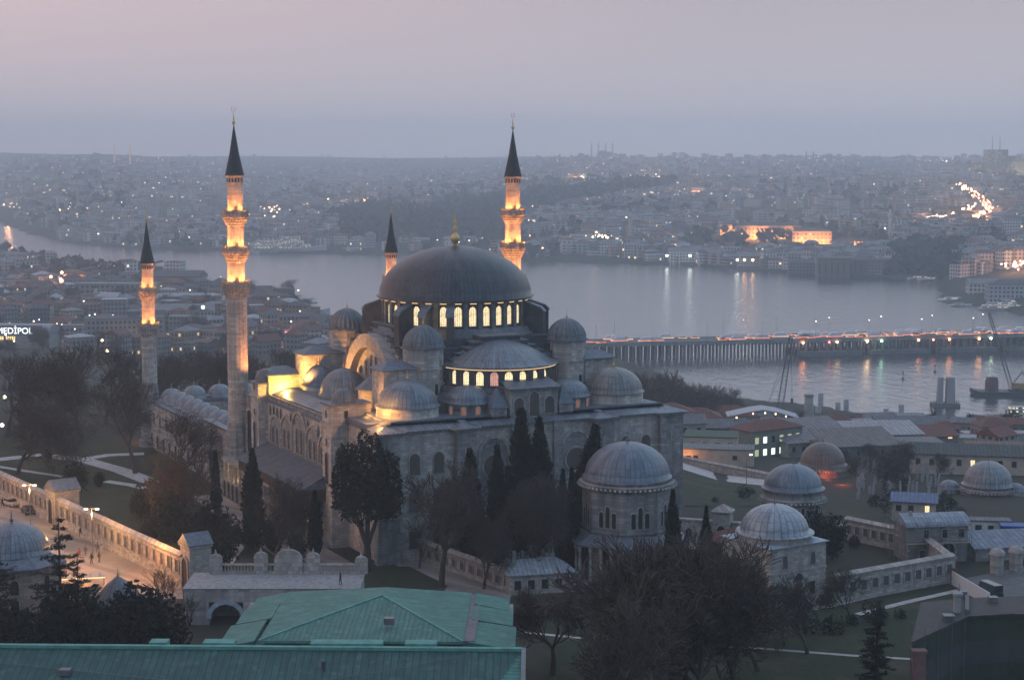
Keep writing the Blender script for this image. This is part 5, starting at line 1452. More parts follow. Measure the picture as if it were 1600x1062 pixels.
# gate building with scaffolding
t = thing("gate_building", "stone gate building with a curved pale roof wrapped in thin scaffolding", "building", A0(1418, 880), radians(9))
m = MB(); m.box(0, 10.5, 0, 6.5, -1, 6.2); m.box(-.2, 10.7, -.2, 6.7, 3.6, 3.85); w0 = m.build("wall", STONE_D, t)
m = MB(); m.extrude([(-.5, 6.2), (-.3, 6.6), (1.4, 7.5), (3.25, 7.9), (5.1, 7.5), (6.8, 6.6), (7, 6.2)], 'x', -.5, 11); m.build("roof", tiles("pale_blue_lead", (.27, .33, .40), .7, 0), t)
m = MB(); m.box(1.0, 1.5, 2, 2.5, 7, 8.4); m.build("chimney", STONE_T, t)
window(w0, (7.0, -.01, 0), -pi / 2, 2.4, 3.4, HOLE, STONE_T, name="gateway", fr=.3, proud=.15)
for x, z in ((3.2, 4.2), (6.4, 4.2), (9.4, 4.2), (2.6, .8)): window(w0, (x, -.01, z), -pi / 2, .9, 1.4, HOLE, STONE_T, arched=False, fr=.12, proud=.1)
t2 = thing("scaffolding", "thin tube scaffolding standing round the gate building", "scaffolding", t.location, radians(9))
m = MB()
for x in [k * 1.9 - .8 for k in range(7)]:
    for y in (-1.4, -.6): m.tube((x, y, -.5), (x, y, 7.2), .04, .04, 4)
for y in (1, 3, 5, 7): m.tube((-1.2, y, -.5), (-1.2, y, 7), .04, .04, 4)
m.build("standards", GREYMETAL, t2)
m = MB()
for z in (1.6, 3.5, 5.4, 7.0):
    for y in (-1.4, -.6): m.tube((-.8, y, z), (10.6, y, z), .035, .035, 4)
    m.tube((-1.2, 0, z), (-1.2, 7, z), .035, .035, 4)
m.build("ledgers", GREYMETAL, t2)
m = MB(); m.box(-.8, 10.6, -1.35, -.65, 3.52, 3.57); m.build("planks", plain("scaffold_plank", (.25, .2, .15), .9), t2)
wall_run("garden_wall", "pale stone wall with square barred windows right of the small domed school", "wall", A0(1305, 944), A0(1490, 909), 4.2, 11, (1.2, 1.5, 1.6))
wall_run("garden_wall", "back wall of the walled garden between the tombs and the gate building", "wall", gp(1320, 308), A0(1440, 868), 3.6, 9, (1.0, 1.4, 1.3))
wall_run("garden_wall", "short wall at the end of the square-windowed wall turning back to the gate", "wall", A0(1492, 909), A0(1452, 876), 3.8, 0)
WHITEP = plain("white_hoarding", (.62, .63, .65), .6, 0, .08)
t = thing("hoarding", "white site hoarding slanting down beside the road at right", "hoarding", A0(1486, 912), 0)
p, q = A0(1486, 912) - t.location, A0(1546, 948) - t.location
m = MB(); m.beam(p + Vector((0, 0, 1.1)), q + Vector((0, 0, 1.1)), .12, 2.2); m.build("panels", WHITEP, t)
m = MB(); m.box(p.x - .1, p.x + .9, p.y - .25, p.y + .05, 0, 2.6); m.build("gate_leaf", plain("rust_door", (.13, .05, .03)), t)
sheet("road", [A0(1500, 905), A0(1600, 885), A0(1660, 900), A0(1660, 990), A0(1560, 960)], .05, ASPH)
car("black van parked on the road by the white hoarding", A0(1546, 932), 1.9, BLACKP, van=True)
for px, py, lb in ((1557, 897, "round-topped stone gate post left of the dark gate opening"), (1587, 893, "round-topped stone gate post right of the dark gate opening")):
    t = thing("gate_post", lb, "gate post", A0(px, py))
    m = MB(); m.prism(octo(1.1, 0, 0, 0, 0), -.5, 3.4); m.build("shaft", STONE_W, t)
    m = MB(); m.lathe([(1.35, 3.3), (1.35, 3.6), (1.1, 4.0), (.5, 4.4), (.02, 4.5)], 8); m.build("cap", STONE_T, t)
t, w0 = house("shed", "long lean-to shed with a blue grey sheet roof behind the gate posts", "shed", A0(1573, 868), radians(10), 14, 6, 2.2, STONE_D, 'shed', tiles("blue_grey_sheet", (.20, .25, .32), 1.0, 0), 1.7)
WHITEC = plain("cabin_panel", (.46, .48, .48), .6, 0, .1)
t, w0 = house("site_cabin", "white prefab cabin with two dark windows at the far right", "cabin", gp(1546, 316, -1), radians(-8), 7.2, 3, 2.7, WHITEC, 'flat', GREYROOF)
winrow(w0, (-2.2, 2.2), -1.505, 1.0, 1.1, 1.1, HOLE); winrow(w0, (0,), -1.505, .05, .9, 2.0, HOLE)
t, w0 = house("site_cabin", "blue container cabin at the right edge beside the white one", "cabin", gp(1592, 312, -1), radians(-8), 6.5, 3, 2.5, plain("blue_paint", (.03, .06, .18), .6), 'flat', plain("blue_roof", (.04, .09, .26), .6))
t, w0 = house("site_cabin", "cream cabin with a blue sheet roof and one lit window above the garden lawn", "cabin", gp(1428, 352, -4.4), radians(-14), 8.5, 6, 2.8, plain("cream_panel", (.42, .37, .30), .7), 'shed', tiles("blue_sheet", (.10, .15, .28), .8, 0), .8)
winrow(w0, (-3, -.6), -3.005, .9, 1.0, 1.2, HOLE); winrow(w0, (2.6,), -3.005, .8, .9, 1.4, LIT2)
t, w0 = house("kiosk", "dark kiosk under a red tiled roof between the large tomb and the domed school", "kiosk", gp(1143, 296, -.2), radians(24), 7.0, 5, 3.0, plain("dark_timber", (.05, .04, .035), .8), 'hip', REDTILE, 1.8, ov=.9)
t = thing("tomb_enclosure", "low pale enclosure wall with a small capped gate right of the large tomb", "wall", gp(1098, 306), radians(-20))
m = MB(); m.box(-7, 9, 0, .8, -1.5, 3.6); m.box(2.0, 5.0, -1, 1.8, -1.5, 5.6); w0 = m.build("wall", STONE_W, t)
m = MB(); m.hip(1.7, 5.3, -1.3, 2.1, 5.8, 7.0); m.box(-7.2, 9.2, -.2, 1.0, 3.6, 3.9); m.build("coping", STONE_T, t)
window(w0, (3.5, -1.01, .3), -pi / 2, 1.4, 3.0, HOLE, STONE_T, fr=.2, proud=.1)
for x in (-5, -2.5, 0, 7): window(w0, (x, -.01, .6), -pi / 2, 1.0, 1.7, HOLE, STONE_T, fr=.15, proud=.1)
# open lawns and white boundary walls beyond
def quad_on_ground(name, pts, mat, z=.08, n=16):
    """a patch of ground laid over the terrain between four photo corners"""
    P = [ground_hit(*p) for p in pts]; m = MB(); idx = {}
    for i in range(n + 1):
        for j in range(n + 1):
            a = P[0].lerp(P[1], i / n).lerp(P[3].lerp(P[2], i / n), j / n); idx[i, j] = len(m.v); m.v.append((a.x, a.y, height(a.x, a.y) + z))
    for i in range(n):
        for j in range(n): m.f.append((idx[i, j], idx[i + 1, j], idx[i + 1, j + 1], idx[i, j + 1])); m.mi.append(0); m.sm.append(True)
    o = m.build(name, mat); o["kind"] = "structure"; return o
quad_on_ground("lawn", ((1064, 790), (1190, 790), (1230, 760), (1064, 733)), GRASSM, .12)
quad_on_ground("lawn", ((1290, 842), (1425, 842), (1425, 800), (1300, 792)), GRASSM, .12)
quad_on_ground("path", ((1064, 733), (1235, 764), (1235, 754), (1064, 722)), PATHM, .16)
quad_on_ground("path", ((1300, 822), (1412, 837), (1412, 833), (1300, 818)), PATHM, .18, 8)
p, q = ground_hit(1064, 722), ground_hit(1240, 754)
wall_run("boundary_wall", "low pale wall along the paved lane right of the mosque", "wall", p, q, 1.2, 0, th=.5)
# headstones right of the bath
for k in range(70):
    px, py = rr.uniform(1340, 1475), rr.uniform(722, 782)
    p = ground_hit(px, py); v = rr.randrange(3)
    if gso[v] is None: gso[v] = gs[v].build("gravestone", GST); o = gso[v]
    else: o = inst(gso[v])
    o.location = p; o.rotation_euler = (rr.gauss(0, .07), rr.gauss(0, .07), rr.gauss(.2, .3)); o.scale = (1.5, 1.5, 1.25)
    tag(o, "pale old headstone in the crowded burial ground between the two farther domes", "gravestone", "headstones of the farther burial ground")
for px, Y, top, kd in ((1380, 412, 700, "plane2"), (1340, 420, 708, "fork"), (1425, 430, 690, "plane2"), (1458, 425, 705, "fork"), (1310, 455, 700, "fork"), (1360, 450, 690, "plane")):
    T(kd, px, Y, top, "bare tree over the burial ground between the two farther domes", group="bare trees of the burial ground")
# lamp posts by the lane
street_lamp(ground_hit(1166, 770), "tall single lamp post on the lawn beside the lane right of the mosque", 9, 0, twin=False, glowm=glow("white_lamp", (.9, .95, 1), 5))
# ------------------------------------------------------------------ buildings on the slope to the water
CREAM = plain("cream_plaster", (.38, .33, .28), .85, 0, .2, .5); GREYP = plain("grey_plaster", (.24, .25, .25), .85, 0, .25, .5); DARKP = plain("dark_plaster", (.12, .125, .13), .85, 0, .3, .5)
LITW = glow("office_window", (.86, .97, .88), 1.6); LITY = glow("office_window_dim", (.80, .82, .50), .55); ORW = plain("lamplit_orange_plaster", (.42, .30, .22), .85)  # ORW: the porch's orange lamplight is put into the plaster colour
GREENR = plain("green_flat_roof", (.05, .085, .06), .9, 0, .25)
def H(name, label, cat, px, Y, rot, w, d, h, wm, rk, rm, rh=2.5, **k):
    return house(name, label, cat, gp(px, Y), radians(rot), w, d, h, wm, rk, rm, rh, **k)
t, w0 = H("long_house", "long low house with a grey roof and an orange-lit porch right of the mosque", "house", 1117, 476, -9, 21, 9, 4.6, CREAM, 'flat', GREYROOF)
for x in (-9, -7, -5): window(w0, (x, -4.51, .6), -pi / 2, 1.3, 2.4, HOLE, ORW, arched=False, fr=.2, proud=.15)
winrow(w0, (5.5,), -4.51, 2.0, 1.2, 1.2, HOLE)
lamp(t, (-7.5, -7.2, 2.6), 900, (1, .36, .10), .3)
t, w0 = H("terrace_house", "cream house with a flat green roof terrace behind the orange-lit porch", "house", 1111, 497, -9, 15, 12, 6.8, CREAM, 'flat', GREENR)
winrow(w0, (-5, -1.5, 2, 5.5), -6.01, 3.9, 1.3, 1.6, HOLE)
t, w0 = H("office_block", "grey office with two rows of lit windows and a red tiled roof", "office", 1196, 515, 34, 20, 10, 8.6, plain("greenish_plaster", (.17, .19, .16), .85), 'hip', REDTILE, 2.6)
for r, z in enumerate((1.4, 5.0)):
    for k in range(6):
        window(w0, (-8.0 + k * 3.2, -5.01, z), -pi / 2, 1.5, 1.9, LITW if (r == 0 and k in (1, 2, 3)) or (r == 1 and k in (1,)) else (LITY if (k + r) % 4 != 3 else HOLE), STONE_T, arched=False, fr=.1, proud=.08)
    window(w0, (-10.01, 2.0, z), pi, 1.3, 1.7, LITY, STONE_T, arched=False, fr=.1, proud=.08)
t = thing("terrace_restaurant", "rooftop restaurant under a white canopy with a string of bulbs", "restaurant", gp(1190, 590), radians(-3))
m = MB(); m.box(-11.5, 11.5, -5, 5, -3, 8.0); m.build("wall", DARKP, t)
m = MB(); m.extrude([(-12, 10.4), (-4, 12.2), (0, 12.8), (5, 12.0), (12, 10.0), (12, 9.8), (5, 11.8), (0, 12.5), (-4, 12.0), (-12, 10.2)], 'y', -5.5, 5.5); m.build("canopy", plain("white_canopy", (.33, .35, .37), .7), t)
for x in (-11, -5.5, 0, 5.5, 11):
    m = MB(); m.tube((x, -5, 8), (x, -5, 11), .1, .1, 6); m.build("post", GREYMETAL, t)
bl = glow("bulb_glow", (1, .75, .35), 9)
for x in (-11.5, -9, -3.5, .5, 4, 7.5, 11):
    m = MB(); m.lathe([(.01, -.3), (.28, 0), (.01, .3)], 8); o = m.build("bulb", bl, t); o.location = (x, -5.7, 9.9 - .02 * x * x + 1.8)
m = MB()
for k in range(40): m.box(-11.5 + k * .58, -11.4 + k * .58, -5, -4.9, 8, 9.1)
m.box(-11.5, 11.5, -5, -4.9, 9.1, 9.2); m.build("railing", GREYMETAL, t)
BL = [(1136, 655, 6, 22, 12, 9, GREYP, 'hip', REDTILE, 4.0, "red tiled house below the twin bare trees near the water"), (1085, 620, 0, 18, 11, 8, GREYP, 'hip', REDTILE, 3.2, "red roofed house showing past the mosque's right corner"),
      (1050, 600, 8, 14, 12, 9, CREAM, 'hip', REDTILE, 3.0, "red roofed house partly hidden by the mosque's right corner"), (1066, 545, 4, 13, 10, 7, GREYP, 'gable', GREYROOF, 2.6, "grey gabled house behind the green terrace house"),
      (1105, 560, -5, 15, 10, 6.5, DARKP, 'gable', GREYROOF, 2.5, "dark gabled house between the terrace house and the red roofs"), (1262, 520, 22, 24, 18, 5.5, GREYP, 'shed', tiles("patched_sheet_roof", (.19, .20, .21), 1.6, 0), 4.4, "warehouse with a big patched sheet roof right of the lit office"),
      (1306, 580, 14, 15, 12, 7, DARKP, 'hip', REDTILE, 3.6, "small red hipped roof beyond the patched warehouse"), (1242, 560, 26, 22, 9, 7.4, GREYP, 'gable', tiles("beige_sheet_roof", (.17, .165, .155), 1.2, 0), 2.2, "beige gabled shed behind the lit office"),
      (1372, 545, 6, 24, 15, 6, GREYP, 'shed', PALEROOF, 2.2, "pale flat sheet roof of a workshop near the quay"), (1335, 500, 12, 22, 14, 5, DARKP, 'shed', tiles("rusty_sheet_roof", (.16, .15, .15), 1.3, 0), 3.2, "workshop with a streaked sheet roof before the pale one"),
      (1415, 505, 3, 20, 12, 5, DARKP, 'flat', GREYROOF, 1, "flat grey workshop left of the long dark shed"), (1330, 620, 10, 14, 10, 6, DARKP, 'gable', PALEROOF, 2.4, "little gabled shed with a pale roof by the waterfront"),
      (1420, 640, 0, 26, 10, 6.5, GREYP, 'gable', GREYROOF, 2.6, "grey gabled shed near the pylon piers' shore"), (1528, 448, -11, 34, 10, 5.2, CREAM, 'gable', tiles("dark_green_sheet", (.075, .095, .095), 1.0, 0), 2.4, "long shed with a dark ribbed roof at the far right"),
      (1392, 590, 5, 16, 10, 5, GREYP, 'shed', PALEROOF, 2.4, "corrugated shed with pale roof beyond the workshops"), (1488, 560, -4, 40, 7, 3.6, CREAM, 'flat', PALEROOF, 1, "long pale single-storey building along the quay road"),
      (1580, 600, 0, 34, 7, 3.8, GREYP, 'flat', PALEROOF, 1, "pale quay building at the right edge above the long shed"), (1552, 500, -8, 16, 8, 3.5, CREAM, 'gable', tiles("orange_sheet", (.22, .16, .13), 1, 0), 1.8, "low brownish gabled roof near the lit garden at far right"),
      (1290, 690, 4, 12, 8, 5, DARKP, 'gable', PALEROOF, 2, "waterfront hut with a pale gable roof"), (1160, 700, 8, 22, 9, 6, GREYP, 'gable', GREYROOF, 3, "grey waterfront house left of the first crane"), (1215, 660, 8, 16, 9, 7, DARKP, 'flat', GREYROOF, 2, "dark flat roofed block at the foot of the first crane")]
for px, Y, rot, w, d, h, wm, rk, rm, rh, lb in BL:
    t, w0 = H("building", lb, "building", px, Y, rot, w, d, h, wm, rk, rm, rh)
    n = int(w / 3.4)
    for k in range(n):
        if h > 4: window(w0, (-w / 2 + (k + .5) * w / n, -d / 2 - .01, h - 2.6), -pi / 2, 1.1, 1.5, LIT2 if rr.random() < .06 else HOLE, STONE_D, arched=False, fr=.1, proud=.06)
n = 0; spots_ = []
for k in range(900):
    px, Y = rr.uniform(1050, 1610), rr.uniform(530, 735)
    p = gp(px, Y); ns_ = lerp_table(NEAR_SHORE, p.x / p.y)
    if Y > ns_ - 22 or n >= 44: continue
    if any((p.x - q.x) ** 2 + (p.y - q.y) ** 2 < 13 ** 2 for q in spots_): continue
    if any(abs(p.x - gp(b_[0], b_[1]).x) < (b_[3] + 9) / 2 and abs(p.y - b_[1]) < (b_[4] + 9) / 2 for b_ in BL): continue
    if 1160 < px < 1235 and Y < 620: continue
    spots_.append(p); n += 1
    w, d, h = rr.uniform(8, 13), rr.uniform(7, 10), rr.uniform(4, 7)
    house("slope_house", "small roofed house in the jumble between the domes and the right waterfront", "house", p, rr.choice((.2, -.3, .6)) + rr.gauss(0, .1), w, d, h, facade("slope_front_%d" % (n % 3), ((.26, .25, .24), (.16, .16, .165), (.30, .25, .21))[n % 3], lit=.06, litc=(1, .7, .35), es=1.2), rr.choice(('hip', 'gable', 'gable', 'shed')), rr.choice((REDTILE, REDTILE, GREYROOF, PALEROOF, plain("brown_tiles", (.10, .065, .055), .85, 0, .3, .4))), rr.uniform(1.5, 3), group="small houses above the right waterfront")
for k in range(46):
    px, py = rr.uniform(1070, 1500), rr.uniform(745, 1000)
    p = ground_hit(px, py)
    if not (p.y > 350 or (p.y < 262 and px > 1240)): continue
    tree("shrub", p, rr.uniform(.5, 1.1), "dark shrub on the lawns and verges at right", group="shrubs of the right gardens")
lamp(None, gp(1572, 520) + Vector((0, 0, 2)), 900, (.95, .95, .55), .4)
T("bushy", 1586, 525, 690, "pale green floodlit tree near the right edge above the dark shed", sx=.9)
for px, Y, top in ((1128, 690, 600), (1143, 690, 605), (1125, 700, 612), (1190, 720, 640), (1245, 640, 640), (1340, 700, 640), (1320, 690, 645), (1352, 690, 648), (1020, 640, 572), (1010, 660, 575), (1040, 640, 582), (1062, 650, 590), (1085, 660, 600)):
    T("plane2", px, Y, top, "bare tree along the waterfront beyond the red roofs", group="bare trees on the waterfront")
def palm(label, px, Y, top):
    p = gp(px, Y); h = at_y(px, top, Y).z - p.z
    t = thing("palm_tree", label, "palm", p)
    m = MB(); m.tube((0, 0, -.5), (0, 0, h - 3), .45, .38, 8); m.build("trunk", BARK, t)
    m = MB()
    for k in range(70):
        a = rr.uniform(0, 2 * pi); el = rr.uniform(-.5, 1.3); q = Vector((0, 0, h - 3)); d = Vector((cos(a) * cos(el), sin(a) * cos(el), sin(el)))
        for s_ in range(5):
            q2 = q + d * .95; sd = Vector((-sin(a), cos(a), 0)) * (.38 - .05 * s_)
            m.face([q - sd, q + sd, q2 + sd * .8, q2 - sd * .8]); q = q2; d = (d + Vector((0, 0, -.22))).normalized()
    m.build("crown", PINE, t)
palm("palm tree at the shore before the twin concrete pylons", 1458, 700, 640)
palm("palm tree at the shore right of the twin pylons", 1517, 690, 648)
T("bushy", 1580, 640, 640, "dark round tree at the right edge of the shore", sx=1.0)
t = thing("chimney_stack", "tapering grey concrete stack at the waterfront right of the first crane", "chimney", gp(1263, 715))
m = MB(); m.lathe([(3.0, -2), (2.6, 3), (1.9, 12), (1.7, 15.5)], 14, cap=True); m.build("shaft", GREYP, t)
m = MB(); m.lathe([(2.0, 15.4), (2.0, 16.2), (1.6, 16.3)], 14, cap=True); m.build("cap", DARKP, t)
for px, py, h in ((1278, 655, 6), (1309, 645, 5), (1322, 642, 5.5), (1384, 655, 5), (1408, 652, 6), (1563, 672, 4), (1282, 640, 8)):
    o = MB().lathe([(1.3, -3), (1.3, h), (.9, h + .2)], 10, cap=True).build("mooring_pile", GREYP); p = at(px, py, WATER); o.location = p
    tag(o, "thick grey mooring pile standing in the water near the shore", "mooring pile", "mooring piles near the shore")
# ------------------------------------------------------------------ bridge
P0, P1 = at(880, 538.5, -47), at(1680, 520.0, -47)
bd = P1 - P0; BLn = bd.length; bang = atan2(bd.y, bd.x)
bridge = thing("bridge", "long low road bridge on many piers crossing the channel, busy with traffic", "bridge", (P0.x, P0.y, 0), bang)
CONC = plain("bridge_concrete", (.20, .21, .22), .8, 0, .2, .3)
m = MB(); m.box(-60, BLn + 80, -2, 22, -48.7, -47); m.build("deck", CONC, bridge)
for y in (-2.2, 21.8):
    m = MB(); m.box(-60, BLn + 80, y, y + .4, -47, -46.4); m.build("parapet", CONC, bridge)
m = MB(); m.box(-60, BLn + 80, -1.7, 21.7, -46.98, -46.95); m.build("roadway", ASPH, bridge)
PALEC = plain("pale_pier", (.17, .175, .18), .8, 0, .2, .5)
k = 0; x = 2.0; po = None
while x < BLn + 60 and k < 96:
    if po is None:
        m = MB()
        for y in (0, 6.5, 13, 19.5): m.box(-.5, .5, y - .45, y + .45, -9.8, 0)
        m.box(-.8, .8, -1, 21, -.9, -.01); po = m.build("pier", PALEC, bridge); o = po
    else: o = inst(po, bridge)
    o.location = (x, 0, -48.7); x += 4.6; k += 1
for k in range(6):
    x0 = 150 + k * 46
    m = MB(); m.box(x0, x0 + 38, -5, 25, -58, -54.4); m.build("pontoon", DARKP, bridge)
def on_bridge(s, y): 
    v = Vector((cos(bang) * s - sin(bang) * y, sin(bang) * s + cos(bang) * y, 0)) + Vector((P0.x, P0.y, -46.94)); return v
LAMPM = {}
def small_lamp(name, label, cat, pos, h, col, strength, r, group):
    """a post with a shining head, too small in view to need parts"""
    key = (h, col, strength, r)
    if key not in LAMPM:
        m = MB(); m.tube((0, 0, 0), (0, 0, h), .14, .09, 5); m.lathe([(.01, h - r), (r * .8, h - r * .5), (r, h), (r * .8, h + r * .5), (.01, h + r)], 8, mi=1)
        LAMPM[key] = m.build(name, [GREYMETAL, glow("lamp_%d_%d_%d_%d" % (col[0] * 99, col[1] * 99, col[2] * 99, strength * 10), col, strength)]); o = LAMPM[key]
    else: o = inst(LAMPM[key])
    o.location = pos; return tag(o, label, cat, group)
for k in range(26):
    s = 20 + k * 17.5
    lit = s > 150
    small_lamp("bridge_lamp", "lit lamp post along the bridge's right part" if lit else "unlit lamp post along the bridge's left part", "lamp post", on_bridge(s, 20.8 if k % 2 else -1.2), 11, (1.0, .85, .65) if lit else (.3, .3, .33), 7 if lit else .05, .32, "lit lamp posts on the bridge" if lit else "unlit lamp posts on the bridge")
carm = {}
for k in range(270):
    s = rr.uniform(-20, BLn + 40); lane = rr.choice((1.5, 5, 8.5, 12, 15.5, 18.5)); back = lane < 10
    dens = .35 if s < 120 else .9
    if rr.random() > dens: continue
    v = (back, rr.randrange(3))
    if v not in carm:
        m = MB(); L = (4.3, 4.6, 10)[v[1]]; hh = (1.4, 1.5, 3.0)[v[1]]
        m.extrude([(-L / 2, .3), (L / 2, .3), (L / 2, .85), (L * .25, hh), (-L * .3, hh), (-L / 2, .9)], 'y', -.9, .9)
        for y in (-.7, .7):
            m.box(L / 2, L / 2 + .12, y - .42, y + .42, .5, 1.0, 1); m.box(-L / 2 - .12, -L / 2, y - .42, y + .42, .55, 1.05, 2)
            m.box(L / 4, L / 2, (.9 if y > 0 else -.98), (.98 if y > 0 else -.9), .5, .8, 1 if not back else 2)
            m.box(-L / 2, L / 3, (.9 if y > 0 else -.98), (.98 if y > 0 else -.9), .6, .85, 2 if back else 1)  # glowing strips added along the flanks, where vehicles have no lamps
        carm[v] = m.build("moving_car", [(SILVER, BLACKP, WHITEP)[v[1]], glow("beam_glow", (1, .60, .32), 1.8), glow("brake_glow", (1, .24, .09), 2.0)]); o = carm[v]
    else: o = inst(carm[v])
    o.location = on_bridge(s, lane); o.rotation_euler = (0, 0, bang + (pi if back else 0)); 
    tag(o, "vehicle with its lights on in the traffic crossing the bridge", "car", "traffic on the bridge")
for px, col, st in ((1260, (1, .30, .10), 16), (1303, (1, .12, .10), 5), (1316, (1, .62, .28), 9), (1366, (1, .62, .28), 26), (1390, (.45, 1, .62), 13), (1452, (1, .38, .18), 9), (1504, (1, .36, .12), 15), (1555, (1, .40, .14), 17), (1575, (.75, 1, .6), 9), (1477, (1, .3, .2), 4)):
    s = ((px - 880) / F * 1095)
    cn = {1260: "red orange lamp", 1303: "small red lamp", 1316: "dim amber lamp", 1366: "brightest amber lamp", 1390: "green lamp"}.get(px)
    small_lamp("pier_light", (cn + " low on the bridge's side, mirrored in the water") if cn else "lamp low on the right end of the bridge's side, mirrored in the water", "lamp", on_bridge(s, -2.9) + Vector((0, 0, -3.2)), 1.2, col, st * 2.4, .66, None if cn else "low lamps at the bridge's right end")
# ------------------------------------------------------------------ cranes, barge, pylons, boats
def lattice_boom(m, p, q, w0, w1, n):
    p, q = Vector(p), Vector(q); d = (q - p).normalized(); u = d.cross(Vector((0, 1, 0))).normalized(); v = d.cross(u)
    R = []
    for i in range(n + 1):
        w = w0 + (w1 - w0) * i / n; c = p.lerp(q, i / n)
        R.append([c + u * a * w / 2 + v * b * w / 2 for a, b in ((-1, -1), (1, -1), (1, 1), (-1, 1))])
    for i in range(n):
        for k in range(4):
            m.beam(R[i][k], R[i + 1][k], .18, .18); m.beam(R[i][k], R[i + 1][(k + 1) % 4], .10, .10)
CRM = plain("crane_steel", (.07, .075, .085), .6, .3)
t = thing("crawler_crane", "tall lattice boom crane with hanging hook rising over the waterfront roofs", "crane", gp(1214, 735))
b0 = t.location; tip = at_y(1236, 527, 735) - b0; ft = Vector((0, 0, 2.5))
m = MB(); lattice_boom(m, ft, tip, 2.6, 1.4, 22); m.build("boom", CRM, t)
m = MB(); m.box(-4, 3, -2, 2, 1.2, 4.4); m.build("cab", plain("crane_yellow", (.30, .20, .05), .6), t)
for y in (-2.2, 2.2):
    m = MB(); m.box(-4.5, 4.5, y - .6, y + .6, -.3, 1.2); m.build("track", CRM, t)
m = MB(); m.tube(tip, (tip.x + .8, 0, 14), .07, .07, 4); m.tube(tip, (-6, 0, 6), .08, .08, 4); m.tube(tip * .75, (-7, 0, 5), .06, .06, 4); m.build("cable", CRM, t)
m = MB(); m.box(tip.x + .3, tip.x + 1.3, -.4, .4, 12, 14.2); m.build("hook_block", CRM, t)
bp = at(1572, 617, WATER)
t = thing("crane_barge", "dark flat work barge carrying a crane near the right edge of the water", "barge", (bp.x, bp.y, WATER), radians(-3))
m = MB(); m.extrude([(-17.5, 1.2), (-16.2, -.8), (24, -.8), (24, 2.2), (-14, 2.2), (-17.5, 3.2)], 'y', -6, 6); m.build("hull", plain("dark_hull", (.035, .037, .042), .6), t)
m = MB(); m.lathe([(3.4, 2.2), (3.4, 7.5), (3.0, 8.0), (3.0, 9.2), (.02, 9.6)], 16, -7.5, 0); m.build("winch_house", plain("brick_red_steel", (.10, .065, .06), .8), t)
m = MB(); m.box(3, 6, -5, -2, 2.2, 4); m.build("deck_locker", CRM, t)
t2 = thing("crawler_crane", "crane with a long leaning lattice boom standing on the work barge", "crane", Vector((bp.x + 7, bp.y, WATER + 2.2)))
tip2 = at_y(1545, 488, bp.y) - t2.location; ft = at_y(1580, 606, bp.y) - t2.location; ft.z = 2.0
m = MB(); lattice_boom(m, ft, tip2, 1.9, 1.0, 24); m.build("boom", CRM, t2)
m = MB(); m.box(ft.x + .5, ft.x + 9, -2, 2, .8, 4.2); m.build("cab", plain("crane_yellow"[:12], (.30, .20, .05), .6), t2)
m = MB(); m.beam((ft.x + 1, 0, 4), (ft.x + 5.5, 0, 10), .4, .4); m.beam((ft.x + 5.5, 0, 10), (ft.x + 8.5, 0, 4), .4, .4); m.build("mast", CRM, t2)
m = MB(); m.tube((ft.x + 5.5, 0, 10), tip2, .05, .05, 4); m.build("cable", CRM, t2)
m = MB(); m.box(ft.x - 1, ft.x + 9, -2.6, 2.6, -.3, .8); m.build("track", CRM, t2)
pp = at(1476, 634, WATER)
t = thing("bridge_pylon", "twin concrete pylon piers under construction on a float in the water", "pylon", (pp.x, pp.y, WATER))
for x0, x1, lean in ((-3.4, -1.6, .25), (1.0, 4.4, -.2)):
    m = MB(); m.extrude([(x0 - .6, 1.5), (x1 + .4, 1.5), (x1 + lean, 14.4), (x0 + lean, 14.4)], 'y', -2, 2); m.build("pier", plain("new_concrete", (.27, .28, .29), .8, 0, .15), t)
m = MB(); m.box(-6.5, 6.8, -4, 4, -1, 1.5); m.build("float", DARKP, t)
m = MB()
for x in (-6, -4.8, 5, 6.2): m.tube((x, -3, 1.5), (x, -3, 3.2), .2, .2, 5)
m.beam((-2, 0, 13), (2, 0, 13.4), .4, .4); m.build("fittings", CRM, t)
WHITEH = plain("white_hull", (.50, .51, .52), .5, 0, .1)
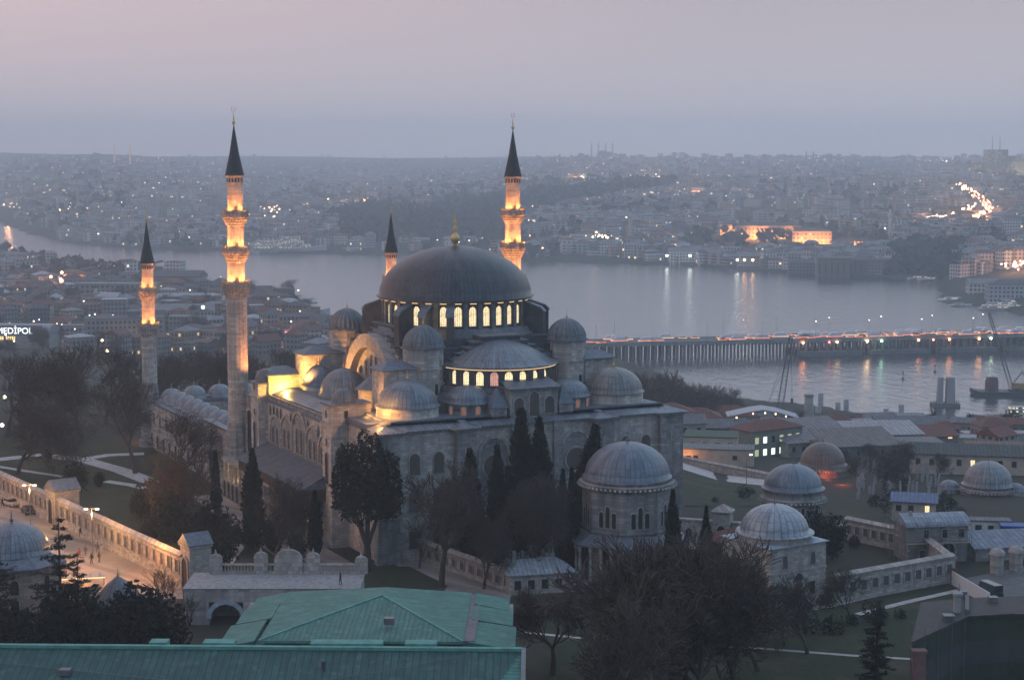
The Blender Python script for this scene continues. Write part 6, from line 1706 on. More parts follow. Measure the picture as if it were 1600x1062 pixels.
def boat(label, pos, rot, L, kind, name="boat", cat="boat", group=None, lit=.0):
    t = thing(name, label, cat, pos, rot, group); W = L * .2 if kind == 'ferry' else L * .28
    n = 10; m = MB(); k0 = len(m.v)
    for i in range(n + 1):
        f = i / n; w = W / 2 * min(1, (f / .12) ** .5 if f < .12 else 1) * (1 if f < .6 else max(.02, 1 - ((f - .6) / .4) ** 2)); x = -L / 2 + L * f; sh = L * .05 * (1 + 1.0 * max(0, f - .55) ** 2 * 4)
        m.v += [(x, -w * .7, -.4), (x, -w, sh), (x, w, sh), (x, w * .7, -.4)]
    for i in range(n):
        a, b = i * 4, i * 4 + 4
        for q in ((0, 1), (1, 2), (2, 3)): m.f.append((a + q[0], b + q[0], b + q[1], a + q[1])); m.mi.append(0); m.sm.append(False)
    m.f.append((0, 1, 2, 3)); m.mi.append(0); m.sm.append(False)
    m.build("hull", WHITEH if kind != 'dark' else plain("dark_hull", (.035, .037, .042)), t)
    dk = L * .05
    tiers = ((-.42, .30, .8), (-.34, .22, .65), (-.05, .18, .5)) if kind == 'ferry' else ((-.25, .15, .6),)
    hh = max(1.6, L * .045)
    for q, (a, b, ww) in enumerate(tiers):
        m = MB(); m.box(L * a, L * b, -W / 2 * ww, W / 2 * ww, dk + q * hh, dk + (q + 1) * hh - .05); m.build("cabin", facade("boat_cabin", (.46, .47, .48), fw=1.6, fh=hh, lit=.35, litc=(1, .86, .55), es=1.2, wx=.6, wz=.45) if kind != 'dark' else GREYP, t)
    m = MB(); m.tube((L * .05, 0, dk), (L * .05, 0, dk + hh * len(tiers) + L * .1), .12, .06, 5); 
    if kind == 'ferry': m.lathe([(W * .14, dk + 3 * hh - .2), (W * .13, dk + 4.2 * hh)], 10, -L * .12, 0, cap=True)
    m.build("mast", GREYMETAL, t); return t
for px, py, L, kd, r, lb in ((1408, 549, 9, 'small', .2, "small white motor boat under the bridge"), (1432, 538, 10, 'small', 2.9, "small boat moored by the bridge's pontoons"), (1515, 540, 14, 'small', .1, "white boat moored at the right part of the bridge"),
                             (1594, 655, 30, 'ferry', pi + .1, "ship's bow showing at the right edge before the palms"), (1570, 484, 42, 'ferry', -.12, "white passenger ferry lying off the far quay at right"), (1440, 386 + 50, 30, 'small', .1, "white boat alongside the far quay at right")):
    boat(lb, at(px, py, WATER), r, L, kd, "ferry" if kd == 'ferry' else "motor_boat", "ship" if kd == 'ferry' else "boat")
for px, py in ((1411, 592), (1461, 581)):
    o = MB().lathe([(.9, -.5), (.9, .6), (.25, .9), (.2, 3.2), (.45, 3.4), (.45, 4.2), (.02, 4.5)], 10).build("buoy", DARKP); o.location = at(px, py, WATER); tag(o, "dark buoy with a small top mark " + ("in mid channel left of the pylons" if px < 1450 else "beyond the twin pylons"), "buoy")
# netted building bottom right
t = thing("netted_building", "dark building wrapped in grey green construction netting at the bottom right corner", "building", A0(1432, 1062) + Vector((0, -19, 0)), radians(34))
g = NG("netting"); v = g.co(); s = g.n("SeparateXYZ"); g.l(v, s.inputs[0])
band = g.math('GREATER_THAN', g.math('FRACT', g.math('MULTIPLY', g.math('ADD', s.outputs[2], 60), .17)), .5)
col = g.math('FRACT', g.math('MULTIPLY', g.math('ADD', g.math('ADD', s.outputs[0], s.outputs[1]), 60), .21))
g.col(g.mix(g.ramp(g.noise(v, .5, 7), (.35, 0.), (.7, .8)), g.mix(band, (.070, .072, .072), (.040, .060, .040)), g.mix(g.math('GREATER_THAN', col, .5), (.05, .052, .055), (.03, .04, .033)))); g.set(.95, 0, .1)
g.bump(g.noise(v, .8, 5), .6, .3)
t.location = (0, 0, 0); t.rotation_euler = (0, 0, 0)
NZ = 11.0
R_ = [at(px, py, NZ) for px, py in ((1426, 1002), (1511, 961), (1578, 957), (1700, 962), (1700, 928), (1511, 934), (1438, 941))]
R_ = [Vector((p.x, p.y, 0)) for p in R_]; O_ = R_[0].copy()
R_ = [p - O_ for p in R_]; t.location = O_
m = MB(); m.prism([(p.x, p.y) for p in R_], -2, NZ - .3); m.build("wall", g.m, t)
m = MB(); m.prism([(p.x * 1.0 + (-.25 if p.x < 3 else .1), p.y + (-.3 if i < 4 else .2)) for i, p in enumerate(R_)], NZ - .29, NZ); m.build("roof", tiles("brown_sheet_roof", (.050, .046, .047), .5, 1), t)
m = MB(); q0, q1 = R_[1].lerp(R_[5], .1), R_[5]; m.beam((q0.x, q0.y, NZ + .25), (q1.x, q1.y, NZ + .25), .5, .5); m.build("ridge_beam", DARKP, t)
m = MB(); m.box(-.2, 1.3, -1.4, -.35, -2, NZ - 1.0); m.box(-.35, 1.45, -1.55, -.25, NZ - 1.0, NZ - .7); m.build("side_pier", plain("dull_pink_plaster", (.15, .085, .08), .85), t)
m = MB(); m.box(8.2, 9.0, 13, 13.8, NZ, NZ + 2.2); m.box(8.0, 9.2, 12.8, 14.0, NZ + 2.2, NZ + 2.5); m.build("chimney", GREYP, t)
for x, y, w in ((6, 9, 1.2), (14, 18, 1.0), (11, 21, .8)):
    m = MB(); m.box(x, x + w, y, y + w, NZ - .1, NZ + .6); m.box(x - .1, x + w + .1, y - .1, y + w + .1, NZ + .6, NZ + .7); m.build("roof_vent", GREYMETAL, t)
m = MB(); m.tube((9.5, 16, NZ), (9.5, 16, NZ + 3.0), .04, .03, 5)
for z in (1.8, 2.2, 2.6): m.tube((9.0, 16, NZ + z), (10.0, 16, NZ + z), .025, .025, 4)
m.build("aerial", GREYMETAL, t)
for k in range(5):
    f = k / 4; q = R_[0].lerp(R_[1], f)
    m = MB(); m.tube((q.x - .3, q.y - .35, -2), (q.x - .3, q.y - .35, NZ + .9), .06, .06, 5); m.build("scaffold_pole", GREYMETAL, t)
# ------------------------------------------------------------------ the district on the near shore at left
rq = random.Random(23)
FW = [facade("house_front_%s" % n, c, lit=l, litc=lc, es=e_) for n, c, l, lc, e_ in (("pale", (.36, .34, .32), .03, (1, .75, .42), 1.0), ("grey", (.23, .235, .24), .025, (1, .85, .6), 1.0), ("ochre", (.30, .23, .17), .04, (1, .66, .3), 1.0), ("dark", (.13, .135, .14), .03, (1, .8, .5), 1.0))]
ROOFS = [REDTILE, plain("dark_roofing", (.07, .072, .08), .85, 0, .3, .4), plain("grey_roofing", (.16, .17, .18), .8, 0, .3, .4), plain("pale_roofing", (.30, .32, .34), .7, 0, .2, .4), plain("brown_tiles", (.10, .065, .055), .85, 0, .3, .4)]
used = []
def free(p, r):
    for q, s in used:
        if (p.x - q.x) ** 2 + (p.y - q.y) ** 2 < ((r + s) * .62) ** 2: return False
    used.append((p, r)); return True
def landmark(name, label, cat, px, py, rot, w, d, h, wm, rk, rm, rh=2.5, **k):
    p = ground_hit(px, py); used.append((p, max(w, d) * (1.25 if name == 'vaulted_hall' else .8)))
    return house(name, label, cat, p, radians(rot), w, d, h, wm, rk, rm, rh, **k)
# named buildings of the district
t, w0 = landmark("vaulted_hall", "hall with vaulted grey roof, lit windows and lit name sign at left edge", "hall", 28, 542, -4, 46, 20, 8.5, GREYP, 'flat', GREYROOF)
m = MB(); m.extrude([(10 * cos(pi * i / 12), 8.9 + 5.5 * sin(pi * i / 12)) for i in range(13)], 'x', -23, 23); m.build("vault", plain("vault_sheet", (.20, .23, .26), .5, .3, .15), t)
m = MB(); m.box(-20, 2, -10.1, -10.02, 5.4, 7.9); m.build("window_band", facade("lit_band", (.2, .18, .15), fw=1.2, fh=2.6, lit=.95, litc=(1, .66, .25), es=1.8, wx=.7, wz=.8), t)
m = MB(); m.box(-15, 19, -10.35, -10.1, 8.6, 14.2); m.build("sign_board", plain("sign_board", (.10, .12, .14), .6), t)
cu = bpy.data.curves.new("sign_text", 'FONT'); cu.body = "MED\u0130POL"; cu.size = 5.2; cu.extrude = .08; cu.align_x = 'CENTER'
to = bpy.data.objects.new("sign_text", cu); cu.materials.append(glow("white_sign", (.95, .98, 1), 2.2)); sm_ = bpy.data.meshes.new_from_object(to); bpy.data.objects.remove(to); to = bpy.data.objects.new("sign_text", sm_); COL.objects.link(to); to.parent = t; to.location = (2.0, -10.5, 9.2); to.rotation_euler = (pi / 2, 0, 0)
t, w0 = landmark("apartment_block", "big grey multi-storey block with a blank pale end wall behind the park trees", "building", 196, 545, 12, 46, 22, 19, FW[1], 'flat', ROOFS[1])
m = MB(); m.box(-23.3, -23.02, -11, 11, -3, 19.2); m.build("end_wall", plain("pale_render", (.36, .37, .38), .85, 0, .1), t)
m = MB(); m.box(2, 8, -3, 3, 19.3, 22.5); m.hip(1.5, 8.5, -3.5, 3.5, 22.6, 24.4); m.build("roof_house", ROOFS[2], t)
lamp(t, (0, -15, 2), 5200, (1, .62, .25), .5)
t, w0 = landmark("market_hall", "long pale hall with rows of arched windows in the middle of the waterfront district", "hall", 185, 474, -3, 64, 18, 16, facade("arched_front", (.30, .29, .26), fw=4.0, fh=4.0, lit=.02, wx=.5, wz=.55), 'flat', ROOFS[2])
landmark("shed", "pale roofed shed right of the short minaret's upper balcony", "shed", 280, 480, 18, 38, 20, 7, FW[1], 'gable', ROOFS[3], 4)
landmark("hall", "wide dark hall with a low grey roof between the two left minarets", "hall", 280, 508, 8, 48, 26, 9, FW[3], 'gable', ROOFS[2], 6)
landmark("hall", "broad gabled hall with a yellowish front near the water left of the tall minaret", "hall", 282, 450, -8, 42, 26, 11, FW[2], 'gable', ROOFS[1], 5)
landmark("tower_block", "narrow grey block standing before the arched market hall", "building", 180, 505, 6, 17, 14, 17, FW[1], 'flat', ROOFS[3])
def mini_minaret(label, p, h, col=None, r=1.2):
    t = thing("distant_minaret", label, "minaret", p)
    c = col or plain("pale_minaret", (.42, .43, .44), .8, 0, .1)
    m = MB(); m.lathe([(r * 1.3, -2), (r, h * .3), (r, h * .62), (r * 1.7, h * .66), (r * 1.7, h * .69), (r * .85, h * .69), (r * .85, h * .82)], 10, smooth=False); m.build("shaft", c, t)
    m = MB(); m.lathe([(r * 1.0, h * .82), (.05, h)], 10); m.build("spire", CONE, t); return t
p = ground_hit(150, 488); mini_minaret("small pale minaret left of the arched market hall in the waterfront district", p, (at_y(150, 442, p.y).z - p.z))
# screens, traffic and lamps
for px, py, w, h, col, lb in ((465, 544, 15, 4.6, (1, .30, .34), "glowing pink red billboard by the traffic right of the tall minaret"), (349, 543, 8, 4, (1, .12, .18), "small red billboard just left of the tall minaret"), (445, 520, 7, 3, (.6, .65, 1), "pale bluish screen above the pink billboard")):
    p = ground_hit(px, py); t = thing("billboard", lb, "billboard", p)
    m = MB(); m.box(-w / 2 - .3, w / 2 + .3, -.3, .3, 5.2, 6 + h + .3); m.build("frame", GREYMETAL, t)
    m = MB(); m.box(-w / 2, w / 2, -.36, -.31, 5.7, 5.7 + h); m.build("screen", glow("screen_%d" % px, col, 2.2), t)
    m = MB(); m.tube((0, 0, -1), (0, 0, 6), .3, .3, 6); m.build("post", GREYMETAL, t)
p = ground_hit(330, 500); t = thing("flagpole", "tall thin flagpole beside the tall left minaret", "flagpole", p)
m = MB(); m.tube((0, 0, 0), (0, 0, at_y(330, 432, p.y).z - p.z), .35, .2, 6); m.build("pole", GREYMETAL, t)
m = MB(); m.lathe([(.9, 0), (.7, .6), (.7, 1.2)], 8); m.build("base", GREYP, t)
cars2 = list(carm.values())
def traffic(n, box, label, group, near):
    for k in range(n):
        p = ground_hit(rq.uniform(box[0], box[2]), rq.uniform(box[1], box[3]))
        o = inst(rq.choice(cars2)); o.location = p + Vector((0, 0, .1)); o.rotation_euler = (0, 0, rq.choice((1.3, -1.8, .2, 3.3)) + rq.gauss(0, .15)); o.scale = (1.3,) * 3
        tag(o, label, "car", group)
traffic(58, (430, 531, 512, 546), "vehicle with its lights on in the jam by the pink billboard", "traffic by the pink billboard", 0)
traffic(44, (318, 528, 352, 546), "vehicle with its lights on in the street left of the tall minaret", "traffic left of the tall minaret", 0)
traffic(40, (331, 462, 358, 482), "vehicle with red tail lights on the shore road behind the tall minaret", "traffic on the shore road", 0)
for px, py, h, col, st, r, lb in ((318, 520, 17, (1, .95, .9), 8, 1.2, "big bright white lamp left of the tall minaret"), (168, 575, 9, (1, .68, .35), 8, .9, "warm lamp behind the widest bare tree"), (160, 556, 9, (1, .68, .35), 7, .8, "warm lamp between the pale end wall and the park"),
                                  (80, 450, 10, (1, .55, .3), 9, 1.3, "leftmost orange lamp in the glowing street near the far left shore"), (97, 441, 9, (1, .55, .3), 10, 1.4, "brightest orange lamp in the glowing street near the far left shore"), (98, 455, 9, (1, .5, .3), 6, 1.0, "lower orange lamp in the glowing street near the far left shore"),
                                  (8, 650, 5, (1, .92, .6), 7, .55, "bright yellowish lamp in the park at the left edge"), (4, 690, 4, (1, .95, .65), 6, .5, "lower yellowish lamp in the park at the left edge")):
    small_lamp("street_lamp", lb, "street lamp", ground_hit(px, py), h, col, st, r, None)
p = ground_hit(95, 452); lamp(None, p + Vector((0, 0, 9)), 60000, (1, .42, .22), 1)
p = ground_hit(110, 448); lamp(None, p + Vector((0, 12, 9)), 40000, (1, .42, .22), 1)
lamp(None, ground_hit(470, 540) + Vector((0, 0, 10)), 12000, (1, .35, .3), 1)
lamp(None, ground_hit(225, 690) + Vector((0, 0, 2)), 700, (1, .15, .08), .4)
for k in range(62):
    px, py = rq.uniform(0, 500), rq.uniform(425, 556)
    if py < 420 + max(0, px - 250) * .2: continue
    small_lamp("street_lamp", "small lit street lamp among the houses of the left waterfront district", "street lamp", ground_hit(px, py), rq.choice((7, 9)), rq.choice(((1, .65, .35), (1, .9, .7), (.85, .95, 1))), rq.choice((5, 7)), rq.choice((.4, .55)), "street lamps of the left district")
n = 0
for k in range(2600):
    if n >= 285: break
    px, py = rq.uniform(-20, 500), 402 + 155 * rq.random() ** .8
    p = ground_hit(px, py)
    if p.z < -54.6 or p.y < 640 or (px < 92 and 508 < py < 557): continue
    if height(p.x, p.y + 55) < -55 or height(p.x + 18, p.y) < -55: continue
    w, d, h = rq.uniform(9, 19), rq.uniform(8, 13), rq.uniform(6, 13)
    if p.y > 1400: h *= .8
    if not free(p, max(w, d)): continue
    fm, rm = rq.choice(FW), rq.choice(ROOFS + [ROOFS[0], ROOFS[1], ROOFS[4], ROOFS[1]])
    house("town_house", "roofed house among many in the crowded left waterfront district", "house", p, rq.choice((.5, -.45, 1.0, .15)) + rq.gauss(0, .2), w, d, h, fm, rq.choice(('hip', 'gable', 'hip', 'flat')), rm, rq.uniform(1.5, 4), group="houses of the left waterfront district", ov=.4); n += 1
for k in range(120):
    px, py = rq.uniform(0, 500), rq.uniform(430, 560); p = ground_hit(px, py)
    if p.z < -54.6 or height(p.x, p.y + 25) < -55: continue
    tree(rq.choice(("plane2", "plane", "bushy")), p, rq.uniform(.4, .75), "tree rising between the houses of the left waterfront district", group="trees between the left district's houses")
for px, py, L, r, lb in ((455, 492, 60, .1, "big white ferry moored at the left district's pier"), (440, 474, 38, .15, "smaller ferry moored behind the big one at the pier"), (482, 473, 15, .2, "small boat off the pier beyond the ferries"), (475, 505, 30, -.2, "low boat at the pier before the ferries")):
    boat(lb, at(px, py, WATER), r, L, 'ferry' if L > 20 else 'small', "ferry", "ship")
# ------------------------------------------------------------------ the far shore
def box_house(m, p, rot, w, d, h, mw, mr, kind):
    """one small house in a shared mesh or on its own"""
    c, s = cos(rot), sin(rot)
    Q = lambda x, y, z: (p.x + x * c - y * s, p.y + x * s + y * c, p.z + z)
    a = [Q(-w / 2, -d / 2, -4), Q(w / 2, -d / 2, -4), Q(w / 2, d / 2, -4), Q(-w / 2, d / 2, -4)]
    b = [Q(-w / 2, -d / 2, h), Q(w / 2, -d / 2, h), Q(w / 2, d / 2, h), Q(-w / 2, d / 2, h)]
    for i in range(4): j = (i + 1) % 4; m.face((a[i], a[j], b[j], b[i]), mw)
    if kind == 0: m.face(b, mr)
    else:
        rh = 2.6
        e0, e1 = Q(-w * .28, 0, h + rh), Q(w * .28, 0, h + rh)
        m.face((b[0], b[1], e1, e0), mr); m.face((b[2], b[3], e0, e1), mr); m.face((b[1], b[2], e1), mr); m.face((b[3], b[0], e0), mr)
FARM = [facade("far_front_%s" % n, c, lit=l, litc=lc, es=2.2, fw=3.4, fh=3.4) for n, c, l, lc in (("white", (.60, .59, .57), .022, (1, .75, .42)), ("grey", (.38, .39, .40), .02, (1, .85, .6)), ("tan", (.44, .36, .30), .025, (1, .7, .35)), ("dark", (.18, .185, .19), .02, (1, .8, .5)))] + [ROOFS[0], ROOFS[1], ROOFS[2], ROOFS[4]]  # wall colours made paler, so part of the haze is in them
WOODS = [(690, 1050, 288, 352), (545, 760, 330, 385), (560, 720, 262, 274)]
def wooded(px, py):
    if 690 < px < 1052 and 352 - (px - 690) * .155 > py > 325 - (px - 690) * .11 and py > 287: return True
    if 540 < px < 800 and 332 < py < 378: return True
    if 1395 < px < 1500 and 395 < py < 432: return True
    return False
AV = [(1494, 300), (1510, 309), (1526, 320), (1540, 332), (1546, 342), (1535, 350), (1520, 356)]
def near_avenue(px, py):
    for (ax, ay), (bx, by) in zip(AV, AV[1:]):
        for k in range(6):
            f = k / 5
            if abs(px - ax - (bx - ax) * f) < 11 and -4 < py - ay - (by - ay) * f < 7: return True
    return 1440 < px < 1530 and abs(py - (358 - 22 * (px - 1440) / 85)) < 8
strip("avenue", [ground_hit(*q) for q in AV], 34, 1.2, ASPH)
far = MB(); singles = 0
cand = []
for k in range(9500):
    px = rq.uniform(-40, 1640); u = rq.random(); py = 246 + 190 * u ** 1.25
    if wooded(px, py) or near_avenue(px, py) or (1070 < px < 1405 and 366 < py < 399): continue
    p = ground_hit(px, py)
    if p.y < 1600 or p.y > 5900 or p.z < -54.8: continue
    if height(p.x, p.y - 25) < -55: continue
    cl = noise.noise(Vector((p.x / 260, p.y / 380, 1.7)))
    if cl < -.12 and rq.random() < .8: continue
    cand.append(p)
cand.sort(key=lambda p: p.y)
hs = {}
for k, p in enumerate(cand):
    w, d = rq.uniform(9, 22), rq.uniform(9, 15); h = rq.uniform(6, 15) * (1.15 if p.x > 300 else .9); rot = rq.choice((.1, .5, -.4, .9)) + rq.gauss(0, .1)
    if k < 290:
        v = rq.randrange(14)
        if v not in hs:
            m = MB(); box_house(m, Vector((0, 0, 0)), 0, w, d, h, 0, 1, v % 3); hs[v] = m.build("hillside_house", [FARM[v % 4], FARM[4 + v % 4]]); o = hs[v]
        else: o = inst(hs[v])
        o.location = p; o.rotation_euler = (0, 0, rot)
        tag(o, "small house near the water among the many on the far shore", "house", "houses near the far waterline")
    else:
        box_house(far, p, rot, w, d, h, rq.choice((0, 0, 1, 1, 2, 3)), 4 + rq.randrange(4), rq.choice((0, 1, 1)))
o = far.build("hillside_town", FARM); o["kind"] = "stuff"; o["label"] = "dense hazy town of small houses covering the hills across the water"; o["category"] = "town"
# woods between the houses
wd = MB()
rnd.seed(5)
for k in range(19000):
    px = rq.uniform(-30, 1630); py = rq.uniform(246, 438)
    if k > 15000: px, py = rq.choice(((rq.uniform(690, 1052), rq.uniform(287, 352)), (rq.uniform(540, 800), rq.uniform(332, 378))))
    w_ = wooded(px, py)
    if not w_:
        if rq.random() < .62: continue
    p = ground_hit(px, py)
    if p.y < 1600 or p.y > 7500 or p.z < -54.8 or height(p.x, p.y - 12) < -55: continue
    if not w_ and noise.noise(Vector((p.x / 200, p.y / 300, 5.5))) < -.05: continue
    R = rq.uniform(4, 8.5) * (1.25 if w_ else 1)
    for q in range(7 if w_ else 5):
        c = p + Vector((rq.gauss(0, R * .4), rq.gauss(0, R * .4), R * rq.uniform(.4, 1.7)))
        a, b = rv().normalized() * R * .75, rv().normalized() * R * .75
        wd.face([c - a, c + b, c + a, c - b])
o = wd.build("far_woods", plain("far_foliage", (.035, .042, .040), .95, 0, .3, .02, spec=.05)); o["kind"] = "stuff"; o["label"] = "dark woods and garden trees on the hazy hills across the water"; o["category"] = "woods"
# large buildings of the far shore
def far_block(name, label, cat, px, py, w, d, h, rot=0.0, wm=None, rk='hip', rm=None, rh=4, lamps=0, col=(1, .36, .11), e=34000):
    p = ground_hit(px, py)
    t, w0 = house(name, label, cat, p, rot, w, d, h, wm or FARM[0], rk, rm or ROOFS[1], rh, base=6)
    for k in range(lamps): lamp(t, (-w / 2 + (k + .5) * w / lamps, -d / 2 - 9, 2.5), e, col, .8)
    return t
BIGW = facade("barrack_front", (.40, .36, .31), fw=4.5, fh=4.6, lit=.06, litc=(1, .75, .4), wx=.4, wz=.5)
far_block("barracks", "long pale barracks flooded with orange light on the far shore", "building", 1200, 372, 78, 16, 15, -.03, BIGW, lamps=5)
far_block("barracks", "pale two-storey block right of the orange-lit long barracks", "building", 1268, 381, 44, 18, 15, -.12, BIGW, lamps=3)
far_block("tower", "small square tower rising over the orange-lit barracks", "tower", 1205, 370, 6, 6, 26, 0, BIGW, lamps=0)
far_block("barracks", "lower orange-lit row right of the two barracks", "building", 1330, 388, 46, 12, 8, -.15, BIGW, lamps=3, e=26000)
far_block("mansion", "pale many-windowed building left of the orange-lit barracks", "building", 1090, 360, 40, 16, 13, .02, BIGW, lamps=1)
far_block("mansion", "second pale building left of the orange-lit barracks", "building", 1140, 366, 26, 16, 12, .05, BIGW, lamps=2)
far_block("dock_building", "long white dockyard building along the far waterline", "building", 1092, 408, 66, 14, 11, -.06, FARM[0], 'gable', ROOFS[2])
far_block("dock_building", "taller white dockyard building between two long ones at the far waterline", "building", 1143, 410, 20, 14, 17, -.08, FARM[0], 'flat', ROOFS[2])
far_block("dock_building", "grey dockyard building right of the taller white one", "building", 1188, 414, 50, 14, 10, -.08, FARM[1], 'gable', ROOFS[2])
far_block("dock_building", "small white dockyard hall left of the brown halls", "building", 1224, 416, 14, 14, 13, -.08, FARM[0], 'flat', ROOFS[2])
far_block("shipyard_hall", "big brown brick hall standing over the far dry docks", "hall", 1302, 430, 32, 24, 17, -.08, facade("brown_hall", (.17, .125, .115), fw=6, fh=14, lit=0, wx=.25, wz=.8), 'flat', ROOFS[1])
far_block("shipyard_hall", "long brown hall right of the big brick one at the far docks", "hall", 1362, 426, 44, 24, 14, -.05, facade("brown_hall", (.17, .12, .11)), 'flat', ROOFS[4])
far_block("shipyard_hall", "low dark dock hall between dockyard and brown halls", "hall", 1252, 424, 26, 20, 9, -.08, FARM[3], 'gable', ROOFS[1])
far_block("dock_building", "long low pale hall along the far shore right of the far right minaret", "building", 1050, 398, 40, 12, 9, -.02, FARM[0], 'gable', ROOFS[3])
far_block("dock_building", "pale waterside house on the far shore behind the right minaret", "building", 950, 398, 22, 12, 14, -.02, FARM[0], 'hip', ROOFS[2])
far_block("dock_building", "pale building beside the waterside house on the far shore", "building", 990, 401, 26, 14, 13, -.02, FARM[0], 'hip', ROOFS[2])
for k, (px, w, h) in enumerate(((1544, 60, 26), (1566, 70, 40), (1594, 50, 34), (1555, 40, 52))):
    p = ground_hit(px, 276); t, w0 = house("high_rise", ("broad high-rise with a lit yellowish side", "tallest wide high-rise", "high-rise cut by the right edge", "slim high-rise with two masts")[k] + " on the far ridge at right", "building", p, .2, w, 24, h, facade("tower_front", (.34, .33, .27), fw=4, fh=4, lit=.3, litc=(1, .85, .55), es=.5), 'flat', ROOFS[1], 1, base=10)
    if k == 3:
        for x in (-8, 8):
            m = MB(); m.tube((x, 0, h), (x, 0, h + 26), 1.0, .4, 5); m.build("mast", GREYMETAL, t)
    lamp(t, (0, -40, 4), 60000, (1, .7, .3), 2)
# mosques on the ridge
def far_mosque(label, px, py, h, sp, n, R, col=None, y=None):
    p = ground_hit(px, py); t = thing("distant_mosque", label, "mosque", p)
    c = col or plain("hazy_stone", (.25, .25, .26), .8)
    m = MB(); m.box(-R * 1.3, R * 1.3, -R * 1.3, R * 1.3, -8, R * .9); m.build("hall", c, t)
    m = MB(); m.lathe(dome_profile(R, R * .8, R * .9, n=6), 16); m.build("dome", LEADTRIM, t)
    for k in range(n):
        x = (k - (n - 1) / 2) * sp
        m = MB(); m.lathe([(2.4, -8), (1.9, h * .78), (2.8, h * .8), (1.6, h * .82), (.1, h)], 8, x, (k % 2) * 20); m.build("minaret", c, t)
    return t
far_mosque("far mosque with two pink-lit minarets on the left ridge", 190, 264, 62, 34, 2, 11, glow("pinkish_stone", (1, .52, .40), .55))  # its pink floodlighting is put into the stone as emission
far_mosque("far mosque with four minarets on the ridge right of the right minaret", 941, 247, 52, 22, 4, 14)
far_mosque("far mosque with two thin minarets on the ridge at the right", 1266, 256, 40, 24, 2, 9)
p = ground_hit(1390, 378); mini_minaret("pale minaret standing alone in the far town above the brown halls", p, 46, r=2)
p = ground_hit(985, 372); mini_minaret("pale slim tower at the far shore left of the orange-lit barracks", p, 40, plain("pale_tower", (.4, .36, .3)), r=2.4)
# street lamps of the far town: an avenue up the hill, and lights here and there
FLAMPS = []
def far_lamp(px, py, col, st, r, label, group, h=9):
    FLAMPS.append((ground_hit(px, py), h, col, st, r, label, group))
av = [(1494, 300), (1510, 309), (1526, 320), (1540, 332), (1546, 342), (1535, 350), (1520, 356)]
for k in range(96):
    f = rq.random() * (len(av) - 1); i = int(f); a, b = av[i], av[min(i + 1, len(av) - 1)]; u = f - i
    far_lamp(a[0] + (b[0] - a[0]) * u + rq.choice((-5, 0, 6)) + rq.gauss(0, 1), a[1] + (b[1] - a[1]) * u + rq.gauss(0, 1.0), rq.choice(((1, .50, .24), (1, .62, .36), (1, .30, .18))), rq.choice((5, 9, 12)), rq.choice((1.0, 1.5)), "orange street lamp along the glowing avenue climbing the far right hill", "lamps of the climbing avenue", 13)
for k in range(50):
    u = rq.random(); far_lamp(1440 + 85 * u + rq.gauss(0, 2), 358 - 22 * u + (12 * sin(u * 3)) + rq.gauss(0, 2.5) - 4, (1, .60, .36), rq.choice((5, 8)), rq.choice((.9, 1.3)), "street lamp in the lit quarter below the climbing avenue", "lamps below the climbing avenue", 13)
for px, py in ((1468, 358), (1527, 359), (1545, 345), (1500, 350)): lamp(None, ground_hit(px, py) + Vector((0, -10, 10)), 220000, (1, .40, .14), 2)
for k in range(9): far_lamp(1440.5 + rq.gauss(0, 1), 318 + k * 1.6, (1, .12, .16), 7, 1.6, "red light in the short row on the far right hillside", "red lights on the far hillside", 4)
for k in range(9): far_lamp(1403 + rq.gauss(0, .7), 313 + k * 1.6, (1, .5, .22), 5, 1.4, "orange light in the short upright row left of the red lights", "orange lights left of the red ones", 4)
for k in range(22): far_lamp(rq.uniform(1560, 1602), rq.uniform(416, 432), rq.choice(((1, .45, .3), (1, .7, .5))), 7, 1.0, "orange lamp over the far right quay", "lamps over the far right quay", 6)
for px, py, e in ((1580, 424, 30000), (905 - 340, 325, 60000), (905, 283, 90000), (1010, 284, 110000), (1078, 309, 60000), (660, 341, 30000), (15, 328, 15000)):
    lamp(None, ground_hit(px, py) + Vector((0, -12, 12)), e * 2, (1, .45, .22), 2)
CL = [((1, .88, .68), 8), ((1, .66, .36), 8), ((1, .92, .80), 7), ((1, .52, .28), 8)]
n = 0
clusters = [(565, 324, 28, 4, 26), (905, 281, 30, 3, 14), (1010, 282, 24, 4, 22), (1478, 254, 22, 3, 16), (240, 252, 30, 5, 12), (15, 330, 26, 5, 22), (130, 336, 40, 5, 20), (430, 335, 40, 8, 26), (1100, 255, 60, 6, 12), (945, 380, 18, 4, 12), (1075, 305, 14, 6, 12), (1300, 252, 40, 4, 8)]
for cx_, cy_, sx_, sy_, nn in clusters:
    for k in range(nn):
        c_, s_ = rq.choice(CL[:2] + CL[3:]); far_lamp(rq.gauss(cx_, sx_ * .6), max(246, rq.gauss(cy_, sy_ * .7)), c_, s_, rq.choice((.7, 1.0, 1.4)), "tiny lamp in one of the bright clusters on the far hills", "lamp clusters on the far hills"); n += 1
for k in range(150):
    px, py = rq.uniform(0, 1600), 248 + 150 * rq.random() ** 1.3
    if wooded(px, py): continue
    p = ground_hit(px, py)
    if p.z < -54.8: continue
    c_, s_ = rq.choice(CL[:2] + CL); far_lamp(px, py, c_, s_ * .7, rq.choice((.6, .8, 1.0)), "tiny lone lamp among the houses of the far hills", "lone lamps on the far hills")
for k, px in enumerate((1078, 1106, 1114, 1152, 1163, 1176, 1197, 1215, 1241, 1256, 1268, 1342, 1352, 1585, 940, 1042, 848, 12)):
    py = 414 if px < 1150 else (421 if px < 1250 else 427)
    if px in (12,): py = 342
    if px in (848, 940): py = 402
    far_lamp(px, py - 3, (1, .50, .22) if k % 3 else (.95, 1, .85), 22, 1.3, "lamp on the far quay mirrored in the water", "lamps along the far quay", 8)
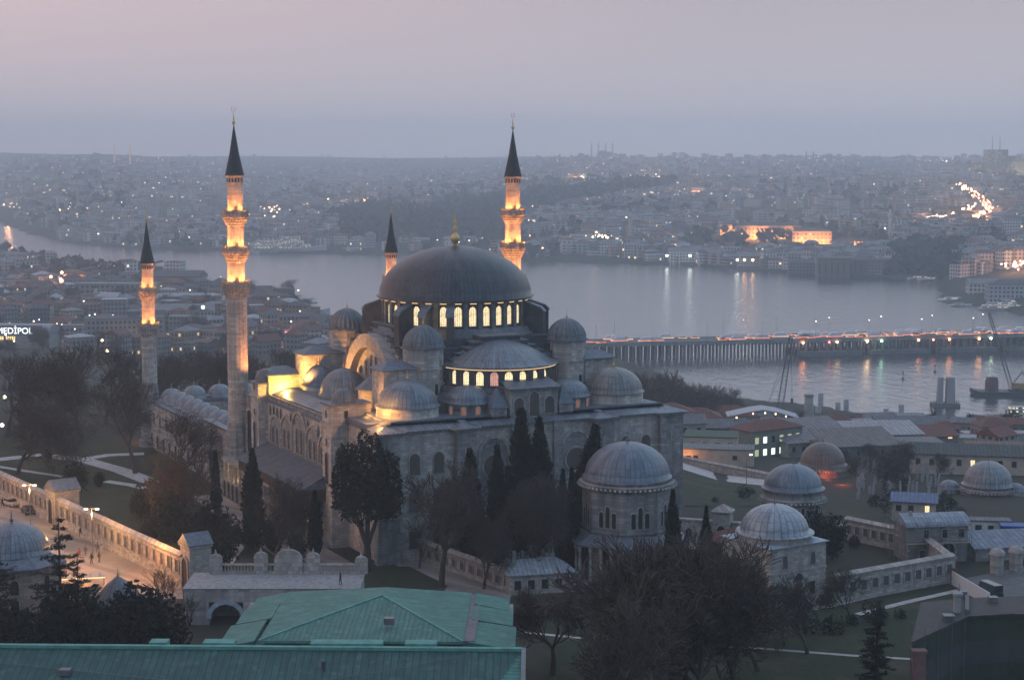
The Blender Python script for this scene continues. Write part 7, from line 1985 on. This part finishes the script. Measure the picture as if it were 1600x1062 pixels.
FLAMPS.sort(key=lambda q: q[0].y / q[4])
fl_m, fl_c = MB(), []
for k, (p, h, col, st, r, label, group) in enumerate(FLAMPS):
    if k < 296: small_lamp("distant_lamp", label, "street lamp", p, h, col, st, r, group)
    else:
        if col not in fl_c: fl_c.append(col)
        fl_m.lathe([(.01, p.z + h - r), (r, p.z + h), (.01, p.z + h + r)], 6, p.x, p.y, mi=fl_c.index(col), smooth=False)
if fl_c:
    o = fl_m.build("town_lights", [glow("town_light_%d" % i, c_, 8) for i, c_ in enumerate(fl_c)]); o["kind"] = "stuff"; o["label"] = "countless tiny lights of the far town on the upper hills"; o["category"] = "town lights"
# quay and boats at the right
for px, py, L, r, lb in ((1492, 470, 34, .3, "grey boat moored at the tip of the right dock"), (1508, 466, 28, .2, "second boat moored behind the tip of the right dock"), (1525, 470, 26, -.1, "boat with a tall mast moored inside the right dock"), (1500, 478, 20, .1, "small craft at the right dock's outer edge"), (1540, 474, 24, 0, "pale boat moored beside the dock sheds"), (1460, 438, 34, 0, "white boat by the shore left of the right dock")):
    boat(lb, at(px, py, WATER), r, L, 'small', "work_boat", "boat")
far_block("dock_shed", "long dock shed with rows of windows above the passenger ferry", "shed", 1580, 465, 40, 16, 11, -.1, FARM[1], 'hip', ROOFS[1])
far_block("dock_shed", "low pale dock shed left of the long windowed one", "shed", 1535, 455, 26, 14, 7, -.1, FARM[0], 'gable', ROOFS[2])
for px, py in ((420, 388), (450, 390)):
    pass
boat("long white ship moored by the far shore right of the tall left minaret", at(445, 394, WATER), -.03, 105, 'ferry', "ship", "ship")
boat("small white ferry at the far shore near the ship", at(380, 396, WATER), .05, 40, 'ferry', "ferry", "ship")
# ------------------------------------------------------------------ haze
m = MB(); m.box(-6100, 6100, -260, 8100, -120, 190)
hz_ = bpy.data.materials.new("haze"); hz_.use_nodes = True
n_ = hz_.node_tree; n_.nodes.clear()
ho = n_.nodes.new("ShaderNodeOutputMaterial"); hv = n_.nodes.new("ShaderNodeVolumePrincipled")
hv.inputs["Color"].default_value = (0.77, 0.90, 1.0, 1); hv.inputs["Density"].default_value = 0.00024; hv.inputs["Anisotropy"].default_value = 0.5
n_.links.new(hv.outputs[0], ho.inputs["Volume"])
o = m.build("haze", hz_); o["kind"] = "stuff"; o["label"] = "thin blue dusk haze over the channel and the far hills"; o["category"] = "haze"
